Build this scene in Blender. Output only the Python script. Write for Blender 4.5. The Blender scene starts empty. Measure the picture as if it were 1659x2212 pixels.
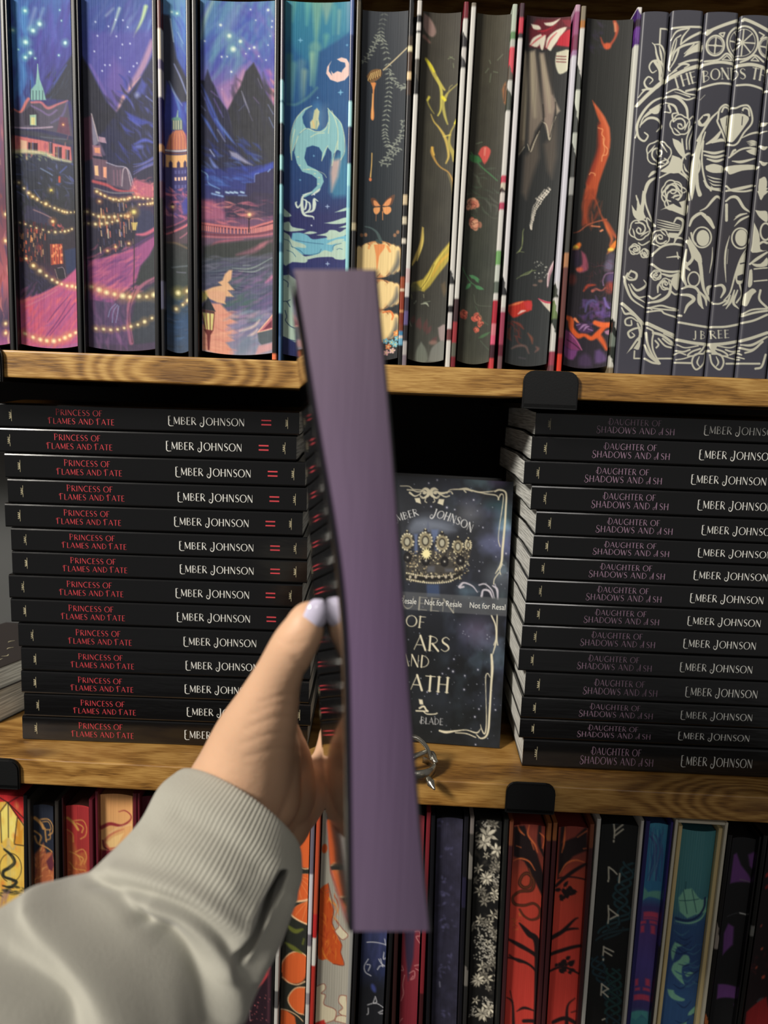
import bpy, bmesh, math, random
import numpy as np
from mathutils import Vector, Matrix

# ------------------------------------------------------------------ camera, world, lights, exposure
SC = bpy.context.scene
COL = SC.collection
PW, PH, FPX = 1659.0, 2212.0, 1620.0
CAM = Vector((0.0, -0.488, 1.30))

def _n(v):
    v = np.array(v, float); return v/np.linalg.norm(v)
AX = _n((65300, 2822, -1620))                      # world X seen in camera axes (right, down, forward)
_dn = np.array((-430, 10894, 1620.0)); _dn = _n(_dn-AX*np.dot(AX, _dn))
AZ = -_dn
AY = np.cross(AZ, AX)
def cam2world(v):
    return Vector((float(np.dot(v, AX)), float(np.dot(v, AY)), float(np.dot(v, AZ))))
_r, _u, _b = cam2world((1, 0, 0)), cam2world((0, -1, 0)), cam2world((0, 0, -1))
cam = bpy.data.objects.new('camera', bpy.data.cameras.new('camera'))
COL.objects.link(cam)
cam.matrix_world = Matrix(((_r.x, _u.x, _b.x, CAM.x), (_r.y, _u.y, _b.y, CAM.y), (_r.z, _u.z, _b.z, CAM.z), (0, 0, 0, 1)))
cam.data.sensor_fit = 'HORIZONTAL'; cam.data.sensor_width = 36.0
cam.data.lens = 36.0*FPX/PW
cam.data.clip_start = 0.01
cam.data.dof.use_dof = True
cam.data.dof.focus_distance = 0.50
cam.data.dof.aperture_fstop = cam.data.lens/3.4
SC.camera = cam

def ray(px, py):
    return cam2world(((px-PW/2), (py-PH/2), FPX))
def at(px, py, Y):                                  # the point of the plane y = Y seen at that pixel of the photograph
    d = ray(px, py); t = (Y-CAM.y)/d.y
    return CAM+d*t
def atz(px, py, Z):
    d = ray(px, py); t = (Z-CAM.z)/d.z
    return CAM+d*t
def deep(px, py, dist):                             # the point at a given depth in front of the camera
    return CAM+ray(px, py)*(dist/FPX)

w = bpy.data.worlds.new('world'); SC.world = w; w.use_nodes = True
w.node_tree.nodes['Background'].inputs[0].default_value = (0.84, 0.82, 0.80, 1)
w.node_tree.nodes['Background'].inputs[1].default_value = 0.16
def area(name, loc, target, size, power, col, size_y=None):
    l = bpy.data.lights.new(name, 'AREA'); l.energy = power; l.color = col
    l.shape = 'RECTANGLE'; l.size = size; l.size_y = size_y or size
    o = bpy.data.objects.new(name, l); COL.objects.link(o); o.location = loc
    o.rotation_euler = (Vector(target)-Vector(loc)).to_track_quat('-Z', 'Y').to_euler()
    return o
area('ceiling_lamp_light', (-1.18, -1.18, 2.22), (-0.05, 0, 1.25), 0.34, 45.0, (1.0, 0.94, 0.85))
area('fill_light', (0.5, -2.2, 2.3), (0.0, 0, 1.25), 0.5, 5.5, (1.0, 0.95, 0.90))  # weak fill added from the front right, no actual lamp there
SC.view_settings.view_transform = 'Standard'
SC.view_settings.look = 'None'
SC.view_settings.gamma = 1.0
SC.view_settings.use_curve_mapping = False
SC.view_settings.exposure = 0.0

# ------------------------------------------------------------------ helpers
def lin(c):
    a = np.clip(np.array(c, float)/255.0, 0, 1)
    return np.where(a <= 0.04045, a/12.92, ((a+0.055)/1.055)**2.4)
def L4(c):
    a = lin(c); return (float(a[0]), float(a[1]), float(a[2]), 1.0)

def link(name, me, mats, parent=None):
    o = bpy.data.objects.new(name, me); COL.objects.link(o)
    for m in (mats if isinstance(mats, (list, tuple)) else [mats]):
        me.materials.append(m)
    if parent: o.parent = parent
    return o
def tag(o, label=None, cat=None, group=None, kind=None):
    if label: o['label'] = label
    if cat: o['category'] = cat
    if group: o['group'] = group
    if kind: o['kind'] = kind
    return o
def empty(name, loc=(0, 0, 0), rot=(0, 0, 0)):
    o = bpy.data.objects.new(name, None); COL.objects.link(o)
    o.location = loc; o.rotation_euler = rot; o.empty_display_size = 0.01
    return o
def mesh(name, v, f, smooth=False):
    me = bpy.data.meshes.new(name); me.from_pydata([tuple(p) for p in v], [], f); me.update()
    if smooth: me.polygons.foreach_set('use_smooth', [True]*len(me.polygons))
    return me
def fix(me):
    bm = bmesh.new(); bm.from_mesh(me); bmesh.ops.recalc_face_normals(bm, faces=bm.faces); bm.to_mesh(me); bm.free(); me.update(); return me
def rbox(name, lo, hi, r=0.001, seg=2):
    bm = bmesh.new(); bmesh.ops.create_cube(bm, size=1)
    lo, hi = Vector(lo), Vector(hi)
    for v in bm.verts:
        v.co = Vector([(lo[i]+hi[i])/2+v.co[i]*(hi[i]-lo[i]) for i in range(3)])
    if r > 0: bmesh.ops.bevel(bm, geom=list(bm.edges), offset=r, segments=seg, affect='EDGES', profile=0.5)
    me = bpy.data.meshes.new(name); bm.to_mesh(me); bm.free()
    return me
def spline(pts, n=8):                               # Catmull-Rom through the points (any dimension)
    P = np.array(pts, float)
    if len(P) < 3: 
        t = np.linspace(0, 1, n+1)[:, None]; return P[0]*(1-t)+P[-1]*t
    Q = np.vstack([2*P[0]-P[1], P, 2*P[-1]-P[-2]])
    out = []
    for i in range(len(P)-1):
        a, b, c, d = Q[i:i+4]
        t = np.linspace(0, 1, n, endpoint=False)[:, None]
        out.append(0.5*((2*b)+(c-a)*t+(2*a-5*b+4*c-d)*t**2+(3*b-a-3*c+d)*t**3))
    out.append(P[-1:]); return np.vstack(out)

# ------------------------------------------------------------------ materials
MAT = {}
def mat(name, color=(128, 128, 128), rough=0.5, metal=0.0, coat=0.0, spec=0.5, bump=None, var=0.0, sss=0.0):
    if name in MAT: return MAT[name]
    m = bpy.data.materials.new(name); m.use_nodes = True; nt = m.node_tree
    b = nt.nodes['Principled BSDF']
    b.inputs['Base Color'].default_value = L4(color)
    b.inputs['Roughness'].default_value = rough; b.inputs['Metallic'].default_value = metal
    b.inputs['Coat Weight'].default_value = coat; b.inputs['Coat Roughness'].default_value = 0.12
    b.inputs['Specular IOR Level'].default_value = spec
    if sss:
        b.inputs['Subsurface Weight'].default_value = sss; b.inputs['Subsurface Radius'].default_value = (0.006, 0.002, 0.001); b.inputs['Subsurface Scale'].default_value = 0.6
    tc = nt.nodes.new('ShaderNodeTexCoord')
    if var:
        nz = nt.nodes.new('ShaderNodeTexNoise'); nz.inputs['Scale'].default_value = 60; nz.inputs['Detail'].default_value = 4
        nt.links.new(tc.outputs['Object'], nz.inputs['Vector'])
        mx = nt.nodes.new('ShaderNodeMix'); mx.data_type = 'RGBA'
        c = lin(color)
        mx.inputs[6].default_value = (*(c*(1-var)), 1); mx.inputs[7].default_value = (*(np.clip(c*(1+var), 0, 1)), 1)
        nt.links.new(nz.outputs['Fac'], mx.inputs[0]); nt.links.new(mx.outputs[2], b.inputs['Base Color'])
    if bump:
        sc, strength, dist, stretch = bump
        mp = nt.nodes.new('ShaderNodeMapping'); mp.inputs['Scale'].default_value = stretch
        nz = nt.nodes.new('ShaderNodeTexNoise'); nz.inputs['Scale'].default_value = sc; nz.inputs['Detail'].default_value = 3
        bp = nt.nodes.new('ShaderNodeBump'); bp.inputs['Strength'].default_value = strength; bp.inputs['Distance'].default_value = dist
        nt.links.new(tc.outputs['Object'], mp.inputs[0]); nt.links.new(mp.outputs[0], nz.inputs['Vector'])
        nt.links.new(nz.outputs['Fac'], bp.inputs['Height']); nt.links.new(bp.outputs[0], b.inputs['Normal'])
    MAT[name] = m; return m

def art_mat(name, rough=0.6, foil_rough=0.28, foil_metal=0.55, lines=0.0, coat=0.0, spec=0.4, pagedark=0.10):
    """colour comes from the mesh's printed colour attribute, alpha marks metallic foil; optional page lines"""
    if name in MAT: return MAT[name]
    m = bpy.data.materials.new(name); m.use_nodes = True; nt = m.node_tree
    b = nt.nodes['Principled BSDF']
    a = nt.nodes.new('ShaderNodeVertexColor'); a.layer_name = 'print'
    mr = nt.nodes.new('ShaderNodeMapRange'); mr.inputs[3].default_value = rough; mr.inputs[4].default_value = foil_rough
    mm = nt.nodes.new('ShaderNodeMapRange'); mm.inputs[3].default_value = 0; mm.inputs[4].default_value = foil_metal
    nt.links.new(a.outputs['Alpha'], mr.inputs[0]); nt.links.new(a.outputs['Alpha'], mm.inputs[0])
    nt.links.new(mr.outputs[0], b.inputs['Roughness']); nt.links.new(mm.outputs[0], b.inputs['Metallic'])
    b.inputs['Specular IOR Level'].default_value = spec
    b.inputs['Coat Weight'].default_value = coat; b.inputs['Coat Roughness'].default_value = 0.1
    if lines:
        tc = nt.nodes.new('ShaderNodeTexCoord')
        mp = nt.nodes.new('ShaderNodeMapping'); mp.inputs['Scale'].default_value = (1, 0.02, 0.02)
        nz = nt.nodes.new('ShaderNodeTexNoise'); nz.inputs['Scale'].default_value = 900; nz.inputs['Detail'].default_value = 2
        nt.links.new(tc.outputs['Object'], mp.inputs[0]); nt.links.new(mp.outputs[0], nz.inputs['Vector'])
        bp = nt.nodes.new('ShaderNodeBump'); bp.inputs['Strength'].default_value = lines; bp.inputs['Distance'].default_value = 0.0004
        nt.links.new(nz.outputs['Fac'], bp.inputs['Height']); nt.links.new(bp.outputs[0], b.inputs['Normal'])
        cr = nt.nodes.new('ShaderNodeMapRange'); cr.inputs[1].default_value = 0.35; cr.inputs[2].default_value = 0.65
        cr.inputs[3].default_value = 1-pagedark; cr.inputs[4].default_value = 1.0
        mx = nt.nodes.new('ShaderNodeMix'); mx.data_type = 'RGBA'; mx.blend_type = 'MULTIPLY'; mx.inputs[0].default_value = 1.0
        nt.links.new(nz.outputs['Fac'], cr.inputs[0]); nt.links.new(a.outputs['Color'], mx.inputs[6]); nt.links.new(cr.outputs[0], mx.inputs[7])
        nt.links.new(mx.outputs[2], b.inputs['Base Color'])
    else:
        nt.links.new(a.outputs['Color'], b.inputs['Base Color'])
    MAT[name] = m; return m

def wood_mat(name, pale, mid, dark, shift=0.0, knot=(0, 0, 0)):
    m = bpy.data.materials.new(name); m.use_nodes = True; nt = m.node_tree; b = nt.nodes['Principled BSDF']
    tc = nt.nodes.new('ShaderNodeTexCoord')
    def mapping(s, off=0.0):
        mp = nt.nodes.new('ShaderNodeMapping'); mp.inputs['Scale'].default_value = s; mp.inputs['Location'].default_value = (shift+off, off, off)
        nt.links.new(tc.outputs['Object'], mp.inputs[0]); return mp
    def noise(s, sc, det, dist=0, off=0.0):
        n = nt.nodes.new('ShaderNodeTexNoise'); n.inputs['Scale'].default_value = sc; n.inputs['Detail'].default_value = det; n.inputs['Distortion'].default_value = dist
        nt.links.new(mapping(s, off).outputs[0], n.inputs['Vector']); return n
    warp = noise((1.6, 3.2, 3.2), 4.0, 3, 0.6)
    wv = nt.nodes.new('ShaderNodeMath'); wv.operation = 'MULTIPLY'; wv.inputs[1].default_value = 34.0
    nt.links.new(warp.outputs['Fac'], wv.inputs[0])
    sep = nt.nodes.new('ShaderNodeSeparateXYZ'); nt.links.new(mapping((1, 1, 1)).outputs[0], sep.inputs[0])
    zz = nt.nodes.new('ShaderNodeMath'); zz.operation = 'MULTIPLY'; zz.inputs[1].default_value = 260.0; nt.links.new(sep.outputs['Z'], zz.inputs[0])
    yy = nt.nodes.new('ShaderNodeMath'); yy.operation = 'MULTIPLY'; yy.inputs[1].default_value = 120.0; nt.links.new(sep.outputs['Y'], yy.inputs[0])
    s1 = nt.nodes.new('ShaderNodeMath'); nt.links.new(zz.outputs[0], s1.inputs[0]); nt.links.new(wv.outputs[0], s1.inputs[1])
    s2 = nt.nodes.new('ShaderNodeMath'); nt.links.new(s1.outputs[0], s2.inputs[0]); nt.links.new(yy.outputs[0], s2.inputs[1])
    km = nt.nodes.new('ShaderNodeMapping'); km.vector_type = 'POINT'; km.inputs['Scale'].default_value = (1, 2.6, 2.6); km.inputs['Location'].default_value = (-knot[0], -knot[1]*2.6, -knot[2]*2.6)
    nt.links.new(tc.outputs['Object'], km.inputs[0])
    kl = nt.nodes.new('ShaderNodeVectorMath'); kl.operation = 'LENGTH'; nt.links.new(km.outputs[0], kl.inputs[0])
    kf = nt.nodes.new('ShaderNodeMapRange'); kf.interpolation_type = 'SMOOTHERSTEP'; kf.inputs[1].default_value = 0.0; kf.inputs[2].default_value = 0.10; kf.inputs[3].default_value = 34.0; kf.inputs[4].default_value = 0.0
    nt.links.new(kl.outputs['Value'], kf.inputs[0])
    s3 = nt.nodes.new('ShaderNodeMath'); nt.links.new(s2.outputs[0], s3.inputs[0]); nt.links.new(kf.outputs[0], s3.inputs[1])
    sn = nt.nodes.new('ShaderNodeMath'); sn.operation = 'SINE'; nt.links.new(s3.outputs[0], sn.inputs[0])
    fine = noise((8, 120, 120), 9.0, 9, 0.5)
    blot = noise((3, 10, 10), 5.0, 3, 0, 7.3)
    r = nt.nodes.new('ShaderNodeMapRange'); r.inputs[1].default_value = -1; r.inputs[2].default_value = 1; nt.links.new(sn.outputs[0], r.inputs[0])
    a1 = nt.nodes.new('ShaderNodeMath'); a1.operation = 'MULTIPLY'; a1.inputs[1].default_value = 0.24; nt.links.new(r.outputs[0], a1.inputs[0])
    a2 = nt.nodes.new('ShaderNodeMath'); a2.operation = 'MULTIPLY_ADD'; a2.inputs[1].default_value = 0.80; nt.links.new(fine.outputs['Fac'], a2.inputs[0]); nt.links.new(a1.outputs[0], a2.inputs[2])
    a3 = nt.nodes.new('ShaderNodeMath'); a3.operation = 'MULTIPLY_ADD'; a3.inputs[1].default_value = 0.42; nt.links.new(blot.outputs['Fac'], a3.inputs[0]); nt.links.new(a2.outputs[0], a3.inputs[2])
    cr = nt.nodes.new('ShaderNodeValToRGB'); e = cr.color_ramp.elements
    e[0].position = 0.46; e[0].color = L4(dark); e[1].position = 0.92; e[1].color = L4(pale)
    k = e.new(0.68); k.color = L4(mid)
    nt.links.new(a3.outputs[0], cr.inputs[0])
    # scattered knots
    vo = nt.nodes.new('ShaderNodeTexVoronoi'); vo.inputs['Scale'].default_value = 5.0
    nt.links.new(mapping((1.0, 2.2, 3.2), 3.1).outputs[0], vo.inputs['Vector'])
    kr = nt.nodes.new('ShaderNodeMapRange'); kr.inputs[1].default_value = 0.03; kr.inputs[2].default_value = 0.10; kr.inputs[3].default_value = 0.75; kr.inputs[4].default_value = 0.0
    nt.links.new(vo.outputs['Distance'], kr.inputs[0])
    kd = nt.nodes.new('ShaderNodeMapRange'); kd.inputs[1].default_value = 0.004; kd.inputs[2].default_value = 0.022; kd.inputs[3].default_value = 0.55; kd.inputs[4].default_value = 0.0
    nt.links.new(kl.outputs['Value'], kd.inputs[0]); km2 = nt.nodes.new('ShaderNodeMath'); km2.operation = 'MAXIMUM'; nt.links.new(kr.outputs[0], km2.inputs[0]); nt.links.new(kd.outputs[0], km2.inputs[1])
    mx = nt.nodes.new('ShaderNodeMix'); mx.data_type = 'RGBA'; mx.inputs[7].default_value = L4((84, 52, 24))
    nt.links.new(km2.outputs[0], mx.inputs[0]); nt.links.new(cr.outputs[0], mx.inputs[6])
    nt.links.new(mx.outputs[2], b.inputs['Base Color'])
    b.inputs['Roughness'].default_value = 0.42
    bp = nt.nodes.new('ShaderNodeBump'); bp.inputs['Strength'].default_value = 0.25; bp.inputs['Distance'].default_value = 0.0006
    nt.links.new(a2.outputs[0], bp.inputs['Height']); nt.links.new(bp.outputs[0], b.inputs['Normal'])
    return m

# ------------------------------------------------------------------ painting onto vertex grids
class Art:
    """printed decoration of one flat face, painted on the face's own vertex grid.
    Points are given as measured on the photograph and turned into face coordinates (u, v)."""
    def __init__(s, xl0, xr0, xl1, xr1, y0, y1, step=1.6, base=(20, 20, 20), seed=1, sl=0.042):
        s.sl = sl
        s.e = (xl0, xr0, xl1, xr1, y0, y1); s.W = ((xr0-xl0)+(xr1-xl1))/2.0; s.H = float(y1-y0)
        s.nx = max(4, int(round(s.W/step)))+1; s.ny = max(4, int(round(s.H/step)))+1
        s.X, s.Y = np.meshgrid(np.linspace(0, s.W, s.nx), np.linspace(0, s.H, s.ny))
        s.C = np.zeros((s.ny, s.nx, 4)); s.C[..., :3] = base
        s.step = step; s.rng = np.random.RandomState(seed)
    def T(s, pts):
        xl0, xr0, xl1, xr1, y0, y1 = s.e
        P = np.array(pts, float).reshape(-1, 2).copy()
        xm = (xl0+xr0+xl1+xr1)/4.0
        v = (P[:, 1]-s.sl*(P[:, 0]-xm)-y0)/(y1-y0)
        xl = xl0+(xl1-xl0)*v; xr = xr0+(xr1-xr0)*v
        return np.stack([(P[:, 0]-xl)/(xr-xl)*s.W, v*s.H], 1)
    def _box(s, P, r):
        i0 = int(max(0, math.floor((P[:, 0].min()-r)/s.W*(s.nx-1)))); i1 = int(min(s.nx, math.ceil((P[:, 0].max()+r)/s.W*(s.nx-1))+1))
        j0 = int(max(0, math.floor((P[:, 1].min()-r)/s.H*(s.ny-1)))); j1 = int(min(s.ny, math.ceil((P[:, 1].max()+r)/s.H*(s.ny-1))+1))
        return (slice(j0, j1), slice(i0, i1)) if (i1 > i0 and j1 > j0) else None
    def put(s, sl, cov, col, foil):
        c = s.C[sl]; k = cov[..., None]
        c[..., :3] = c[..., :3]*(1-k)+np.array(col, float)[:3]*k
        c[..., 3] = c[..., 3]*(1-cov)+foil*cov
    def stroke(s, pts, wd, col, soft=0.0, a=1.0, foil=0.0, sm=6, raw=False):
        P = np.array(pts, float) if raw else s.T(pts)
        wd = np.atleast_1d(np.array(wd, float))
        if len(wd) == 1: wd = np.repeat(wd, len(P))
        if len(wd) != len(P): wd = np.interp(np.linspace(0, 1, len(P)), np.linspace(0, 1, len(wd)), wd)
        if sm and len(P) > 2:
            Q = spline(np.column_stack([P, wd]), sm); P, wd = Q[:, :2], Q[:, 2]
        r = wd.max()/2+soft+s.step
        sl = s._box(P, r)
        if sl is None: return
        X, Y = s.X[sl], s.Y[sl]; D = np.full(X.shape, 1e9)
        for i in range(len(P)-1):
            ax, ay = P[i]; bx, by = P[i+1]; dx, dy = bx-ax, by-ay; q = dx*dx+dy*dy
            if q < 1e-9: continue
            t = np.clip(((X-ax)*dx+(Y-ay)*dy)/q, 0, 1)
            d = np.hypot(X-ax-t*dx, Y-ay-t*dy)-(wd[i]*(1-t)+wd[i+1]*t)/2
            np.minimum(D, d, out=D)
        f = soft+s.step*0.5
        s.put(sl, np.clip(0.5-D/(2*f), 0, 1)*a, col, foil)
    def poly(s, pts, col, soft=0.0, a=1.0, foil=0.0, sm=0, raw=False, grad=None):
        P = np.array(pts, float) if raw else s.T(pts)
        if sm: P = spline(np.vstack([P, P[:1]]), sm)[:-1]
        sl = s._box(P, soft+s.step)
        if sl is None: return
        X, Y = s.X[sl], s.Y[sl]; D = np.full(X.shape, 1e9); ins = np.zeros(X.shape, bool)
        n = len(P)
        for i in range(n):
            ax, ay = P[i]; bx, by = P[(i+1) % n]; dx, dy = bx-ax, by-ay; q = dx*dx+dy*dy
            if q < 1e-12: continue
            t = np.clip(((X-ax)*dx+(Y-ay)*dy)/q, 0, 1)
            np.minimum(D, np.hypot(X-ax-t*dx, Y-ay-t*dy), out=D)
            c = (ay > Y) != (by > Y)
            if dy != 0: ins ^= c & (X < dx*(Y-ay)/dy+ax)
        D = np.where(ins, -D, D); f = soft+s.step*0.5
        cov = np.clip(0.5-D/(2*f), 0, 1)*a
        if grad is not None:
            t = np.clip((Y-P[:, 1].min())/max(1e-6, P[:, 1].max()-P[:, 1].min()), 0, 1)[..., None]
            c = s.C[sl]; k = cov[..., None]; g = np.array(col, float)*(1-t)+np.array(grad, float)*t
            c[..., :3] = c[..., :3]*(1-k)+g*k
        else: s.put(sl, cov, col, foil)
    def blob(s, x, y, rx, ry, col, ang=0, soft=1.0, a=1.0, foil=0.0, raw=False):
        t = np.linspace(0, 2*math.pi, 15)[:-1]; ca, sa = math.cos(ang), math.sin(ang)
        c = np.array([[x, y]], float) if raw else s.T([[x, y]])
        P = np.stack([c[0, 0]+rx*np.cos(t)*ca-ry*np.sin(t)*sa, c[0, 1]+rx*np.cos(t)*sa+ry*np.sin(t)*ca], 1)
        s.poly(P, col, soft, a, foil, raw=True)
    def glow(s, x, y, r, core, halo, a=0.7):
        s.blob(x, y, r*1.2, r*1.2, halo, soft=r*1.3, a=a); s.blob(x, y, r*0.6, r*0.6, core, soft=r*0.35)
    def leaf(s, x, y, ln, wd, ang, col, soft=0.3, a=1.0, foil=0.0):
        """pointed leaf/petal from (x, y) pointing along ang (0 = right, 90 = down)"""
        c = s.T([[x, y]])[0]; d = np.array([math.cos(math.radians(ang)), math.sin(math.radians(ang))]); n = np.array([-d[1], d[0]])
        P = [c, c+d*ln*0.3+n*wd*0.45, c+d*ln*0.65+n*wd*0.4, c+d*ln, c+d*ln*0.65-n*wd*0.4, c+d*ln*0.3-n*wd*0.45]
        s.poly(P, col, soft, a, foil, raw=True)
    def vgrad(s, stops):
        ys = [s.T([[(s.e[0]+s.e[1])/2, y]])[0, 1] for y, c in stops]
        for k in range(3): s.C[..., k] = np.interp(s.Y, ys, [c[k] for y, c in stops])
    def rgn(s, pts):
        P = s.T(pts); return P[:, 0].min(), P[:, 0].max(), P[:, 1].min(), P[:, 1].max()
    def daubs(s, n, box, cols, ln=(8, 20), wd=(1, 4), ang=90, jit=15, a=(0.3, 0.8), soft=1.0, bend=0.15):
        """many painterly brush strokes inside a photo-pixel box"""
        x0, y0, x1, y1 = box; R = s.rng
        for _ in range(n):
            p = s.T([[R.uniform(x0, x1), R.uniform(y0, y1)]])[0]
            t = math.radians(ang+R.uniform(-jit, jit)); l = R.uniform(*ln); d = np.array([math.cos(t), math.sin(t)]); nn = np.array([-d[1], d[0]])
            c = cols[R.randint(len(cols))]; w_ = R.uniform(*wd); b = R.uniform(-bend, bend)*l
            s.stroke([p-d*l/2, p+nn*b, p+d*l/2], [0.4, w_, 0.3], c, soft, R.uniform(*a), raw=True, sm=3)
    def dots(s, n, box, col, r=(0.6, 1.6), a=(0.5, 1), soft=0.5):
        x0, y0, x1, y1 = box
        for _ in range(n):
            q = s.rng.uniform(*r); s.blob(s.rng.uniform(x0, x1), s.rng.uniform(y0, y1), q, q, col, soft=soft, a=s.rng.uniform(*a))
    def fbm(s, scale=(30, 30), amp=20, octaves=4, tint=(1, 1, 1), box=None, soft=True):
        """multiply-free additive value noise"""
        out = np.zeros(s.X.shape); am = 1.0; tot = 0
        for o in range(octaves):
            gx, gy = scale[0]/2**o, scale[1]/2**o
            nx, ny = int(s.W/gx)+3, int(s.H/gy)+3
            g = s.rng.rand(ny, nx); fx = s.X/gx; fy = s.Y/gy
            ix, iy = fx.astype(int), fy.astype(int); tx, ty = fx-ix, fy-iy
            tx = tx*tx*(3-2*tx); ty = ty*ty*(3-2*ty)
            out += am*((g[iy, ix]*(1-tx)+g[iy, ix+1]*tx)*(1-ty)+(g[iy+1, ix]*(1-tx)+g[iy+1, ix+1]*tx)*ty)
            tot += am; am *= 0.55
        out = out/tot-0.5
        return out
    def noise(s, scale=(30, 30), amp=20, tint=(1, 1, 1)):
        s.C[..., :3] += s.fbm(scale)[..., None]*2*amp*np.array(tint, float)
    def grid(s):                                      # linear RGBA per vertex
        a = s.C.copy(); rgb = np.clip(a[..., :3]/255.0, 0, 1)
        a[..., :3] = np.where(rgb <= 0.04045, rgb/12.92, ((rgb+0.055)/1.055)**2.4)
        return a

def art_mesh(name, art, xyz, back=None, rim=None):
    """grid mesh with the printed colours; xyz(u, v) -> arrays; back = depth of the solid behind it (local y)"""
    nx, ny = art.nx, art.ny
    U, V = np.meshgrid(np.linspace(0, 1, nx), np.linspace(0, 1, ny))
    x, y, z = xyz(U, V)
    verts = np.stack([x, y, z], -1).reshape(-1, 3)
    idx = np.arange(nx*ny).reshape(ny, nx)
    q = np.stack([idx[:-1, :-1], idx[1:, :-1], idx[1:, 1:], idx[:-1, 1:]], -1).reshape(-1, 4)
    cols = art.grid().reshape(-1, 4)
    loops = [q.reshape(-1)]; sizes = [np.full(len(q), 4)]
    if back is not None:
        ring = np.concatenate([idx[0, :], idx[1:, -1], idx[-1, -2::-1], idx[-2:0:-1, 0]])
        base = len(verts); rv = verts[ring].copy(); rv[:, 1] = back
        rc = cols[ring].copy()
        if rim is not None: rc[:, :3] = lin(rim)
        fv = verts[ring].copy()                          # a duplicate rim so that the sides may have their own colour
        verts = np.vstack([verts, fv, rv]); cols = np.vstack([cols, rc, rc])
        n = len(ring); a = np.arange(n); b = (a+1) % n
        s = np.stack([base+a, base+b, base+n+b, base+n+a], -1)
        loops.append(s.reshape(-1)); sizes.append(np.full(n, 4))
        loops.append((base+n+a)); sizes.append(np.array([n]))
    lp = np.concatenate(loops).astype(np.int32); sz = np.concatenate(sizes).astype(np.int32)
    me = bpy.data.meshes.new(name)
    me.vertices.add(len(verts)); me.vertices.foreach_set('co', verts.astype(np.float32).reshape(-1))
    me.loops.add(len(lp)); me.loops.foreach_set('vertex_index', lp)
    me.polygons.add(len(sz)); me.polygons.foreach_set('loop_start', np.concatenate([[0], np.cumsum(sz)[:-1]]).astype(np.int32))
    me.update(calc_edges=True)
    at_ = me.color_attributes.new('print', 'FLOAT_COLOR', 'POINT')
    at_.data.foreach_set('color', cols.astype(np.float32).reshape(-1))
    me.validate()
    return me

def band_board(name, x0, x1, y0, y1, z0, z1, bands, r=0.0009, n=150):
    """book cover board with a printed pattern that changes along its height.
    bands: list of (t_from_top 0..1, colour, slant) ; colour holds until the next"""
    prof = []
    for cx, cy, a0 in ((x0+r, y0+r, 180), (x1-r, y0+r, 270), (x1, y1, None), (x0, y1, None)):
        if a0 is None: prof.append((cx, cy))
        else:
            for k in range(4):
                a = math.radians(a0+k*30); prof.append((cx+r*math.cos(a), cy+r*math.sin(a)))
    ts = np.linspace(0, 1, n); v = []; c = []
    for t in ts:
        for (px, py) in prof:
            v.append((px, py, z1+(z0-z1)*t))
            col = bands[0][1]
            q = (px-x0)/(x1-x0)-0.5
            for b in bands:
                sl = b[2] if len(b) > 2 else 0.0
                if t >= b[0]+sl*q: col = b[1]
            c.append((*lin(col), b[3] if len(b) > 3 else 0.0))
    m = len(prof); f = []
    for j in range(n-1):
        for i in range(m):
            k = (i+1) % m; f.append((j*m+i, (j+1)*m+i, (j+1)*m+k, j*m+k))
    f.append(tuple(range(m))); f.append(tuple(reversed(range((n-1)*m, n*m))))
    me = mesh(name, v, f)
    a = me.color_attributes.new('print', 'FLOAT_COLOR', 'POINT'); a.data.foreach_set('color', np.array(c, np.float32).reshape(-1))
    return fix(me)
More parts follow.
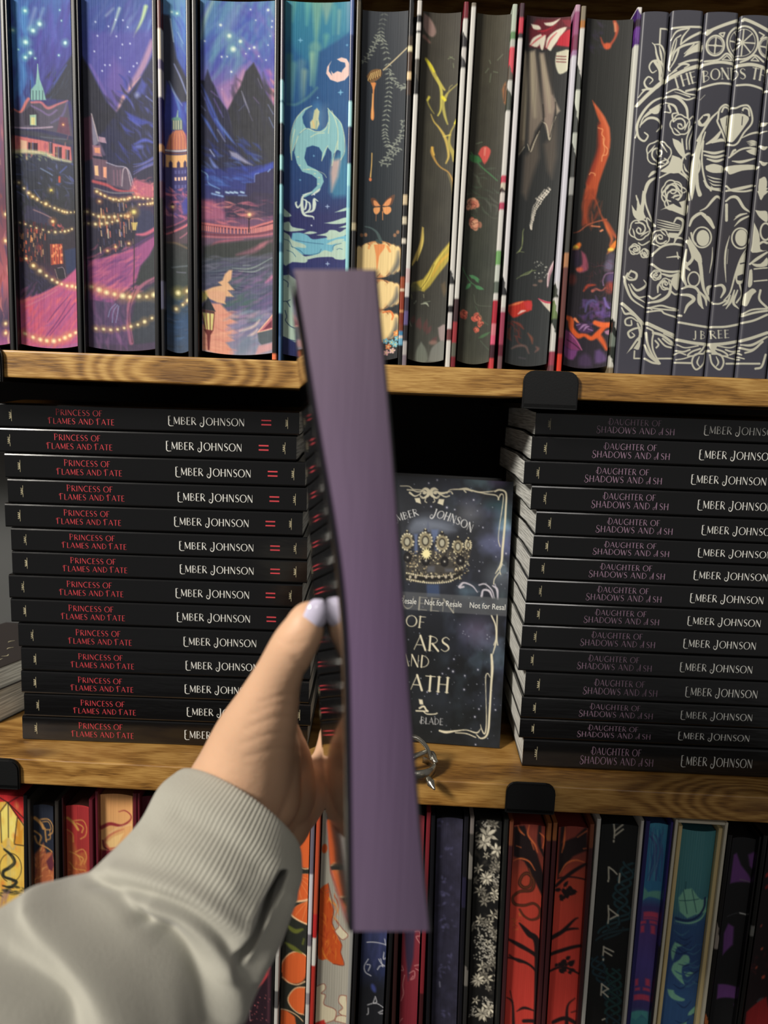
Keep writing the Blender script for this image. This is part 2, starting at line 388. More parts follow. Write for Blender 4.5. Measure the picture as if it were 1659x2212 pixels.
# ------------------------------------------------------------------ lettering (own stroke alphabet: thick and thin strokes)
K, T_ = 1.0, 0.34
def arc(cx, cy, rx, ry, a0, a1, n=9):
    return [(cx+rx*math.cos(math.radians(a0+(a1-a0)*i/(n-1))), cy+ry*math.sin(math.radians(a0+(a1-a0)*i/(n-1)))) for i in range(n)]
G = {
 'A': (0.78, [([(0.02, 0), (0.36, 1)], T_), ([(0.36, 1), (0.72, 0)], K), ([(0.16, 0.34), (0.58, 0.34)], T_)]),
 'B': (0.66, [([(0.1, 0), (0.1, 1)], K), (arc(0.12, 0.76, 0.38, 0.24, 90, -90), T_), (arc(0.12, 0.26, 0.48, 0.26, 90, -90), T_)]),
 'C': (0.78, [(arc(0.46, 0.5, 0.42, 0.5, 50, 310, 13), (T_, K, T_))]),
 'D': (0.78, [([(0.1, 0), (0.1, 1)], K), (arc(0.12, 0.5, 0.58, 0.5, 90, -90, 13), (T_, 0.6, T_))]),
 'E': (0.56, [([(0.1, 0), (0.1, 1)], K), ([(0.1, 1), (0.5, 1)], T_), ([(0.1, 0.52), (0.44, 0.52)], T_), ([(0.1, 0), (0.52, 0)], T_)]),
 'F': (0.54, [([(0.1, 0), (0.1, 1)], K), ([(0.1, 1), (0.52, 1)], T_), ([(0.1, 0.52), (0.42, 0.52)], T_)]),
 'G': (0.82, [(arc(0.46, 0.5, 0.42, 0.5, 50, 340, 13), (T_, K, T_)), ([(0.5, 0.4), (0.86, 0.4)], T_)]),
 'H': (0.76, [([(0.1, 0), (0.1, 1)], K), ([(0.64, 0), (0.64, 1)], K), ([(0.1, 0.52), (0.64, 0.52)], T_)]),
 'I': (0.28, [([(0.13, 0), (0.13, 1)], K)]),
 'J': (0.46, [([(0.32, 1), (0.32, 0.1), (0.16, -0.1), (0.0, 0.0)], (K, K, T_))]),
 'L': (0.52, [([(0.1, 0), (0.1, 1)], K), ([(0.1, 0), (0.5, 0)], T_)]),
 'M': (0.88, [([(0.08, 0), (0.08, 1)], T_), ([(0.08, 1), (0.42, 0.1)], K), ([(0.42, 0.1), (0.76, 1)], T_), ([(0.76, 1), (0.78, 0)], K)]),
 'N': (0.78, [([(0.08, 0), (0.08, 1)], T_), ([(0.08, 1), (0.66, 0)], K), ([(0.66, 0), (0.66, 1)], T_)]),
 'O': (0.92, [(arc(0.45, 0.5, 0.41, 0.5, 90, 270), (T_, K, T_)), (arc(0.45, 0.5, 0.41, 0.5, 90, -90), (T_, K, T_))]),
 'P': (0.62, [([(0.1, 0), (0.1, 1)], K), (arc(0.12, 0.72, 0.44, 0.28, 90, -90), T_)]),
 'Q': (0.92, [(arc(0.45, 0.5, 0.41, 0.5, 90, 450, 17), (T_, K, T_, K, T_)), ([(0.5, 0.2), (0.9, -0.15)], K)]),
 'R': (0.68, [([(0.1, 0), (0.1, 1)], K), (arc(0.12, 0.74, 0.42, 0.26, 90, -90), T_), ([(0.26, 0.48), (0.64, 0)], K)]),
 'S': (0.58, [([(0.5, 0.86), (0.3, 1.0), (0.09, 0.84), (0.14, 0.62), (0.42, 0.42), (0.5, 0.18), (0.28, 0.0), (0.05, 0.12)], (T_, T_, K, K, T_, T_))]),
 'T': (0.66, [([(0.32, 0), (0.32, 1)], K), ([(0.02, 1), (0.62, 1)], T_)]),
 'U': (0.78, [([(0.1, 1), (0.1, 0.3), (0.36, 0.0), (0.62, 0.3), (0.64, 1)], (K, K, T_, T_))]),
 'W': (1.04, [([(0.04, 1), (0.28, 0)], K), ([(0.28, 0), (0.5, 0.9)], T_), ([(0.5, 0.9), (0.74, 0)], K), ([(0.74, 0), (0.98, 1)], T_)]),
 ' ': (0.42, []),
 # initials with swashes
 '1': (0.66, [([(0.1, -0.05), (0.1, 1.1)], K), ([(0.1, 1.1), (0.36, 1.1)], T_), ([(0.1, 0.55), (0.3, 0.55)], T_), ([(0.1, -0.05), (0.3, -0.22), (0.75, -0.2)], (K, T_))]),          # E
 '2': (0.72, [([(0.5, 1.1), (0.5, 0.15), (0.32, -0.2), (0.06, -0.12), (0.0, 0.15), (0.16, 0.3), (0.28, 0.14)], (K, K, T_, T_)), ([(0.34, 1.1), (0.5, 1.1)], T_)]),   # J
 '3': (0.86, [([(0.24, 0), (0.24, 1.12)], K), (arc(0.24, 0.52, 0.56, 0.6, 90, -90, 13), (T_, 0.6, T_)), ([(0.24, 0.2), (0.02, 0.2), (0.02, 0.55), (0.24, 0.5)], T_)]),   # D
 '4': (0.86, [([(0.5, 1.1), (0.5, 0)], K), ([(0.5, 1.1), (0.2, 0.1), (0.0, 0.0), (0.02, 0.3), (0.5, 0.4)], T_)]),                         # A
 '5': (0.64, [([(0.56, 0.9), (0.34, 1.12), (0.1, 0.9), (0.2, 0.6), (0.5, 0.4), (0.54, 0.1), (0.26, -0.12), (0.0, 0.1), (0.12, 0.28)], (T_, T_, K, K, T_, T_))]),          # S
 '6': (0.66, [([(0.14, 0), (0.14, 1.12)], K), ([(0.14, 1.12), (0.62, 1.05)], T_), ([(0.14, 0.6), (-0.1, 0.9), (0.2, 1.12)], T_)]),                    # F
 '7': (0.7, [([(0.12, 0), (0.12, 1.12)], K), (arc(0.14, 0.82, 0.46, 0.3, 95, -90), T_), ([(0.0, 1.12), (0.14, 1.12)], T_)]),                          # P
 '8': (0.78, [([(0.2, 0), (0.2, 1.12)], K), (arc(0.22, 0.84, 0.4, 0.28, 90, -90), T_), (arc(0.22, 0.28, 0.52, 0.3, 90, -90), T_), ([(0.2, 0.1), (-0.02, 0.1), (0.02, 0.45), (0.2, 0.4)], T_)]),  # B
}
def layout(text, gap=0.10, serif=False):
    """strokes of a line of text: list of (points in em, widths), total width"""
    x = 0; out = []
    for ch in text:
        wd, st = G[ch]
        for pts, kk in st:
            out.append(([(px+x, py) for px, py in pts], kk if isinstance(kk, tuple) else (kk,)))
            if serif and len(pts) == 2 and abs(pts[0][0]-pts[1][0]) < 0.05:
                for (px, py) in pts: out.append(([(px+x-0.1, py), (px+x+0.1, py)], (0.3,)))
        x += wd+(gap if ch != ' ' else 0)
    return out, x-gap
def ribbon(pts, wds, h, verts, faces, n=5):
    P = np.array(pts, float); wd = np.interp(np.linspace(0, 1, len(P)), np.linspace(0, 1, len(wds)), wds) if len(wds) > 1 else np.repeat(wds[0], len(P))
    Q = spline(np.column_stack([P, wd]), n) if len(P) > 2 else np.column_stack([P, wd])
    D = np.gradient(Q[:, :2], axis=0); D /= np.maximum(1e-9, np.hypot(D[:, 0], D[:, 1]))[:, None]; N = np.stack([-D[:, 1], D[:, 0]], 1)
    b = len(verts)
    for i in range(len(Q)):
        o = N[i]*Q[i, 2]*h/2
        verts.append((Q[i, 0]+o[0], 0, Q[i, 1]+o[1])); verts.append((Q[i, 0]-o[0], 0, Q[i, 1]-o[1]))
    for i in range(len(Q)-1):
        faces.append((b+2*i, b+2*i+1, b+2*i+3, b+2*i+2))
def text_mesh(name, lines, weight=0.16):
    """lines: (text, x0, x1, baseline z, cap height) in metres on the spine"""
    v, f = [], []
    for text, x0, x1, z0, h in lines:
        st, W = layout(text); sx = (x1-x0)/W
        for pts, kk in st:
            ribbon([(x0+px*sx, z0+py*h) for px, py in pts], [k*weight for k in kk], h, v, f)
    return v, f
def art_text(art, text, p0, p1, h, col, weight=0.15, foil=0.0, sag=0.0, soft=0.2, serif=False, gap=0.10):
    """text painted along the photo line p0 -> p1 (sag bends it), cap height h in photo pixels"""
    st, W = layout(text, gap, serif); p0, p1 = np.array(p0, float), np.array(p1, float); d = (p1-p0)
    L = np.hypot(*d); e = d/L; n = np.array([e[1], -e[0]])
    for pts, kk in st:
        P = [p0+e*L*(px/W)+n*(py*h+sag*4*(px/W)*(1-px/W)) for px, py in pts]
        art.stroke(P, [k*weight*h for k in kk], col, soft, foil=foil, sm=3)

# ------------------------------------------------------------------ the shelf unit
Z1T = at(830, 787, 0).z; Z1B = at(830, 847, 0).z          # upper board
Z2T = at(830, 1679, 0).z; Z2B = at(830, 1735, 0).z        # lower board
print('boards', Z1T, Z1B, Z2T, Z2B)
WOOD1 = wood_mat('stained_wood_upper', (194, 154, 88), (156, 114, 56), (98, 66, 28), 0.0, tuple(at(385, 812, 0)))
WOOD2 = wood_mat('stained_wood_lower', (180, 138, 74), (144, 102, 46), (90, 58, 22), 4.7, tuple(at(1640, 1740, 0)))
BLACKM = mat('black_powder_coat', (15, 16, 17), 0.42, 0.0, spec=0.4, bump=(900, 0.15, 0.0003, (1, 1, 1)))
def bracket(par, pl, pr, ptop, pbot, Y=-0.0035):
    """black steel lip that wraps the front edge of a board, with its arm below"""
    a, b = at(pl, (ptop+pbot)/2, Y), at(pr, (ptop+pbot)/2, Y)
    zt = at((pl+pr)/2, ptop, Y).z; zb = at((pl+pr)/2, pbot, Y).z
    r = 0.007; pts = [(a.x, zb), (b.x, zb)]
    pts += [(b.x-r+r*math.cos(math.radians(t)), zt-r+r*math.sin(math.radians(t))) for t in (0, 22, 45, 67, 90)]
    pts += [(a.x+r+r*math.cos(math.radians(t)), zt-r+r*math.sin(math.radians(t))) for t in (90, 113, 135, 158, 180)]
    bm = bmesh.new(); vs = [bm.verts.new((x, Y, z)) for x, z in pts]; fa = bm.faces.new(vs)
    ex = bmesh.ops.extrude_face_region(bm, geom=[fa]); bmesh.ops.translate(bm, verts=[g for g in ex['geom'] if isinstance(g, bmesh.types.BMVert)], vec=(0, 0.003, 0))
    bmesh.ops.recalc_face_normals(bm, faces=bm.faces)
    bmesh.ops.bevel(bm, geom=[e for e in bm.edges if abs(e.verts[0].co.y-Y) < 1e-6 and abs(e.verts[1].co.y-Y) < 1e-6], offset=0.0009, segments=2, affect='EDGES')
    bmesh.ops.create_cube(bm, size=1, matrix=Matrix.Translation(((a.x+b.x)/2, Y+0.10, zb+0.0015))@Matrix.Diagonal((b.x-a.x-0.002, 0.20, 0.003, 1)))
    me = bpy.data.meshes.new('bracket'); bm.to_mesh(me); bm.free()
    o = link('bracket', me, BLACKM, par); tag(o, 'black steel bracket lip'); return o
def board(name, z0, z1, m, label):
    o = link(name, rbox(name, (-0.75, 0, z0), (0.75, 0.205, z1), 0.0012), m); tag(o, label, 'shelf'); return o
shelf_up = board('wooden_shelf', Z1B, Z1T, WOOD1, 'upper wooden shelf board with pale wavy grain, under the tall decorated books')
shelf_lo = board('wooden_shelf', Z2B, Z2T, WOOD2, 'lower wooden shelf board carrying the two stacks of black paperbacks')
bracket(shelf_up, 1130, 1250, 801, 884); bracket(shelf_up, -112, 3, 742, 822)
bracket(shelf_lo, 1093, 1200, 1694, 1758); bracket(shelf_lo, -70, 40, 1641, 1703)
Z3T = Z2B-0.262
shelf_b = board('wooden_shelf', Z3T-0.018, Z3T, WOOD2, 'wooden shelf board beneath the bottom row of books, below the picture')
Z0B = Z1T+0.30
shelf_t = board('wooden_shelf', Z0B, Z0B+0.018, WOOD1, 'wooden shelf board above the top row of books, above the picture')
o = link('wall_back', rbox('wall_back', (-1.6, 0.205, 0), (1.6, 0.30, 2.5), 0), mat('black_wall_paint', (14, 14, 15), 0.8, bump=(300, 0.2, 0.0004, (1, 1, 1)))); tag(o, kind='structure')
o = link('floor', rbox('floor', (-1.6, -2.6, -0.05), (1.6, 0.30, 0), 0), mat('dark_carpet', (62, 58, 54), 0.95, var=0.25)); tag(o, kind='structure')

# ------------------------------------------------------------------ a standing book with its page edge to the front
PAGE = lambda: art_mat('sprayed_page_edge', rough=0.62, lines=0.35, spec=0.3)
JACKET = lambda: art_mat('printed_cover', rough=0.34, foil_rough=0.25, foil_metal=0.6, spec=0.5)
def frame3(spec, Y):
    (a0, b0), (a1, b1), yt, yb = spec
    return [at(a0, yt, Y), at(b0, yt, Y), at(a1, yb, Y), at(b1, yb, Y)]
class Stand:
    """local frame of a standing book measured on the photograph: outer edges at two heights"""
    def __init__(s, outer_t, outer_b, yt, yb, Y, zbase):
        c0 = at(sum(outer_t)/2, yt+0.042*(0), Y); c1 = at(sum(outer_b)/2, yb, Y)
        d = (c0-c1).normalized(); s.d = d
        t = (zbase-c1.z)/d.z; s.o = c1+d*t; s.tilt = math.atan2(d.x, d.z)
        s.Y = Y; s.half = abs(at(outer_b[1], yb, Y).x-at(outer_b[0], yb, Y).x)/2
        s.o = Vector((s.o.x, Y, zbase+s.half*abs(math.sin(s.tilt))+0.0002))
        s.M = Matrix.Translation(s.o)@Matrix.Rotation(s.tilt, 4, 'Y'); s.I = s.M.inverted()
    def loc(s, px, py, rec=0.0):
        return s.I@at(px, py, s.Y+rec)
    def xs(s, pt, pb, yt, yb, rec=0.0):
        return (s.loc(pt, yt, rec).x+s.loc(pb, yb, rec).x)/2
def book(name, label, outer_t, outer_b, block_t, block_b, YT, YB, cov_top, blk_top, art, jl, jr, Y=0.006, zbase=None, rec=0.0045, depth=0.160,
         blk_bot=0.0045, conc=0.002, sag=0.0022, group=None, rim=(18, 18, 20), cover_mat=None, page_mat=None, cat='book'):
    zbase = Z1T if zbase is None else zbase
    S = Stand(outer_t, outer_b, YT, YB, Y, zbase)
    root = empty(name, S.o, (0, S.tilt, 0)); tag(root, label, cat, group)
    x0 = S.xs(outer_t[0], outer_b[0], YT, YB); x3 = S.xs(outer_t[1], outer_b[1], YT, YB)
    x0 += 0.00025; x3 -= 0.00025
    x1 = S.xs(block_t[0], block_b[0], YT, YB, rec); x2 = S.xs(block_t[1], block_b[1], YT, YB, rec)
    zc = S.loc((outer_t[0]+outer_t[1])/2, cov_top).z; zb = S.loc((block_t[0]+block_t[1])/2, blk_top, rec).z
    th = 0.0030
    tl = min(th, max(0.0012, x1-x0)); tr = min(th, max(0.0012, x3-x2))
    cm = cover_mat or JACKET()
    link('cover_board', band_board('cover_board', x0, x0+tl, 0, depth, 0, zc, jl), cm, root)
    link('cover_board', band_board('cover_board', x3-tr, x3, 0, depth, 0, zc, jr), cm, root)
    sp = rbox('spine', (x0+0.0002, depth+0.0001, 0.0001), (x3-0.0002, depth+0.004, zc-0.0001), 0.0008)
    link('spine', sp, mat('dark_book_cloth', (20, 20, 23), 0.45), root)
    bz = blk_bot
    e = 0.0006; xa, xb = max(x1, x0+tl+e*0.2), min(x2, x3-tr-e*0.2)
    def xyz(U, V):
        q = 4*U*(1-U)
        z = zb*(1-V)+bz*V-sag*q*V**8*0.9+0*V
        return xa+(xb-xa)*U, rec+conc*q, z
    me = art_mesh('page_block', art, xyz, back=depth-0.001, rim=rim)
    link('page_block', me, page_mat or PAGE(), root)
    return root

# ------------------------------------------------------------------ paperbacks in the two stacks
GLOSS = mat('glossy_black_cover', (9, 9, 10), 0.16, coat=0.5, spec=0.55, bump=(60, 0.22, 0.0012, (0.35, 1, 1.6)))
PAPER = art_mat('cream_paper', rough=0.85, spec=0.2)
def paper_mat():
    if 'page_paper' in MAT: return MAT['page_paper']
    m = mat('page_paper', (196, 196, 190), 0.85, spec=0.2); nt = m.node_tree; b = nt.nodes['Principled BSDF']
    tc = nt.nodes.new('ShaderNodeTexCoord'); mp = nt.nodes.new('ShaderNodeMapping'); mp.inputs['Scale'].default_value = (0.02, 0.03, 1)
    nz = nt.nodes.new('ShaderNodeTexNoise'); nz.inputs['Scale'].default_value = 900; nz.inputs['Detail'].default_value = 2
    cr = nt.nodes.new('ShaderNodeValToRGB'); cr.color_ramp.elements[0].position = 0.35; cr.color_ramp.elements[1].position = 0.6
    cr.color_ramp.elements[0].color = L4((150, 150, 145)); cr.color_ramp.elements[1].color = L4((214, 214, 208))
    nt.links.new(tc.outputs['Object'], mp.inputs[0]); nt.links.new(mp.outputs[0], nz.inputs['Vector']); nt.links.new(nz.outputs['Fac'], cr.inputs[0]); nt.links.new(cr.outputs[0], b.inputs['Base Color'])
    return m
PL, PD, PT = 0.2035, 0.128, 0.0162
def rise(y): 
    t = min(1, max(0, (y-0.004)/0.045)); return 0.0022*t*t*(3-2*t)
def paperback_cover(x0, x1):
    ys = [0.0012, 0.004, 0.008, 0.014, 0.022, 0.030, 0.040, 0.055, 0.09, PD]
    outer = []                                         # (y, z) profile around the outside, then back along the inside
    r = 0.0012; t = 0.0004
    bot = [(y, rise(y)) for y in ys]; top = [(y, PT+rise(y)) for y in ys]
    prof = list(reversed(bot))+[(r*0.25, r*0.3), (0, r)]+[(0, PT/2)]+[(0, PT-r), (r*0.25, PT-r*0.3)]+top
    inn = [(y, z-t) for y, z in reversed(top)]+[(t+0.0004, PT-t-0.0006), (t+0.0004, t+0.0006)]+[(y, z+t) for y, z in bot]
    P = prof+inn; n = len(P)
    v = [(x0, y, z) for y, z in P]+[(x1, y, z) for y, z in P]
    f = [(i, (i+1) % n, n+(i+1) % n, n+i) for i in range(n)]
    m = len(prof)
    for base in (0, n):                                # end caps as strips
        a = list(range(m)); b = [2*m-1-i for i in range(m)] if n == 2*m else None
    k = len(inn)
    # cap: quads between outer index i and the matching inner index
    io = [i for i in range(m)]; pair = []
    nb = len(bot)
    for i in range(nb): pair.append((i, n-1-(nb-1-i)-0 if False else n-nb+ (nb-1-i)))
    for base in (0, n):
        for i in range(nb-1):
            f.append((base+pair[i][0], base+pair[i+1][0], base+pair[i+1][1], base+pair[i][1]))
        mid_o = list(range(nb-1, nb+6)); mid_i = [n-nb, n-nb-1, n-nb-2, n-nb-3]
        f.append(tuple(base+q for q in mid_o+list(reversed(mid_i))))
        for i in range(nb-1):
            a0 = m-nb+i; b0 = m+nb-1-i
            f.append((base+a0, base+a0+1, base+b0-1, base+b0))
    return fix(mesh('cover', v, f))
def page_solid(x0, x1, y0, y1, z0, z1):
    ys = np.linspace(y0, y1, 22); v = []; f = []
    for y in ys:
        for x, z in ((x0, z0), (x1, z0), (x1, z1), (x0, z1)): v.append((x, y, z+rise(y)))
    for i in range(len(ys)-1):
        for k in range(4):
            f.append((4*i+k, 4*i+(k+1) % 4, 4*i+4+(k+1) % 4, 4*i+4+k))
    f.append((3, 2, 1, 0)); q = 4*(len(ys)-1); f.append((q, q+1, q+2, q+3))
    return fix(mesh('page_block', v, f))
TITLE_RED = mat('red_spine_print', (204, 70, 78), 0.35, spec=0.4)
AUTHOR_W = mat('white_spine_print', (222, 222, 216), 0.35, spec=0.4)
TITLE_PUR = mat('mauve_foil_print', (158, 128, 150), 0.34, metal=0.15)
GOLDP = mat('pale_gold_print', (205, 195, 160), 0.3, metal=0.3)
def crest(x, z, h):
    v, f = [], []
    ribbon([(x+h*0.06, z-h*0.55), (x+h*0.06, z+h*0.55)], [0.035], h, v, f)
    for dz in (-0.27, -0.09, 0.09, 0.27):
        ribbon([(x-h*0.17, z+dz*h), (x-h*0.10, z+dz*h), (x-h*0.03, z+dz*h)], [0.02, 0.11, 0.02], h, v, f)
    for s in (-1, 1): ribbon([(x-h*0.17, z+s*h*0.3), (x+h*0.02, z+s*h*0.2), (x+h*0.05, z)], [0.03, 0.09, 0.03], h, v, f)
    ribbon([(x+h*0.0, z-h*0.2), (x+h*0.0, z+h*0.2)], [0.06], h, v, f)
    return v, f
def crest_mesh(xs, h):
    V, F = [], []
    for x in xs:
        v, f = crest(x, PT/2, h); b = len(V); V += v; F += [tuple(i+b for i in q) for q in f]
    return mesh('crest', V, F)
def lettering(par, name, lines, m, weight=0.125, off=-0.00012):
    v, f = text_mesh(name, lines, weight); me = mesh(name, [(x, y+off, z) for x, y, z in v], f)
    o = link(name, me, m, par); return o
def make_paperback(kind):
    root = empty('paperback')
    link('cover', paperback_cover(0, PL), GLOSS, root)
    link('page_block', page_solid(0.0004, PL-0.0004, 0.0012, PD-0.0004, 0.0007, PT-0.0007), paper_mat(), root)
    mm = 0.001; c = PT/2
    if kind == 'flames':
        lettering(root, 'title_lettering', [('7RINCESS OF', 40.2*mm, 71.5*mm, c+1.0*mm, 3.7*mm), ('6LAMES AND 6ATE', 35.3*mm, 79.5*mm, c-4.7*mm, 3.7*mm)], TITLE_RED)
        lettering(root, 'author_lettering', [('1MBER 2OHNSON', 115.5*mm, 167*mm, c-2.9*mm, 4.9*mm)], AUTHOR_W, 0.135)
        v, f = [], []
        for dz in (-1.5, 1.3): ribbon([(178.2*mm, c+dz*mm), (184.8*mm, c+dz*mm)], [0.9*mm], 1.0, v, f)
        link('series_mark', mesh('series_mark', [(x, -0.00012, z) for x, y, z in v], f), TITLE_RED, root)
        link('crest', crest_mesh((195.5*mm,), 7.0*mm), GOLDP, root).location.y = -0.00012
        o = link('crest', crest_mesh((9.9*mm,), 7.0*mm), GOLDP, root)
    else:
        lettering(root, 'title_lettering', [('3AUGHTER OF', 47.3*mm, 82*mm, c+1.0*mm, 3.9*mm), ('5HADOWS AND 4SH', 40*mm, 91*mm, c-4.6*mm, 4.2*mm)], TITLE_PUR)
        lettering(root, 'author_lettering', [('1MBER 2OHNSON', 109.8*mm, 159.3*mm, c-2.7*mm, 5.0*mm)], AUTHOR_W, 0.13)
        o = link('crest', crest_mesh((9.3*mm,), 7.0*mm), GOLDP, root)
    o.location.y = -0.00012
    return root
def copy_tree(o, parent=None):
    c = o.copy(); COL.objects.link(c)
    if parent: c.parent = parent
    for ch in list(o.children): copy_tree(ch, c)
    return c

ORD = ['bottom', 'second', 'third', 'fourth', 'fifth', 'sixth', 'seventh', 'eighth', 'ninth', 'tenth', 'eleventh', 'twelfth', 'thirteenth', 'fourteenth', 'top']
def stack(kind, rows, Yf, yaw, xmark, ybottom, ytop, lab, group, roll_top=0.0):
    """rows: (px, py) of the crest at the left end of each spine, top to bottom; boundaries lie midway"""
    n = len(rows); ys = [r[1] for r in rows]
    edge = [ytop]+[(ys[i]+ys[i+1])/2 for i in range(n-1)]+[ybottom]
    xm = sum(r[0] for r in rows)/n
    z = [at(rows[min(i, n-1)][0], edge[i], Yf).z for i in range(n+1)]
    z[n] = Z2T+0.0002; first = None
    for i in range(n):
        o = make_paperback(kind) if first is None else copy_tree(first)
        first = first or o
        p = at(rows[i][0], rows[i][1], Yf); k = (n-1-i)/(n-1)
        o.location = (p.x-xmark, Yf, z[i+1]); o.scale = (1.034, 1, (z[i]-z[i+1])/PT*0.985)
        o.rotation_euler = (0, -roll_top*k, yaw+math.radians(random.Random(i*7+n).uniform(-0.25, 0.25)))
        tag(o, lab(n-1-i, n), 'book', group)
random.seed(4)
lrows = [(22, 896), (19, 951), (41, 1007), (47, 1061), (41, 1114), (54, 1167), (56, 1215), (49, 1268), (53, 1319), (69, 1373), (75, 1424), (75, 1474), (81, 1523), (77, 1572)]
rrows = [(1187, 914), (1178, 969), (1162, 1020), (1177, 1077), (1187, 1131), (1181, 1180), (1173, 1225), (1167, 1278), (1163, 1325), (1156, 1374.5), (1149.5, 1425), (1163, 1477), (1154, 1533), (1151, 1571), (1158, 1621)]
def nth(k, n): return 'topmost' if k == n-1 else ('bottom' if k == 0 else ORD[k]+' from bottom')
stack('flames', lrows, 0.028, math.radians(1.6), 0.0099, 1594, 870,
      lambda k, n: 'glossy black paperback with red title in left stack, %s, on lower shelf' % nth(k, n), 'black paperbacks with red titles in the left stack', 0.011)
stack('ash', rrows, 0.026, math.radians(0.6), 0.0093, 1646, 889,
      lambda k, n: 'glossy black paperback with mauve title in right stack, %s, white page ends' % nth(k, n), 'black paperbacks with mauve titles in the right stack', 0.004)
# ------------------------------------------------------------------ printed page edges of the upper row
def Z(ox, oy, s):
    return lambda *p: [(ox+x/s, oy+y/s) for x, y in p]
qA, qB, qC, qD = Z(0, 0, 3.95), Z(0, 400, 3.95), Z(400, 0, 4.366), Z(400, 400, 4.366)
qE, qF, qG, qH = Z(760, 0, 4.608), Z(760, 400, 4.608), Z(1080, 0, 5.184), Z(1080, 400, 5.184)
qI, qJ = Z(1310, 0, 4.754), Z(1310, 400, 4.42)
BULB, HALO = (255, 246, 190), (226, 170, 90)
def bulbs(a, pts, n, r, q):
    P = spline(q(*pts), 10); idx = np.linspace(0, len(P)-1, n)
    for k, i in enumerate(idx):
        x, y = P[int(round(i))]; s = a.rng.uniform(0.65, 1.15); a.glow(x, y, r*s, BULB, HALO, 0.55)
    
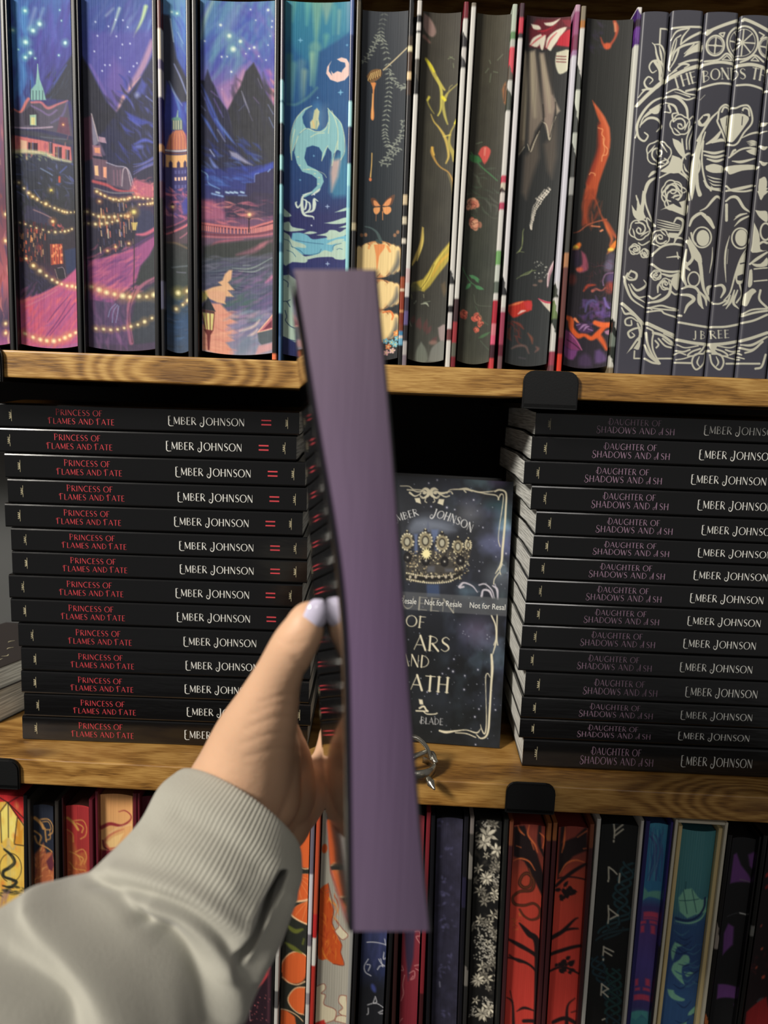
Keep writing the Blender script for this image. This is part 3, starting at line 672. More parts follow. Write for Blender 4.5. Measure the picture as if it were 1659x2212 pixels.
# --- evening town, first part
def art_town1():
    a = Art(19, 152, 45, 168, -20, 760, 1.5, (40, 44, 110), 11)
    a.vgrad([(-20, (52, 92, 160)), (60, (54, 66, 150)), (160, (48, 48, 122)), (240, (44, 42, 90)), (330, (46, 52, 74)), (420, (36, 40, 50)), (560, (44, 34, 50)), (650, (120, 62, 104)), (760, (160, 92, 140))])
    a.daubs(60, (20, -10, 60, 230), [(58, 112, 180), (70, 130, 190), (44, 90, 160)], (40, 90), (5, 14), 92, 8, (0.3, 0.7), 3)
    a.daubs(70, (60, -10, 155, 170), [(72, 62, 160), (56, 50, 140), (86, 92, 178), (50, 44, 122)], (30, 90), (3, 10), 100, 14, (0.25, 0.6), 3)
    a.stroke(qA((280, 0), (230, 170)), 5, (170, 210, 220), 4, 0.55); a.stroke(qA((350, 0), (310, 120)), 5, (160, 205, 215), 3, 0.5)
    for x, y, r in ((318, 130, 6), (262, 185, 6), (200, 285, 6.5), (195, 20, 4.5), (95, 190, 4), (238, 375, 5), (198, 415, 4.5), (550, 300, 5), (490, 400, 2), (280, 420, 2), (140, 350, 1.5), (515, 110, 1.5), (500, 20, 1.5), (580, 580, 2), (530, 635, 1.6)):
        p = qA((x, y))[0]; a.glow(p[0], p[1], r, (220, 250, 238), (120, 210, 190), 0.7)
    # dark hill to the right
    a.poly(qA((620, 400), (520, 520), (440, 640), (360, 760), (600, 800), (640, 1000), (660, 400)), (34, 40, 56), 2, 0.95)
    a.stroke(qA((400, 720), (470, 610), (560, 490)), (3, 5, 3), (66, 80, 170), 1.5, 0.8)
    a.daubs(26, (96, 130, 150, 200), [(50, 64, 90), (62, 80, 120), (30, 36, 50)], (10, 26), (1, 3), 115, 10, (0.4, 0.8))
    # turret
    a.poly(qA((302, 470), (320, 600), (350, 680), (375, 780), (240, 780), (245, 690), (285, 640)), (128, 176, 170), 0.6)
    for x in (262, 290, 318, 345): a.stroke(qA((x, 700), (x, 775)), 1.6, (40, 60, 76), 0.4, 0.8)
    a.stroke(qA((240, 610), (242, 800)), 1.2, (30, 34, 50)); a.stroke(qA((302, 470), (302, 600)), 1.5, (150, 200, 190))
    # steep roofs
    a.poly(qA((95, 860), (160, 880), (210, 790), (240, 790), (400, 830), (480, 810), (570, 790), (600, 980), (620, 1110), (450, 1060), (300, 1030), (95, 1020)), (74, 70, 90), 0.8)
    a.stroke(qA((95, 860), (160, 885), (205, 800), (225, 770)), (3, 6, 6), (214, 120, 116), 1, 0.9)
    a.stroke(qA((250, 800), (330, 800), (390, 850), (480, 820), (570, 795)), (5, 6, 3), (190, 110, 120), 1, 0.9)
    a.stroke(qA((250, 830), (330, 870), (400, 910), (470, 870)), 4, (120, 100, 150), 1, 0.8); a.stroke(qA((420, 980), (520, 920), (570, 800)), (3, 5, 3), (100, 90, 140), 1.2, 0.8)
    a.poly(qA((180, 890), (240, 830), (310, 900), (310, 1000), (190, 1000)), (52, 48, 66), 0.8)
    a.poly(qA((235, 910), (290, 905), (292, 1000), (238, 1000)), (160, 196, 170), 0.5, 0.9); a.poly(qA((245, 930), (280, 930), (280, 995), (245, 995)), (216, 206, 140), 0.5, 0.9)
    a.stroke(qA((95, 1025), (250, 1025), (430, 1015)), 3.5, (170, 150, 170), 0.8, 0.9)
    a.stroke(qA((95, 1060), (300, 1080), (600, 1160)), 12, (58, 60, 74), 2, 0.9); a.stroke(qA((330, 1100), (560, 1130)), 2, (110, 120, 140), 1, 0.6)
    a.poly(qA((500, 930), (570, 940), (600, 1100), (470, 1060)), (96, 56, 80), 0.8, 0.9); a.glow(*qA((530, 1000))[0], 2.6, (250, 220, 150), (200, 110, 70))
    # rose walls with windows
    a.poly(qA((95, 1090), (340, 1130), (600, 1200), (610, 1320), (470, 1290), (360, 1240), (100, 1240)), (196, 108, 110), 1)
    a.daubs(30, (24, 280, 150, 325), [(222, 140, 124), (150, 76, 96), (206, 120, 116)], (8, 18), (1.5, 4), 92, 10, (0.4, 0.8))
    a.poly(qA((160, 1130), (215, 1140), (215, 1230), (160, 1230)), (226, 196, 160), 0.8, 0.8)
    for x0, y0, x1, y1 in ((222, 1150, 302, 1228), (398, 1150, 432, 1250), (456, 1190, 516, 1298), (548, 1220, 590, 1312)):
        a.poly(qA((x0, y0), (x1, y0+6), (x1, y1), (x0, y1-4)), (50, 30, 50), 0.4)
        a.stroke(qA(((x0+x1)/2, y0), ((x0+x1)/2, y1)), 1.2, (150, 150, 180), 0.3); a.stroke(qA(((x0+x1)/2-14, y0+6), ((x0+x1)/2-14, y1-6)), 1.4, (224, 180, 140), 0.4, 0.8)
    a.stroke(qA((100, 1240), (200, 1230), (350, 1245), (450, 1290), (600, 1330)), (10, 9, 7, 4), (198, 196, 156), 2, 0.9)
    a.daubs(30, (24, 310, 120, 330), [(210, 206, 150), (150, 160, 120), (120, 140, 130)], (4, 10), (2, 5), 20, 60, (0.4, 0.8))
    a.daubs(80, (24, 330, 160, 420), [(52, 60, 96), (36, 44, 70), (28, 34, 44), (66, 74, 130), (90, 100, 150)], (8, 26), (1.5, 5), 40, 50, (0.4, 0.85))
    a.stroke(qA((330, 1380), (400, 1420), (430, 1440)), 2.5, (130, 150, 190), 1, 0.8); a.stroke(qA((500, 1420), (560, 1370)), 2.5, (80, 100, 180), 1, 0.8)
    a.glow(*qA((420, 1575))[0], 4.2, (240, 230, 110), (190, 150, 60)); a.stroke(qA((495, 1460), (495, 1500)), 5, (190, 80, 60), 1)
    # dark street with lit windows
    a.daubs(90, (34, 410, 165, 470), [(30, 34, 44), (42, 46, 60), (54, 52, 78)], (10, 30), (2, 6), 80, 30, (0.5, 0.9))
    a.poly(qB((210, 130), (330, 160), (420, 240), (430, 320), (300, 290), (200, 240)), (52, 50, 78), 1.5, 0.9); a.stroke(qB((270, 170), (340, 200), (420, 240)), 2.5, (170, 130, 130), 1, 0.8)
    R = a.rng
    for _ in range(70):
        x, y = R.uniform(150, 385), R.uniform(270, 640)
        p = qB((x, y), (x+R.uniform(-4, 4), y+R.uniform(18, 60))); a.stroke(p, R.uniform(1.2, 3.2), [(214, 96, 60), (240, 150, 86), (120, 44, 50), (180, 70, 66), (250, 190, 130), (92, 40, 56)][R.randint(6)], 0.5, R.uniform(0.5, 0.95))
    for x in (190, 232, 278, 330, 372): a.stroke(qB((x, 290), (x+14, 620)), 1.4, (40, 22, 34), 0.4, 0.9)
    a.poly(qB((412, 480), (520, 480), (528, 660), (420, 670)), (190, 84, 60), 0.6)
    for x in (425, 447, 470, 492, 515): a.stroke(qB((x, 480), (x+3, 660)), 1.3, (70, 30, 40), 0.3); 
    for _ in range(16): a.blob(*qB((R.uniform(420, 520), R.uniform(485, 650)))[0], 1.5, 3.5, (252, 170, 110), soft=0.6, a=0.8)
    a.poly(qB((390, 380), (530, 360), (540, 440), (400, 440)), (46, 44, 60), 0.8); a.daubs(14, (105, 476, 135, 490), [(190, 90, 84), (150, 66, 80)], (4, 8), (2, 4), 0, 90, (0.6, 0.9))
    a.poly(qB((540, 540), (650, 520), (650, 730), (560, 760)), (36, 50, 86), 1.5, 0.9)
    a.poly(qB((450, 700), (545, 690), (560, 790), (470, 810)), (36, 34, 46), 0.6); a.stroke(qB((455, 710), (480, 800)), 1.4, (150, 120, 120), 0.4); a.stroke(qB((480, 700), (530, 700), (552, 790)), 1.4, (150, 130, 140), 0.4)
    a.poly(qB((150, 640), (300, 690), (470, 840), (500, 850), (300, 940), (165, 1000)), (40, 36, 58), 1.5)
    a.daubs(30, (45, 580, 110, 640), [(52, 48, 84), (36, 34, 52), (64, 60, 100)], (8, 20), (1.5, 4), 60, 20, (0.4, 0.8))
    # rose road
    a.poly(qB((165, 1010), (300, 950), (470, 860), (560, 790), (650, 710), (670, 900), (680, 1400), (170, 1420)), (176, 84, 126), 1.5)
    a.daubs(130, (44, 620, 168, 760), [(204, 92, 110), (150, 78, 136), (190, 96, 140), (168, 70, 110), (226, 110, 110), (130, 80, 140)], (14, 50), (2, 6), -55, 16, (0.25, 0.6), 1.8)
    a.daubs(20, (44, 650, 90, 740), [(224, 84, 92), (214, 90, 100)], (14, 30), (3, 8), -60, 20, (0.3, 0.6), 3)
    for p in (((360, 1340), (480, 1180), (600, 990)), ((410, 1310), (530, 1160), (640, 1030)), ((390, 1190), (470, 1080), (570, 970))): a.stroke(qB(*p), (1, 2.6, 1), (96, 46, 104), 0.8, 0.8)
    a.stroke(qB((170, 1020), (330, 950), (470, 870)), (5, 3, 2), (196, 110, 110), 1.5, 0.7)
    a.stroke(qB((200, 1060), (340, 980), (470, 900)), 3, (200, 130, 140), 1, 0.5)
    bulbs(a, ((100, 1450), (150, 1510), (190, 1560), (230, 1600), (260, 1630), (300, 1650)), 6, 3.2, qA)
    bulbs(a, ((228, 20), (300, 80), (370, 120), (450, 155), (520, 185), (565, 198), (640, 200)), 13, 3.4, qB)
    bulbs(a, ((130, 560), (210, 615), (270, 675)), 3, 4, qB); bulbs(a, ((270, 680), (325, 725), (380, 768), (430, 805), (475, 830), (515, 848), (565, 865), (612, 872), (650, 885)), 9, 6, qB)
    bulbs(a, ((400, 370), (470, 372), (525, 370), (570, 365), (610, 350)), 6, 3.4, qB); bulbs(a, ((160, 290), (215, 305), (280, 330), (350, 350)), 5, 3, qB)
    bulbs(a, ((205, 1310), (270, 1335), (330, 1350), (385, 1358), (445, 1360), (497, 1352), (545, 1337), (592, 1322), (645, 1305)), 9, 6.2, qB)
    a.glow(*qB((435, 275))[0], 5, (255, 240, 170), (230, 130, 60)); a.glow(*qB((375, 115))[0], 4.4, BULB, HALO)
    a.noise((7, 7), 5); return a

def art_town2():
    a = Art(178, 327, 189, 338, -20, 768, 1.5, (44, 50, 120), 12)
    a.vgrad([(-20, (58, 84, 150)), (60, (56, 72, 150)), (140, (72, 78, 160)), (230, (40, 44, 78)), (330, (38, 42, 66)), (420, (60, 50, 80)), (768, (70, 60, 84))])
    a.daubs(90, (200, -10, 326, 130), [(62, 88, 164), (88, 104, 178), (48, 62, 140), (104, 120, 176), (70, 66, 150)], (30, 90), (3, 10), 112, 12, (0.25, 0.6), 3)
    a.stroke(qA((1010, 0), (975, 110), (935, 230)), (6, 4, 1.5), (196, 224, 206), 2, 0.75); a.stroke(qA((1235, 0), (1200, 110), (1130, 245)), (9, 6, 1.5), (206, 232, 160), 2, 0.8)
    a.stroke(qA((960, 0), (900, 60)), 4, (150, 170, 190), 2, 0.6); a.stroke(qA((1280, 120), (1240, 240)), 5, (120, 150, 200), 2, 0.6)
    # V of lit sky between the peaks
    a.poly(qA((770, 490), (840, 640), (980, 890), (1050, 760), (1180, 590), (1300, 330), (1300, 200), (770, 200)), (84, 80, 160), 6, 0.75)
    a.poly(qA((890, 640), (980, 890), (1060, 760), (1040, 520), (960, 420)), (112, 90, 164), 8, 0.6)
    a.stroke(qA((1295, 300), (1210, 500), (1120, 640), (1040, 760), (985, 880)), (12, 14, 10, 6, 3), (178, 140, 168), 3, 0.85); a.stroke(qA((1190, 590), (1060, 730), (1000, 870)), (2, 6, 4), (214, 166, 160), 1.6, 0.85)
    a.stroke(qA((770, 480), (850, 640), (960, 870)), (4, 7, 4), (122, 100, 176), 2, 0.7)
    for x, y in ((815, 115), (830, 232), (920, 150), (1040, 100), (1080, 160), (1100, 300), (1035, 305), (805, 365), (1017, 418), (867, 530), (1095, 540), (930, 480), (890, 480), (980, 95), (1130, 495), (1160, 470), (985, 235)):
        p = qA((x, y))[0]; a.blob(p[0], p[1], 1.5, 1.9, (220, 230, 250), soft=0.8, a=0.9)
    # dark peaks
    a.poly(qA((690, 380), (770, 520), (900, 800), (985, 895), (1040, 860), (1000, 1050), (760, 1100), (690, 1000)), (36, 38, 54), 2)
    a.poly(qA((985, 895), (1060, 780), (1190, 600), (1320, 380), (1330, 1300), (900, 1350), (840, 1100)), (38, 42, 74), 2)
    a.daubs(70, (255, 150, 335, 330), [(52, 60, 140), (64, 74, 170), (40, 44, 96), (34, 36, 60), (88, 96, 180)], (14, 40), (2, 7), 55, 20, (0.35, 0.8), 1.5)
    a.daubs(30, (196, 190, 330, 310), [(34, 36, 52), (40, 42, 62)], (20, 50), (5, 12), 60, 20, (0.4, 0.8), 3)
    a.poly(qA((1150, 720), (1200, 610), (1250, 660), (1190, 760)), (76, 86, 176), 2.5, 0.7); a.stroke(qA((1240, 760), (1300, 810)), (2, 6, 2), (120, 130, 200), 1.5, 0.9); a.blob(*qA((1160, 745))[0], 5, 6, (150, 160, 210), soft=3, a=0.8)
    a.poly(qA((1060, 880), (1150, 930), (1280, 990), (1200, 1010), (1100, 960)), (62, 74, 170), 2, 0.8); a.stroke(qA((1140, 1170), (1230, 1140), (1310, 1170)), (3, 8, 3), (80, 92, 190), 2, 0.9); a.blob(*qA((1180, 1195))[0], 10, 5, (100, 112, 200), soft=3, a=0.8)
    for k in range(5): a.stroke(qA((1130, 1350+k*22), (1220, 1340+k*12), (1320, 1290+k*16)), (1, 4, 4), [(84, 96, 180), (120, 116, 180), (56, 60, 110)][k % 3], 1, 0.8)
    # church spire, houses
    a.poly(qA((775, 900), (810, 1010), (840, 1160), (790, 1190), (780, 1050)), (128, 124, 146), 0.7); a.stroke(qA((780, 905), (840, 1165)), 1.6, (196, 180, 180), 0.5)
    a.poly(qA((700, 950), (775, 920), (790, 1300), (690, 1340)), (84, 44, 66), 1.5, 0.9); a.stroke(qA((700, 1260), (700, 1330)), 5, (240, 180, 130), 1.5, 0.8)
    a.poly(qA((835, 1100), (890, 1110), (900, 1160), (840, 1150)), (170, 140, 160), 0.6); a.stroke(qA((840, 1160), (880, 1260)), 6, (90, 80, 110), 1)
    a.poly(qA((785, 1180), (850, 1180), (865, 1280), (790, 1270)), (150, 110, 130), 0.8); a.poly(qA((800, 1200), (845, 1200), (848, 1250), (805, 1245)), (236, 160, 120), 0.6, 0.9)
    a.poly(qA((785, 1290), (905, 1310), (905, 1490), (800, 1480)), (110, 86, 104), 0.8); a.poly(qA((800, 1360), (830, 1360), (835, 1450), (805, 1445)), (240, 196, 150), 0.5); a.poly(qA((872, 1370), (900, 1370), (902, 1470), (874, 1460)), (240, 170, 140), 0.5)
    a.poly(qA((905, 1340), (960, 1360), (1080, 1390), (1130, 1520), (1140, 1600), (900, 1520)), (92, 78, 98), 0.8)
    a.stroke(qA((900, 1330), (980, 1360), (1080, 1390), (1140, 1560)), 2.4, (166, 160, 180), 0.8); a.stroke(qA((1030, 1540), (1040, 1400), (1075, 1390), (1110, 1540)), 2, (186, 170, 180), 0.6)
    for x in (960, 990, 1015): a.stroke(qA((x, 1400), (x+4, 1530)), 1.8, (150, 110, 130), 0.5, 0.8)
    a.poly(qA((1140, 1480), (1230, 1510), (1320, 1540), (1330, 1659), (1150, 1640), (1100, 1580)), (204, 110, 128), 3, 0.85)
    a.daubs(40, (275, 375, 336, 420), [(220, 120, 130), (170, 84, 120), (236, 150, 140)], (6, 16), (2, 5), 10, 60, (0.3, 0.7))
    a.stroke(qA((790, 1500), (900, 1530), (1000, 1580), (1160, 1590)), (7, 7, 5, 3), (196, 90, 96), 1.4, 0.9)
    a.stroke(qA((800, 1560), (950, 1600), (1130, 1600)), 3, (120, 120, 130), 1)
    # street fronts and lamps
    a.poly(qB((745, 60), (1150, 110), (1200, 260), (1150, 400), (1110, 500), (900, 590), (760, 640)), (42, 40, 60), 1.5)
    R = a.rng
    for _ in range(80):
        x, y = R.uniform(820, 1130), R.uniform(110, 540)
        if y > 560-(x-800)*0.25: continue
        a.stroke(qB((x, y), (x+4, y+R.uniform(20, 90))), R.uniform(1, 3), [(200, 110, 96), (236, 196, 150), (110, 110, 150), (90, 50, 60), (210, 170, 130), (60, 60, 96), (240, 220, 180)][R.randint(7)], 0.4, R.uniform(0.5, 0.95))
    a.poly(qB((1180, 170), (1280, 190), (1330, 260), (1330, 350), (1220, 400), (1150, 380)), (48, 52, 84), 2); a.stroke(qB((1160, 400), (1230, 400), (1300, 370), (1340, 340)), (4, 9, 7), (206, 104, 130), 1.6, 0.9)
    a.stroke(qB((1050, 560), (1200, 470), (1330, 400)), 4, (90, 60, 110), 1.5)
    a.poly(qB((745, 640), (950, 590), (1130, 530), (1340, 410), (1340, 480), (1270, 600), (1190, 690), (1170, 800), (950, 1030), (760, 1000)), (150, 80, 130), 2)
    a.daubs(120, (190, 530, 335, 660), [(206, 104, 132), (170, 92, 142), (120, 74, 130), (222, 122, 140), (96, 60, 116)], (14, 44), (2, 6), -32, 14, (0.3, 0.65), 1.8)
    a.poly(qB((1340, 470), (1340, 800), (1200, 880), (1150, 850), (1170, 780), (1200, 690), (1280, 600)), (48, 54, 58), 2)
    a.stroke(qB((1330, 800), (1230, 850), (1150, 930), (1090, 1050), (1080, 1180), (1110, 1380)), (5, 8, 10, 12, 12), (156, 96, 120), 1.4, 0.95); a.stroke(qB((1150, 900), (1105, 1030), (1090, 1180), (1120, 1380)), 1.5, (60, 40, 60), 0.8)
    a.poly(qB((1160, 960), (1340, 830), (1350, 1400), (1140, 1400), (1110, 1200)), (56, 62, 74), 2)
    a.poly(qB((760, 1010), (950, 1020), (1080, 960), (1060, 1200), (1090, 1400), (770, 1400)), (82, 66, 100), 2)
    a.daubs(60, (192, 650, 275, 765), [(110, 76, 124), (70, 60, 90), (60, 60, 84), (140, 96, 140)], (20, 60), (3, 8), 80, 18, (0.3, 0.6), 2.5)
    for p in (((945, 1200), (955, 1100), (990, 1040)), ((975, 1200), (990, 1120), (1000, 1050)), ((910, 1150), (930, 1080), (975, 1030))): a.stroke(qB(*p), 1.2, (150, 170, 210), 0.6, 0.8)
    a.stroke(qB((1133, 360), (1138, 600), (1132, 900)), 1.8, (36, 32, 40), 0.4); a.poly(qB((1112, 290), (1166, 290), (1154, 360), (1122, 360)), (240, 220, 130), 0.8)
    for x in (1125, 1140, 1153): a.stroke(qB((x, 292), (x, 358)), 1, (90, 60, 50), 0.3)
    a.glow(*qB((1134, 195))[0], 7, (246, 236, 140), (214, 170, 90))
    bulbs(a, ((815, 1590), (870, 1625), (935, 1650), (1000, 1659), (1080, 1659)), 7, 2.8, qA)
    bulbs(a, ((820, 10), (870, 40), (935, 72), (1010, 90), (1090, 70), (1160, 62), (1230, 78), (1300, 85)), 13, 4, qB); bulbs(a, ((1185, 130), (1270, 128), (1320, 120)), 6, 3, qB)
    bulbs(a, ((740, 195), (820, 230), (880, 238), (960, 236), (1035, 226), (1085, 228)), 9, 4, qB); bulbs(a, ((750, 300), (820, 305), (880, 296), (935, 285), (990, 272)), 6, 4, qB)
    bulbs(a, ((770, 880), (835, 905), (897, 928), (965, 943), (1035, 958), (1100, 968), (1180, 965), (1250, 972), (1318, 960)), 9, 8.5, qB)
    bulbs(a, ((805, 1265), (870, 1265), (930, 1268), (990, 1262), (1048, 1250), (1108, 1238), (1170, 1224), (1232, 1202), (1300, 1175)), 9, 5.6, qB)
    for x, y in ((840, 98), (1090, 480), (905, 545), (975, 510), (1080, 235)): a.glow(*qB((x, y))[0], 3.8, (250, 226, 160), (200, 120, 80))
    a.noise((7, 7), 5); return a

def art_town3():
    a = Art(353, 405, 360, 410, -20, 770, 1.5, (40, 44, 90), 13)
    a.vgrad([(-20, (92, 140, 180)), (60, (80, 120, 180)), (130, (52, 60, 140)), (230, (50, 60, 150)), (330, (52, 50, 100)), (470, (90, 60, 100)), (520, (56, 58, 60)), (620, (52, 62, 62)), (700, (50, 76, 110)), (770, (60, 76, 100))])
    a.daubs(40, (375, -10, 405, 240), [(72, 110, 190), (60, 74, 170), (96, 140, 190)], (20, 60), (3, 8), 72, 10, (0.3, 0.7), 2)
    a.poly(qA((1390, 60), (1440, 60), (1500, 420), (1600, 620), (1610, 800), (1540, 800), (1420, 620), (1400, 900), (1380, 900)), (40, 44, 62), 2)
    a.stroke(qA((1450, 90), (1475, 280)), (2, 4, 1), (190, 210, 220), 1, 0.8); a.stroke(qA((1510, 200), (1560, 300)), (1.5, 3, 1), (150, 180, 210), 1, 0.7)
    a.stroke(qA((1480, 470), (1540, 600), (1600, 760)), (2, 3.5, 2), (140, 150, 200), 1, 0.9); a.stroke(qA((1440, 620), (1480, 720), (1550, 830)), (2, 4, 1), (130, 150, 190), 1, 0.9)
    a.glow(*qA((1460, 30))[0], 3.5, (210, 240, 240), (130, 200, 210)); a.glow(*qA((1505, 42))[0], 3.5, (220, 244, 220), (130, 210, 190))
    # domed building
    a.stroke(qA((1510, 870), (1505, 930)), (1.5, 5), (130, 170, 160), 0.6); a.blob(*qA((1500, 950))[0], 11, 6, (96, 140, 130), soft=1)
    a.poly(qA((1462, 950), (1550, 960), (1555, 1040), (1462, 1040)), (90, 110, 110), 0.8)
    for x in (1475, 1495, 1515, 1538): a.stroke(qA((x, 960), (x, 1030)), 2, (210, 206, 170), 0.5)
    a.poly(qA((1420, 1180), (1440, 1090), (1490, 1040), (1550, 1040), (1595, 1100), (1605, 1180), (1600, 1215), (1415, 1215)), (176, 106, 90), 1)
    for x in (1445, 1475, 1500, 1525, 1555, 1585): a.stroke(qA((x*0.6+1510*0.4, 1050), (x, 1120), (x, 1210)), 1.5, (226, 150, 96), 0.8, 0.8)
    a.stroke(qA((1590, 1080), (1605, 1190)), 6, (110, 50, 120), 2, 0.7)
    a.stroke(qA((1412, 1222), (1605, 1225)), 4, (196, 190, 190), 0.6); a.stroke(qA((1412, 1242), (1605, 1246)), 3, (130, 86, 70), 0.6)
    a.poly(qA((1412, 1260), (1608, 1260), (1608, 1370), (1412, 1370)), (226, 176, 120), 0.8)
    for x in (1450, 1515, 1575): a.poly(qA((x-14, 1375), (x-14, 1330), (x, 1310), (x+14, 1330), (x+14, 1375)), (56, 46, 84), 0.5)
    a.poly(qA((1412, 1378), (1610, 1378), (1610, 1600), (1412, 1600)), (58, 54, 110), 0.8)
    for y in (1410, 1470, 1540):
        for x in (1490, 1520, 1550, 1578): a.poly(qA((x-9, y-14), (x+9, y-14), (x+9, y+16), (x-9, y+16)), (236, 196, 170) if y == 1470 else (90, 90, 150), 0.4)
    a.daubs(50, (358, 395, 410, 460), [(210, 110, 130), (226, 140, 150), (150, 84, 130), (80, 70, 140)], (8, 24), (2, 6), 20, 60, (0.4, 0.8), 1.5)
    a.poly(qB((1580, 60), (1615, 60), (1615, 200), (1560, 210), (1540, 120)), (64, 68, 150), 2, 0.9)
    a.stroke(qB((1420, 390), (1510, 345), (1615, 300)), (4, 5, 5), (200, 110, 120), 1); a.stroke(qB((1420, 350), (1510, 310), (1615, 270)), 2.5, (60, 44, 60), 0.8); a.stroke(qB((1420, 330), (1615, 240)), 2, (170, 90, 110), 0.8)
    a.poly(qB((1418, 400), (1615, 320), (1615, 480), (1418, 460)), (84, 70, 80), 1.5, 0.9); a.stroke(qB((1530, 420), (1615, 370)), 3, (180, 110, 130), 1, 0.8)
    a.stroke(qB((1465, 150), (1470, 380)), 1.6, (30, 26, 36), 0.4); a.glow(*qB((1463, 140))[0], 4.5, (246, 226, 150), (210, 130, 90)); a.poly(qB((1450, 125), (1465, 100), (1480, 125)), (40, 30, 50), 0.4)
    a.stroke(qB((1425, 465), (1500, 470), (1615, 530)), (3, 5, 3), (120, 100, 80), 1.5, 0.8)
    a.stroke(qB((1460, 690), (1530, 680), (1610, 680)), 2.5, (110, 120, 130), 1.5, 0.8); a.stroke(qB((1500, 730), (1580, 740)), 2, (120, 120, 140), 1, 0.8)
    a.daubs(30, (360, 650, 410, 765), [(60, 90, 130), (70, 100, 140), (110, 110, 130), (50, 60, 70)], (10, 26), (2, 5), 0, 10, (0.3, 0.7), 1.5)
    a.glow(*qB((1510, 920))[0], 8, BULB, (214, 190, 90)); a.glow(*qB((1595, 910))[0], 6, BULB, HALO); a.glow(*qB((1493, 1067))[0], 5, BULB, HALO); a.glow(*qB((1552, 1030))[0], 3.4, BULB, HALO); a.glow(*qB((1597, 997))[0], 5.5, BULB, HALO)
    a.noise((7, 7), 5); return a

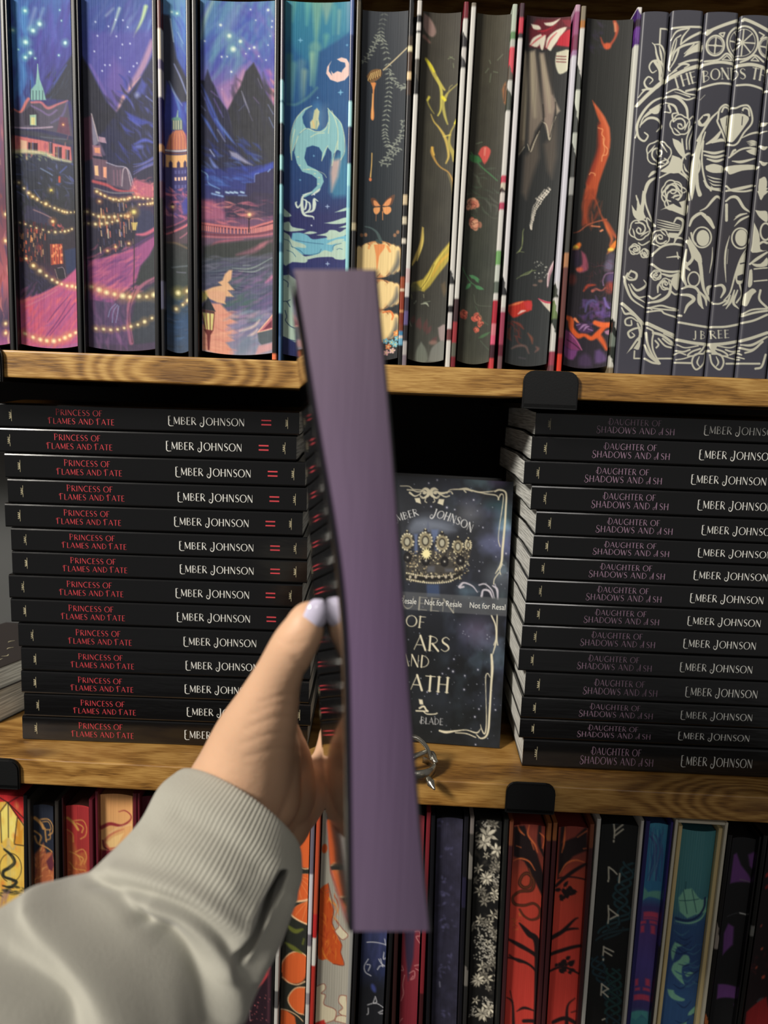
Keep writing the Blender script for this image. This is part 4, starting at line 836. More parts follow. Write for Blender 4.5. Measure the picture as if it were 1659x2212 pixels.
def art_river():
    a = Art(431, 595, 438, 589, 0, 771, 1.5, (50, 60, 140), 14)
    a.vgrad([(0, (84, 128, 170)), (60, (76, 110, 180)), (110, (72, 90, 170)), (170, (112, 100, 170)), (230, (80, 76, 150)), (340, (44, 54, 120)), (400, (52, 60, 130)), (430, (84, 60, 100)), (500, (120, 84, 110)), (560, (74, 80, 92)), (650, (84, 84, 120)), (720, (120, 116, 150)), (771, (150, 150, 170))])
    a.daubs(110, (430, 0, 600, 130), [(96, 150, 176), (110, 164, 176), (60, 84, 170), (80, 80, 180), (140, 180, 180), (56, 64, 160)], (40, 120), (4, 13), 118, 10, (0.2, 0.5), 4)
    a.daubs(50, (520, 10, 598, 220), [(70, 60, 160), (110, 84, 180), (60, 56, 150), (150, 110, 180)], (20, 60), (4, 10), 60, 30, (0.25, 0.5), 4)
    a.stroke(qC((250, 0), (190, 130), (140, 330)), (6, 9, 4), (170, 206, 180), 3, 0.6)
    a.poly(qC((430, 0), (560, 0), (420, 330), (260, 420)), (150, 196, 190), 10, 0.35)
    for x, y, r in ((407, 308, 6), (512, 360, 5), (445, 430, 8), (325, 210, 4), (645, 422, 4), (780, 92, 4), (427, 638, 3), (690, 505, 2), (815, 248, 2), (820, 195, 2), (335, 500, 2.5), (387, 498, 2), (600, 430, 2.4), (178, 360, 2), (340, 800, 2), (610, 75, 2), (660, 175, 1.6), (760, 545, 1.6), (565, 475, 1.6), (780, 410, 1.4), (800, 330, 1.4)):
        a.glow(*qC((x, y))[0], r, (236, 250, 230), (150, 214, 180) if r > 4.5 else (140, 150, 210), 0.6)
    a.poly(qC((290, 780), (440, 700), (520, 600), (600, 560), (520, 760), (390, 1000)), (164, 126, 176), 6, 0.75)
    a.stroke(qC((545, 640), (510, 760), (420, 930)), (5, 12, 8), (206, 150, 172), 4, 0.7); a.stroke(qC((345, 830), (390, 940), (400, 980)), (6, 14, 6), (190, 140, 176), 4, 0.7)
    a.daubs(26, (560, 150, 598, 235), [(210, 130, 160), (150, 96, 170), (232, 150, 140), (120, 90, 180)], (10, 26), (3, 8), 60, 25, (0.35, 0.7), 2.5); a.poly(qC((770, 820), (840, 830), (840, 980)), (234, 150, 140), 5, 0.7)
    # left peak
    a.poly(qC((135, 720), (175, 720), (205, 620), (240, 720), (270, 770), (310, 880), (390, 1000), (430, 1150), (520, 1340), (640, 1520), (135, 1560)), (40, 42, 66), 1.5)
    # big peak
    a.poly(qC((390, 1000), (450, 880), (520, 760), (560, 640), (640, 560), (700, 680), (760, 850), (840, 980), (850, 1500), (640, 1530), (480, 1340)), (46, 48, 56), 1.5)
    a.daubs(60, (500, 160, 590, 340), [(40, 42, 50), (54, 56, 64), (48, 50, 70)], (30, 60), (4, 12), 65, 15, (0.4, 0.7), 3)
    for p, c, w_ in ((((525, 820), (560, 920), (600, 1020)), (150, 150, 176), 3.4), (((590, 1010), (630, 1100)), (90, 90, 120), 3), (((680, 710), (720, 800)), (120, 110, 150), 3.5), (((640, 880), (690, 940)), (110, 90, 130), 4), (((780, 960), (830, 1050)), (130, 140, 190), 3.5), (((790, 1080), (835, 1180)), (120, 140, 200), 4.5), (((560, 940), (500, 1000)), (84, 88, 130), 3)):
        a.stroke(qC(*p), (1, w_, 1), c, 1.2, 0.85)
    for p, c, w_ in ((((150, 760), (230, 940), (300, 1100), (360, 1230)), (70, 92, 180), 7), (((180, 880), (250, 1050), (370, 1260)), (62, 80, 170), 6), (((150, 1040), (210, 1130), (300, 1290)), (76, 104, 190), 6), (((280, 1080), (370, 1200), (480, 1340)), (90, 120, 200), 6), (((150, 820), (180, 900)), (120, 120, 180), 3),
                    (((265, 890), (330, 1020)), (100, 84, 160), 3), (((300, 1180), (370, 1290)), (140, 150, 200), 3), (((240, 820), (300, 870)), (110, 90, 150), 3), (((150, 960), (185, 1000)), (130, 140, 190), 2.5), (((320, 1000), (350, 1060)), (90, 90, 150), 3)):
        a.stroke(qC(*p), (2, w_, 1.5), c, 1.6, 0.85)
    a.daubs(50, (434, 290, 560, 360), [(52, 74, 170), (40, 52, 120), (86, 116, 190), (34, 38, 70)], (16, 40), (3, 8), 30, 25, (0.35, 0.7), 2)
    a.poly(qC((410, 1380), (480, 1400), (630, 1520), (560, 1500), (430, 1430)), (150, 150, 180), 2, 0.9); a.stroke(qC((230, 1450), (270, 1520), (300, 1540)), (3, 8, 3), (110, 130, 200), 2, 0.9); a.stroke(qC((230, 1370), (270, 1430)), 2.5, (150, 160, 200), 1)
    a.poly(qC((600, 1600), (700, 1560), (830, 1500), (840, 1560), (640, 1640)), (60, 80, 180), 3, 0.8)
    a.poly(qC((150, 1560), (210, 1620), (230, 1700), (330, 1740), (600, 1760), (640, 1834), (150, 1834)), (48, 54, 110), 2, 0.8)
    a.stroke(qC((150, 1570), (205, 1610), (220, 1690), (320, 1745)), 2.6, (130, 170, 210), 0.8, 0.9)
    a.daubs(26, (450, 370, 540, 400), [(80, 120, 200), (56, 80, 170), (44, 56, 120)], (20, 44), (3, 7), 14, 8, (0.4, 0.8), 2)
    # castle silhouette
    a.poly(qC((570, 1690), (650, 1690), (650, 1620), (700, 1600), (760, 1590), (840, 1560), (850, 1834), (560, 1834)), (48, 44, 80), 1)
    a.stroke(qC((650, 1680), (655, 1610), (690, 1600)), 1.5, (120, 140, 200), 0.5); a.stroke(qC((780, 1590), (800, 1570)), 2.5, (120, 150, 210), 0.6)
    for x in (380, 420, 460, 290, 520): a.stroke(qC((x, 1775), (x+26, 1782)), 4, (170, 200, 226), 1)
    a.stroke(qC((250, 1790), (350, 1815)), 4, (130, 160, 210), 1); a.stroke(qC((500, 1810), (570, 1815)), 4, (130, 160, 210), 1)
    # far bank
    a.poly(qD((370, 60), (600, 70), (640, 30), (830, 60), (835, 270), (640, 290), (370, 270)), (52, 46, 72), 2)
    a.poly(qD((150, 110), (250, 110), (340, 180), (370, 240), (370, 300), (150, 300)), (170, 100, 130), 4, 0.9)
    a.daubs(70, (436, 430, 590, 485), [(214, 120, 132), (160, 84, 110), (236, 150, 140), (110, 64, 96)], (12, 40), (2, 5), 3, 12, (0.3, 0.7), 1.5)
    a.daubs(24, (540, 420, 588, 465), [(54, 46, 76), (64, 54, 84)], (14, 30), (4, 9), 8, 15, (0.5, 0.8), 2.5)
    a.stroke(qD((150, 330), (330, 355), (580, 380), (720, 350), (830, 325)), 4.5, (206, 120, 120), 0.8); a.stroke(qD((150, 348), (330, 374), (580, 396), (720, 368), (830, 342)), 2, (96, 40, 56), 0.6)
    P = spline(qD((160, 380), (330, 400), (580, 415), (720, 405), (825, 385)), 40)
    for i in range(0, len(P), 5): a.stroke([(P[i][0], P[i][1]-6), (P[i][0], P[i][1]+4)], 2.6, (226, 140, 130), 0.4)
    a.stroke(qD((150, 430), (330, 445), (580, 448), (720, 435), (830, 415)), 5, (120, 66, 84), 0.8); a.stroke(qD((150, 460), (400, 468), (700, 460), (830, 445)), 4, (190, 110, 120), 1, 0.85)
    a.stroke(qD((240, 560), (300, 520), (420, 500), (540, 490)), (4, 7, 3), (176, 96, 116), 1.5, 0.8)
    a.stroke(qD((597, 290), (597, 420)), 2.4, (40, 24, 36), 0.4); a.glow(*qD((601, 250))[0], 5.5, (255, 236, 170), (230, 150, 110)); a.poly(qD((585, 285), (617, 285), (601, 300)), (40, 24, 36), 0.4)
    # dark water
    a.poly(qD((170, 560), (300, 525), (560, 500), (830, 480), (830, 640), (600, 660), (300, 680), (170, 690)), (54, 60, 58), 3, 0.9)
    a.stroke(qD((480, 640), (640, 600), (760, 530), (830, 510)), (3, 12, 8, 4), (150, 96, 116), 3, 0.7); a.poly(qD((660, 590), (700, 540), (770, 520), (740, 570)), (196, 120, 130), 3, 0.6)
    a.daubs(120, (440, 550, 590, 640), [(70, 80, 100), (96, 108, 124), (58, 66, 82), (120, 120, 140), (90, 84, 120)], (24, 70), (2, 6), -8, 8, (0.3, 0.65), 1.8)
    for p in (((440, 770), (620, 775), (820, 680)), ((500, 800), (640, 810), (740, 770)), ((540, 745), (610, 745))): a.stroke(qD(*p), (1, 3, 1), (150, 166, 160), 0.8, 0.8)
    for y in (820, 850, 960, 985, 1000): a.stroke(qD((200+y % 90, y), (420, y-12), (560+y % 120, y+8)), (1, 2, 1), (40, 44, 70), 0.8, 0.8)
    a.daubs(70, (500, 590, 590, 700), [(140, 104, 150), (176, 120, 160), (110, 96, 140), (90, 110, 120), (76, 96, 96)], (20, 60), (3, 8), -22, 10, (0.3, 0.6), 2.5)
    a.daubs(30, (490, 640, 560, 700), [(70, 104, 96), (84, 116, 110)], (16, 40), (3, 8), -15, 12, (0.3, 0.7), 2.5)
    a.stroke(qD((760, 920), (825, 870)), (3, 9), (222, 130, 170), 2.5, 0.7)
    # warm reflection
    a.poly(qD((440, 790), (430, 880), (400, 910), (430, 950), (460, 985), (400, 990), (450, 1050), (380, 1050), (370, 1100), (380, 1125), (300, 1110), (220, 1070), (180, 1000), (260, 960), (340, 940), (310, 910), (350, 890), (370, 830), (410, 790)), (226, 180, 140), 1.2)
    a.poly(qD((200, 1010), (280, 990), (380, 1010), (370, 1090), (250, 1080)), (222, 170, 140), 2, 0.8)
    a.poly(qD((240, 1120), (330, 1120), (400, 1200), (500, 1250), (420, 1260), (500, 1310), (390, 1330), (500, 1410), (400, 1430), (460, 1480), (380, 1500), (460, 1600), (420, 1640), (165, 1590), (165, 1340), (250, 1300)), (224, 158, 136), 2)
    a.daubs(50, (440, 665, 500, 765), [(240, 180, 150), (206, 130, 120), (222, 150, 130)], (10, 30), (2, 5), 0, 8, (0.3, 0.7), 1.2)
    a.daubs(80, (495, 670, 590, 765), [(150, 140, 176), (120, 130, 160), (170, 150, 180), (130, 150, 170), (200, 160, 170)], (18, 50), (3, 8), -20, 14, (0.3, 0.6), 2.5)
    for p in (((510, 1390), (640, 1350), (700, 1290)), ((590, 1440), (640, 1420), (680, 1380))): a.stroke(qD(*p), (2, 6, 3), (224, 200, 190), 2, 0.8)
    a.poly(qD((520, 1450), (600, 1440), (640, 1500), (560, 1620), (480, 1620)), (110, 130, 150), 5, 0.6)
    # boat
    a.poly(qD((825, 1250), (825, 1390), (680, 1410)), (200, 120, 130), 0.6); a.poly(qD((818, 1300), (818, 1375), (730, 1390)), (110, 50, 70), 0.6)
    a.stroke(qD((825, 1250), (680, 1412), (825, 1390)), 2.6, (240, 190, 160), 0.4, sm=0); a.poly(qD((680, 1415), (825, 1395), (825, 1520), (720, 1540), (690, 1500)), (86, 96, 104), 0.8); a.poly(qD((690, 1540), (825, 1530), (825, 1600), (660, 1630)), (216, 160, 160), 2, 0.8)
    # lantern
    a.poly(qD((160, 1010), (200, 1010), (210, 1080), (160, 1110)), (200, 190, 90), 4, 0.9)
    a.poly(qD((218, 1060), (285, 1200), (155, 1180)), (44, 48, 56), 0.6); a.poly(qD((160, 1180), (280, 1200), (275, 1225), (162, 1212)), (90, 60, 60), 0.5)
    a.poly(qD((162, 1215), (275, 1225), (262, 1390), (195, 1385)), (226, 214, 140), 0.6)
    for p in (((162, 1215), (195, 1385)), ((275, 1225), (262, 1390)), ((200, 1218), (212, 1388)), ((236, 1222), (238, 1390))): a.stroke(qD(*p), 2, (110, 56, 50), 0.4)
    a.poly(qD((180, 1385), (265, 1390), (240, 1440), (232, 1590), (215, 1590), (208, 1440)), (110, 50, 50), 0.5)
    a.noise((8, 8), 5); return a

def art_dragon():
    a = Art(614, 760, 612, 741, 2, 779, 1.4, (30, 80, 130), 15)
    a.vgrad([(2, (70, 150, 160)), (60, (44, 120, 150)), (120, (30, 90, 140)), (230, (28, 78, 130)), (330, (28, 66, 118)), (420, (30, 56, 108)), (460, (40, 44, 96)), (560, (40, 44, 100)), (640, (36, 56, 108)), (779, (28, 36, 86))])
    a.poly(qC((950, 0), (1580, 0), (1560, 300), (1400, 380), (1250, 470), (1130, 560), (950, 300)), (44, 120, 152), 6, 0.7)
    for x, y0, y1, w_, c in ((1000, 0, 180, 16, (96, 160, 150)), (1060, 0, 160, 12, (60, 140, 160)), (1140, 0, 210, 14, (110, 180, 170)), (1230, 0, 420, 24, (130, 176, 150)), (1330, 0, 200, 28, (140, 170, 150)), (1400, 60, 300, 10, (90, 160, 160)), (1450, 100, 300, 6, (150, 180, 160)), (1500, 0, 280, 16, (70, 140, 160)), (1545, 20, 290, 12, (120, 150, 170)), (970, 20, 300, 10, (60, 130, 160)),
                             (1210, 420, 780, 26, (110, 160, 150)), (1180, 480, 760, 10, (150, 190, 160)), (1080, 560, 900, 18, (90, 130, 150)), (1000, 580, 930, 16, (90, 140, 140)), (1110, 640, 900, 12, (140, 166, 150)), (960, 500, 930, 14, (70, 130, 130)), (1320, 320, 420, 12, (96, 160, 150))):
        a.stroke(qC((x+12, y0), (x, y1)), (w_, w_*0.8, 2), c, 4, 0.7)
    a.poly(qC((1260, 460), (1400, 390), (1565, 300), (1565, 900), (1300, 900), (1140, 900), (1240, 780)), (28, 80, 132), 3, 0.9)
    a.poly(qC((950, 930), (1060, 940), (1240, 790), (1300, 900), (1300, 1000), (950, 1100)), (28, 74, 126), 6, 0.8)
    a.stroke(qC((960, 945), (1040, 945), (1150, 880), (1240, 790)), 3, (120, 170, 150), 3, 0.6)
    for x, y, r in ((1080, 350, 5), (1470, 845, 6), (1340+400, 175, 0), (1247, 882, 2.4), (1535, 415, 2.6), (1210, 1430, 2.4), (1080, 1660, 2.4)):
        if r:
            p = qC((x, y))[0]; a.blob(p[0], p[1], r, r*0.22, (130, 190, 220), soft=0.4, a=0.9); a.blob(p[0], p[1], r*0.22, r, (130, 190, 220), soft=0.4, a=0.9)
    # crescent moon
    M = (236, 200, 190)
    a.poly(qC((1380, 550), (1340, 600), (1330, 660), (1370, 720), (1440, 748), (1510, 735), (1558, 690), (1560, 590), (1530, 540), (1480, 522), (1435, 535), (1470, 560), (1515, 575), (1520, 610), (1490, 640), (1480, 660), (1440, 645), (1400, 665), (1378, 640), (1385, 680), (1355, 640), (1360, 590)), M, 0.4)
    # glow around the rider, lower aurora
    a.poly(qC((1150, 1000), (1330, 960), (1340, 1180), (1180, 1190)), (110, 130, 160), 10, 0.55); a.stroke(qC((1240, 950), (1240, 1180)), 18, (60, 120, 170), 5, 0.6)
    a.poly(qC((1380, 1470), (1480, 1400), (1540, 1350), (1540, 1834), (1400, 1834), (1360, 1780), (1380, 1600)), (60, 130, 160), 6, 0.8)
    a.poly(qC((1385, 1480), (1470, 1470), (1440, 1640), (1380, 1780), (1368, 1600)), (206, 170, 160), 4, 0.85)
    # dragon
    D = (132, 184, 190); E = (216, 222, 180); Dk = (90, 160, 176)
    a.poly(qC((1190, 958), (1120, 985), (1050, 1060), (1005, 1180), (985, 1300), (990, 1400), (1000, 1470), (1010, 1380), (1040, 1290), (1060, 1240), (1110, 1190), (1140, 1170), (1110, 1120), (1100, 1060), (1130, 1000)), D, 0.4)
    a.poly(qC((1345, 985), (1420, 1060), (1480, 1140), (1510, 1280), (1505, 1400), (1470, 1480), (1470, 1400), (1440, 1380), (1400, 1420), (1385, 1530), (1380, 1400), (1340, 1350), (1320, 1420), (1285, 1480), (1290, 1400), (1260, 1350), (1200, 1330), (1180, 1240), (1270, 1200), (1340, 1150), (1355, 1060)), D, 0.4)
    a.poly(qC((1110, 1190), (1160, 1165), (1230, 1200), (1300, 1200), (1360, 1220), (1380, 1300), (1300, 1340), (1200, 1330), (1140, 1350), (1120, 1450), (1150, 1520), (1230, 1560), (1290, 1610), (1305, 1680), (1270, 1750), (1200, 1790), (1120, 1830), (1100, 1800), (1180, 1780), (1240, 1720), (1240, 1650), (1190, 1610), (1100, 1580), (1050, 1500), (1025, 1400), (1040, 1280), (1060, 1240)), D, 0.4)
    a.stroke(qC((1330, 1640), (1300, 1600), (1200, 1560), (1110, 1560)), 1.6, E, 0.4, 0.6)
    for p in (((1190, 958), (1120, 990), (1040, 1080), (1000, 1190), (985, 1300), (1000, 1470)), ((1345, 985), (1400, 1050), (1470, 1130), (1505, 1260), (1508, 1400), (1470, 1480)), ((1350, 1010), (1360, 1120), (1350, 1220)), ((1080, 1210), (1140, 1170), (1230, 1200), (1310, 1190), (1350, 1120)),
              ((1180, 1250), (1240, 1220), (1310, 1215)), ((1385, 1010), (1440, 1180), (1440, 1380)), ((1030, 1180), (1010, 1260), (990, 1400)), ((1285, 1480), (1310, 1400), (1345, 1340)), ((1385, 1530), (1410, 1420), (1440, 1300)), ((1010, 1380), (1040, 1300), (1060, 1240))):
        a.stroke(qC(*p), 1.5, E, 0.4, 0.85)
    for x, y in ((1060, 1440), (1075, 1520), (1160, 1560), (1220, 1600), (1260, 1640), (1255, 1700)): a.blob(*qC((x, y))[0], 2.2, 1.1, E, soft=0.5, a=0.8)
    # rider
    a.poly(qC((1240, 978), (1265, 1010), (1255, 1080), (1265, 1130), (1240, 1180), (1180, 1170), (1175, 1110), (1200, 1080), (1215, 1000)), (196, 200, 160), 0.6); a.stroke(qC((1200, 1100), (1215, 1160)), 2, (230, 190, 120), 0.6); a.stroke(qC((1240, 1100), (1230, 1180)), 1.5, (120, 160, 150), 0.5)
    # tail plume
    Wt = (206, 220, 208)
    for p, w_ in ((((1190, 30), (1120, 60), (1100, 100), (1100, 180), (1120, 250), (1200, 270), (1210, 295)), 7), (((1100, 130), (1060, 180), (1040, 140), (1050, 125)), 5), (((1110, 100), (1140, 120), (1130, 190), (1110, 200)), 5), (((1130, 230), (1200, 210), (1215, 150), (1215, 100), (1250, 120)), 8), (((1120, 240), (1170, 200), (1170, 140), (1140, 120)), 5), (((1190, 60), (1250, 20), (1270, 0)), 5)):
        a.stroke(qD(*p), (2, w_, 1.5), Wt, 0.4)
    for x, y in ((1340, 175), (1340, 735)):
        p = qD((x, y))[0]; a.blob(p[0], p[1], 5, 1, (170, 190, 220), soft=0.4); a.blob(p[0], p[1], 1, 5, (170, 190, 220), soft=0.4)
    for x, y in ((1188, 355), (1215, 55)): a.blob(*qD((x, y))[0], 1.6, 1.6, (220, 230, 240), soft=0.5)
    # clouds
    CL, CB = (176, 200, 184), (110, 174, 196)
    for P in (((930, 190), (1000, 260), (930, 270)), ((1310, 335), (1400, 320), (1520, 290), (1520, 340), (1420, 350)), ((1410, 235), (1520, 195), (1520, 225)), ((1450, 385), (1520, 365), (1520, 390)), ((930, 330), (980, 320), (1010, 370), (1130, 395), (1000, 415), (930, 400)), ((1110, 435), (1170, 412), (1240, 425), (1180, 440))):
        a.poly(qD(*P), CL, 0.5, sm=3)
    a.poly(qD((1010, 430), (1080, 425), (1150, 450), (1200, 490), (1320, 480), (1520, 470), (1520, 640), (1100, 640), (1000, 560)), CB, 0.6, sm=3)
    a.poly(qD((1240, 452), (1330, 430), (1360, 405), (1420, 410), (1460, 430), (1520, 400), (1520, 460), (1440, 480), (1340, 500), (1330, 465)), CL, 0.5, sm=3)
    a.poly(qD((930, 420), (980, 450), (1010, 500), (1120, 540), (1130, 575), (1030, 570), (1100, 640), (1150, 680), (1130, 720), (1010, 715), (930, 740)), CL, 0.6, sm=3)
    a.poly(qD((1090, 665), (1240, 640), (1310, 600), (1380, 620), (1400, 570), (1450, 530), (1520, 530), (1520, 690), (1420, 695), (1380, 670), (1240, 670), (1140, 690)), CL, 0.5, sm=3)
    a.poly(qD((1330, 540), (1420, 500), (1500, 500), (1480, 520), (1380, 550)), CL, 0.5, sm=2)
    for p in (((1000, 560), (1080, 600), (1130, 640), (1250, 630), (1280, 590)), ((930, 490), (980, 510), (1010, 570)), ((1040, 500), (1150, 520), (1300, 540)), ((1390, 600), (1400, 560), (1470, 540)), ((1430, 600), (1450, 590), (1480, 600)), ((960, 600), (1010, 620), (1040, 660))):
        a.stroke(qD(*p), 1.2, (40, 84, 120), 0.4, 0.8)
    # cliff at the left foot
    a.poly(qD((925, 850), (980, 840), (1060, 900), (1100, 1500), (1040, 1510), (925, 1460)), CL, 0.6)
    for p in (((930, 890), (970, 920), (970, 960)), ((930, 1110), (960, 1110), (990, 1160)), ((960, 1110), (990, 1090)), ((945, 1200), (960, 1260), (950, 1300), (990, 1350), (1030, 1370)), ((940, 1470), (1000, 1490), (1040, 1495))): a.stroke(qD(*p), 1.6, (36, 60, 96), 0.4)
    a.noise((9, 9), 3); return a

def art_pumpkin():
    a = Art(785, 885, 764, 855, 22, 787, 1.4, (44, 48, 54), 16)
    a.vgrad([(22, (58, 62, 68)), (200, (44, 50, 58)), (500, (36, 44, 50)), (787, (34, 36, 40))])
    LF = (150, 156, 142)
    vine = spline(qE((330, 120), (300, 240), (300, 330), (290, 400)), 8); v2 = spline(qE((320, 370), (345, 470), (370, 620), (380, 740), (380, 860), (365, 980), (350, 1100), (335, 1230), (340, 1310), (365, 1400), (400, 1420)), 8)
    k = 0
    for V, st in ((vine, 3), (v2, 3)):
        for i in range(0, len(V)-1, st):
            f = 0.45 if V[i][1] < 60 else 0.85
            for sg in (150, 35): a.leaf(V[i][0], V[i][1], 8.5+2*a.rng.rand(), 3.4, sg+a.rng.uniform(-12, 12), LF, 0.4, f)
    for V in (spline(qE((270, 330), (230, 420), (180, 520), (110, 600)), 5), spline(qE((400, 700), (450, 790), (510, 850), (550, 830)), 4), spline(qE((300, 1590), (370, 1500), (440, 1400), (500, 1320), (520, 1180)), 6), spline(qE((360, 1600), (420, 1500), (480, 1450)), 4)):
        for i in range(0, len(V), 2):
            for sg in (120, 20, 200): a.leaf(V[i][0], V[i][1], 8, 3.6, sg+a.rng.uniform(-25, 25), LF, 0.4, 0.85)
    a.stroke(qE((560, 470), (320, 665)), 2.6, (206, 190, 150), 0.4)
    # honey dipper and drip
    a.poly(qE((150, 730), (200, 670), (270, 655), (305, 680), (295, 730), (230, 780), (175, 785)), (130, 96, 60), 0.5, sm=3)
    for k in range(6): a.stroke(qE((165+k*24, 770-k*10), (200+k*18, 700-k*7)), 1.8, (236, 200, 130), 0.3); a.stroke(qE((176+k*24, 770-k*10), (210+k*18, 700-k*7)), 1.1, (60, 36, 20), 0.3)
    HN = (232, 150, 86)
    a.poly(qE((190, 790), (245, 790), (228, 860), (222, 1000), (226, 1120), (215, 1160), (195, 1150), (192, 1100), (205, 980), (212, 860)), HN, 0.4, sm=3); a.stroke(qE((210, 900), (206, 1140)), 1.4, (252, 200, 130), 0.4)
    a.stroke(qE((202, 1490), (198, 1600), (186, 1730)), (1.8, 1.8, 2.6), (236, 190, 110), 0.4); a.blob(*qE((184, 1755))[0], 3, 4, (226, 130, 80), soft=0.4)
    # butterfly
    B1, B2 = (226, 150, 96), (96, 64, 48)
    for P in (((285, 180), (240, 110), (195, 100), (190, 130), (215, 190)), ((300, 180), (350, 110), (425, 70), (420, 120), (385, 185))): a.poly(qF(*P), B2, 0.5, sm=3)
    for P in (((282, 182), (240, 130), (215, 130), (225, 180)), ((305, 180), (350, 125), (395, 105), (380, 165), (350, 185))): a.poly(qF(*P), B1, 0.5, sm=3)
    for P in (((280, 195), (220, 200), (215, 240), (240, 270), (275, 240)), ((305, 195), (380, 195), (390, 240), (350, 272), (315, 250))): a.poly(qF(*P), (232, 160, 100), 0.5, sm=3)
    a.stroke(qF((292, 180), (294, 230)), 2.2, (50, 34, 30), 0.4); a.stroke(qF((305, 240), (305, 325)), 1.6, HN, 0.3); a.stroke(qF((240, 260), (238, 335)), 1, (160, 110, 80), 0.3)
    for x, y in ((95, 485), (135, 480), (425, 490), (455, 460)): a.blob(*qF((x, y))[0], 3.6, 4.4, (170, 120, 84), soft=0.8, a=0.85)
    a.stroke(qF((130, 395), (190, 410), (250, 460), (290, 560)), (2.4, 4, 8), (74, 92, 92), 0.6)
    # stacked pumpkins
    PC, PS, PD2 = (240, 212, 150), (212, 150, 96), (70, 76, 84)
    def pumpkin(cx, cy, rx, ry, q):
        a.poly(q(*[(cx+rx*math.cos(t), cy+ry*math.sin(t)) for t in np.linspace(0, 6.28, 25)[:-1]]), PS, 0.8)
        for k, f in enumerate((-0.82, -0.5, -0.12, 0.3, 0.66, 0.88)):
            wv = rx*(0.30*math.sqrt(1-f*f)+0.06)
            a.poly(q(*[(cx+f*rx+wv*math.cos(t), cy+ry*0.02+ry*0.93*math.sqrt(1-0.55*f*f)*math.sin(t)) for t in np.linspace(0, 6.28, 19)[:-1]]), PC, 1.6)
            h_ = ry*0.93*math.sqrt(1-0.55*f*f); a.stroke(q(*[(cx+f*rx+wv*math.cos(t), cy+h_*math.sin(t)) for t in np.linspace(-1.35, 1.35, 8)]), 1.5, (92, 60, 42), 0.5, 0.85); a.stroke(q(*[(cx+f*rx+wv*0.72*math.cos(t), cy+h_*0.9*math.sin(t)) for t in np.linspace(-0.9, 1.2, 6)]), 3, (206, 150, 92), 2, 0.5)
        a.stroke(q((cx+rx*0.9, cy-ry*0.35), (cx+rx*0.86, cy+ry*0.3), (cx+rx*0.5, cy+ry*0.9)), (3, 12, 5), PD2, 4, 0.75)
    pumpkin(255, 735, 225, 195, qF); pumpkin(225, 1100, 240, 165, qF); pumpkin(240, 1430, 215, 175, qF)
    a.stroke(qF((250, 540), (285, 560)), 7, (60, 76, 76), 1)
    a.poly(qF((215, 580), (330, 580), (300, 650), (268, 700), (250, 830), (240, 830), (235, 690)), (236, 150, 90), 0.6, sm=2); a.stroke(qF((350, 600), (375, 655)), 5, (236, 160, 96), 0.6); a.stroke(qF((170, 590), (165, 620)), 4, (236, 160, 96), 0.6)
    a.stroke(qF((300, 1290), (370, 1280), (400, 1330), (390, 1370)), (3, 5, 3), (230, 130, 70), 0.6)
    for x, y, c in ((430, 1520, (236, 150, 80)), (385, 1610, (130, 190, 196)), (420, 1640, (140, 200, 206)), (440, 1580, (120, 190, 210)), (325, 1590, (110, 170, 190)), (350, 1650, (214, 130, 80)), (390, 1700, (226, 190, 180)), (330, 1710, (200, 150, 150))):
        p = qF((x, y))[0]
        for t in range(5): a.blob(p[0]+4*math.cos(t*1.256), p[1]+4*math.sin(t*1.256), 3, 2.4, c, t*1.256, soft=0.5)
        a.blob(p[0], p[1], 1.5, 1.5, (240, 220, 150), soft=0.4)
    return a

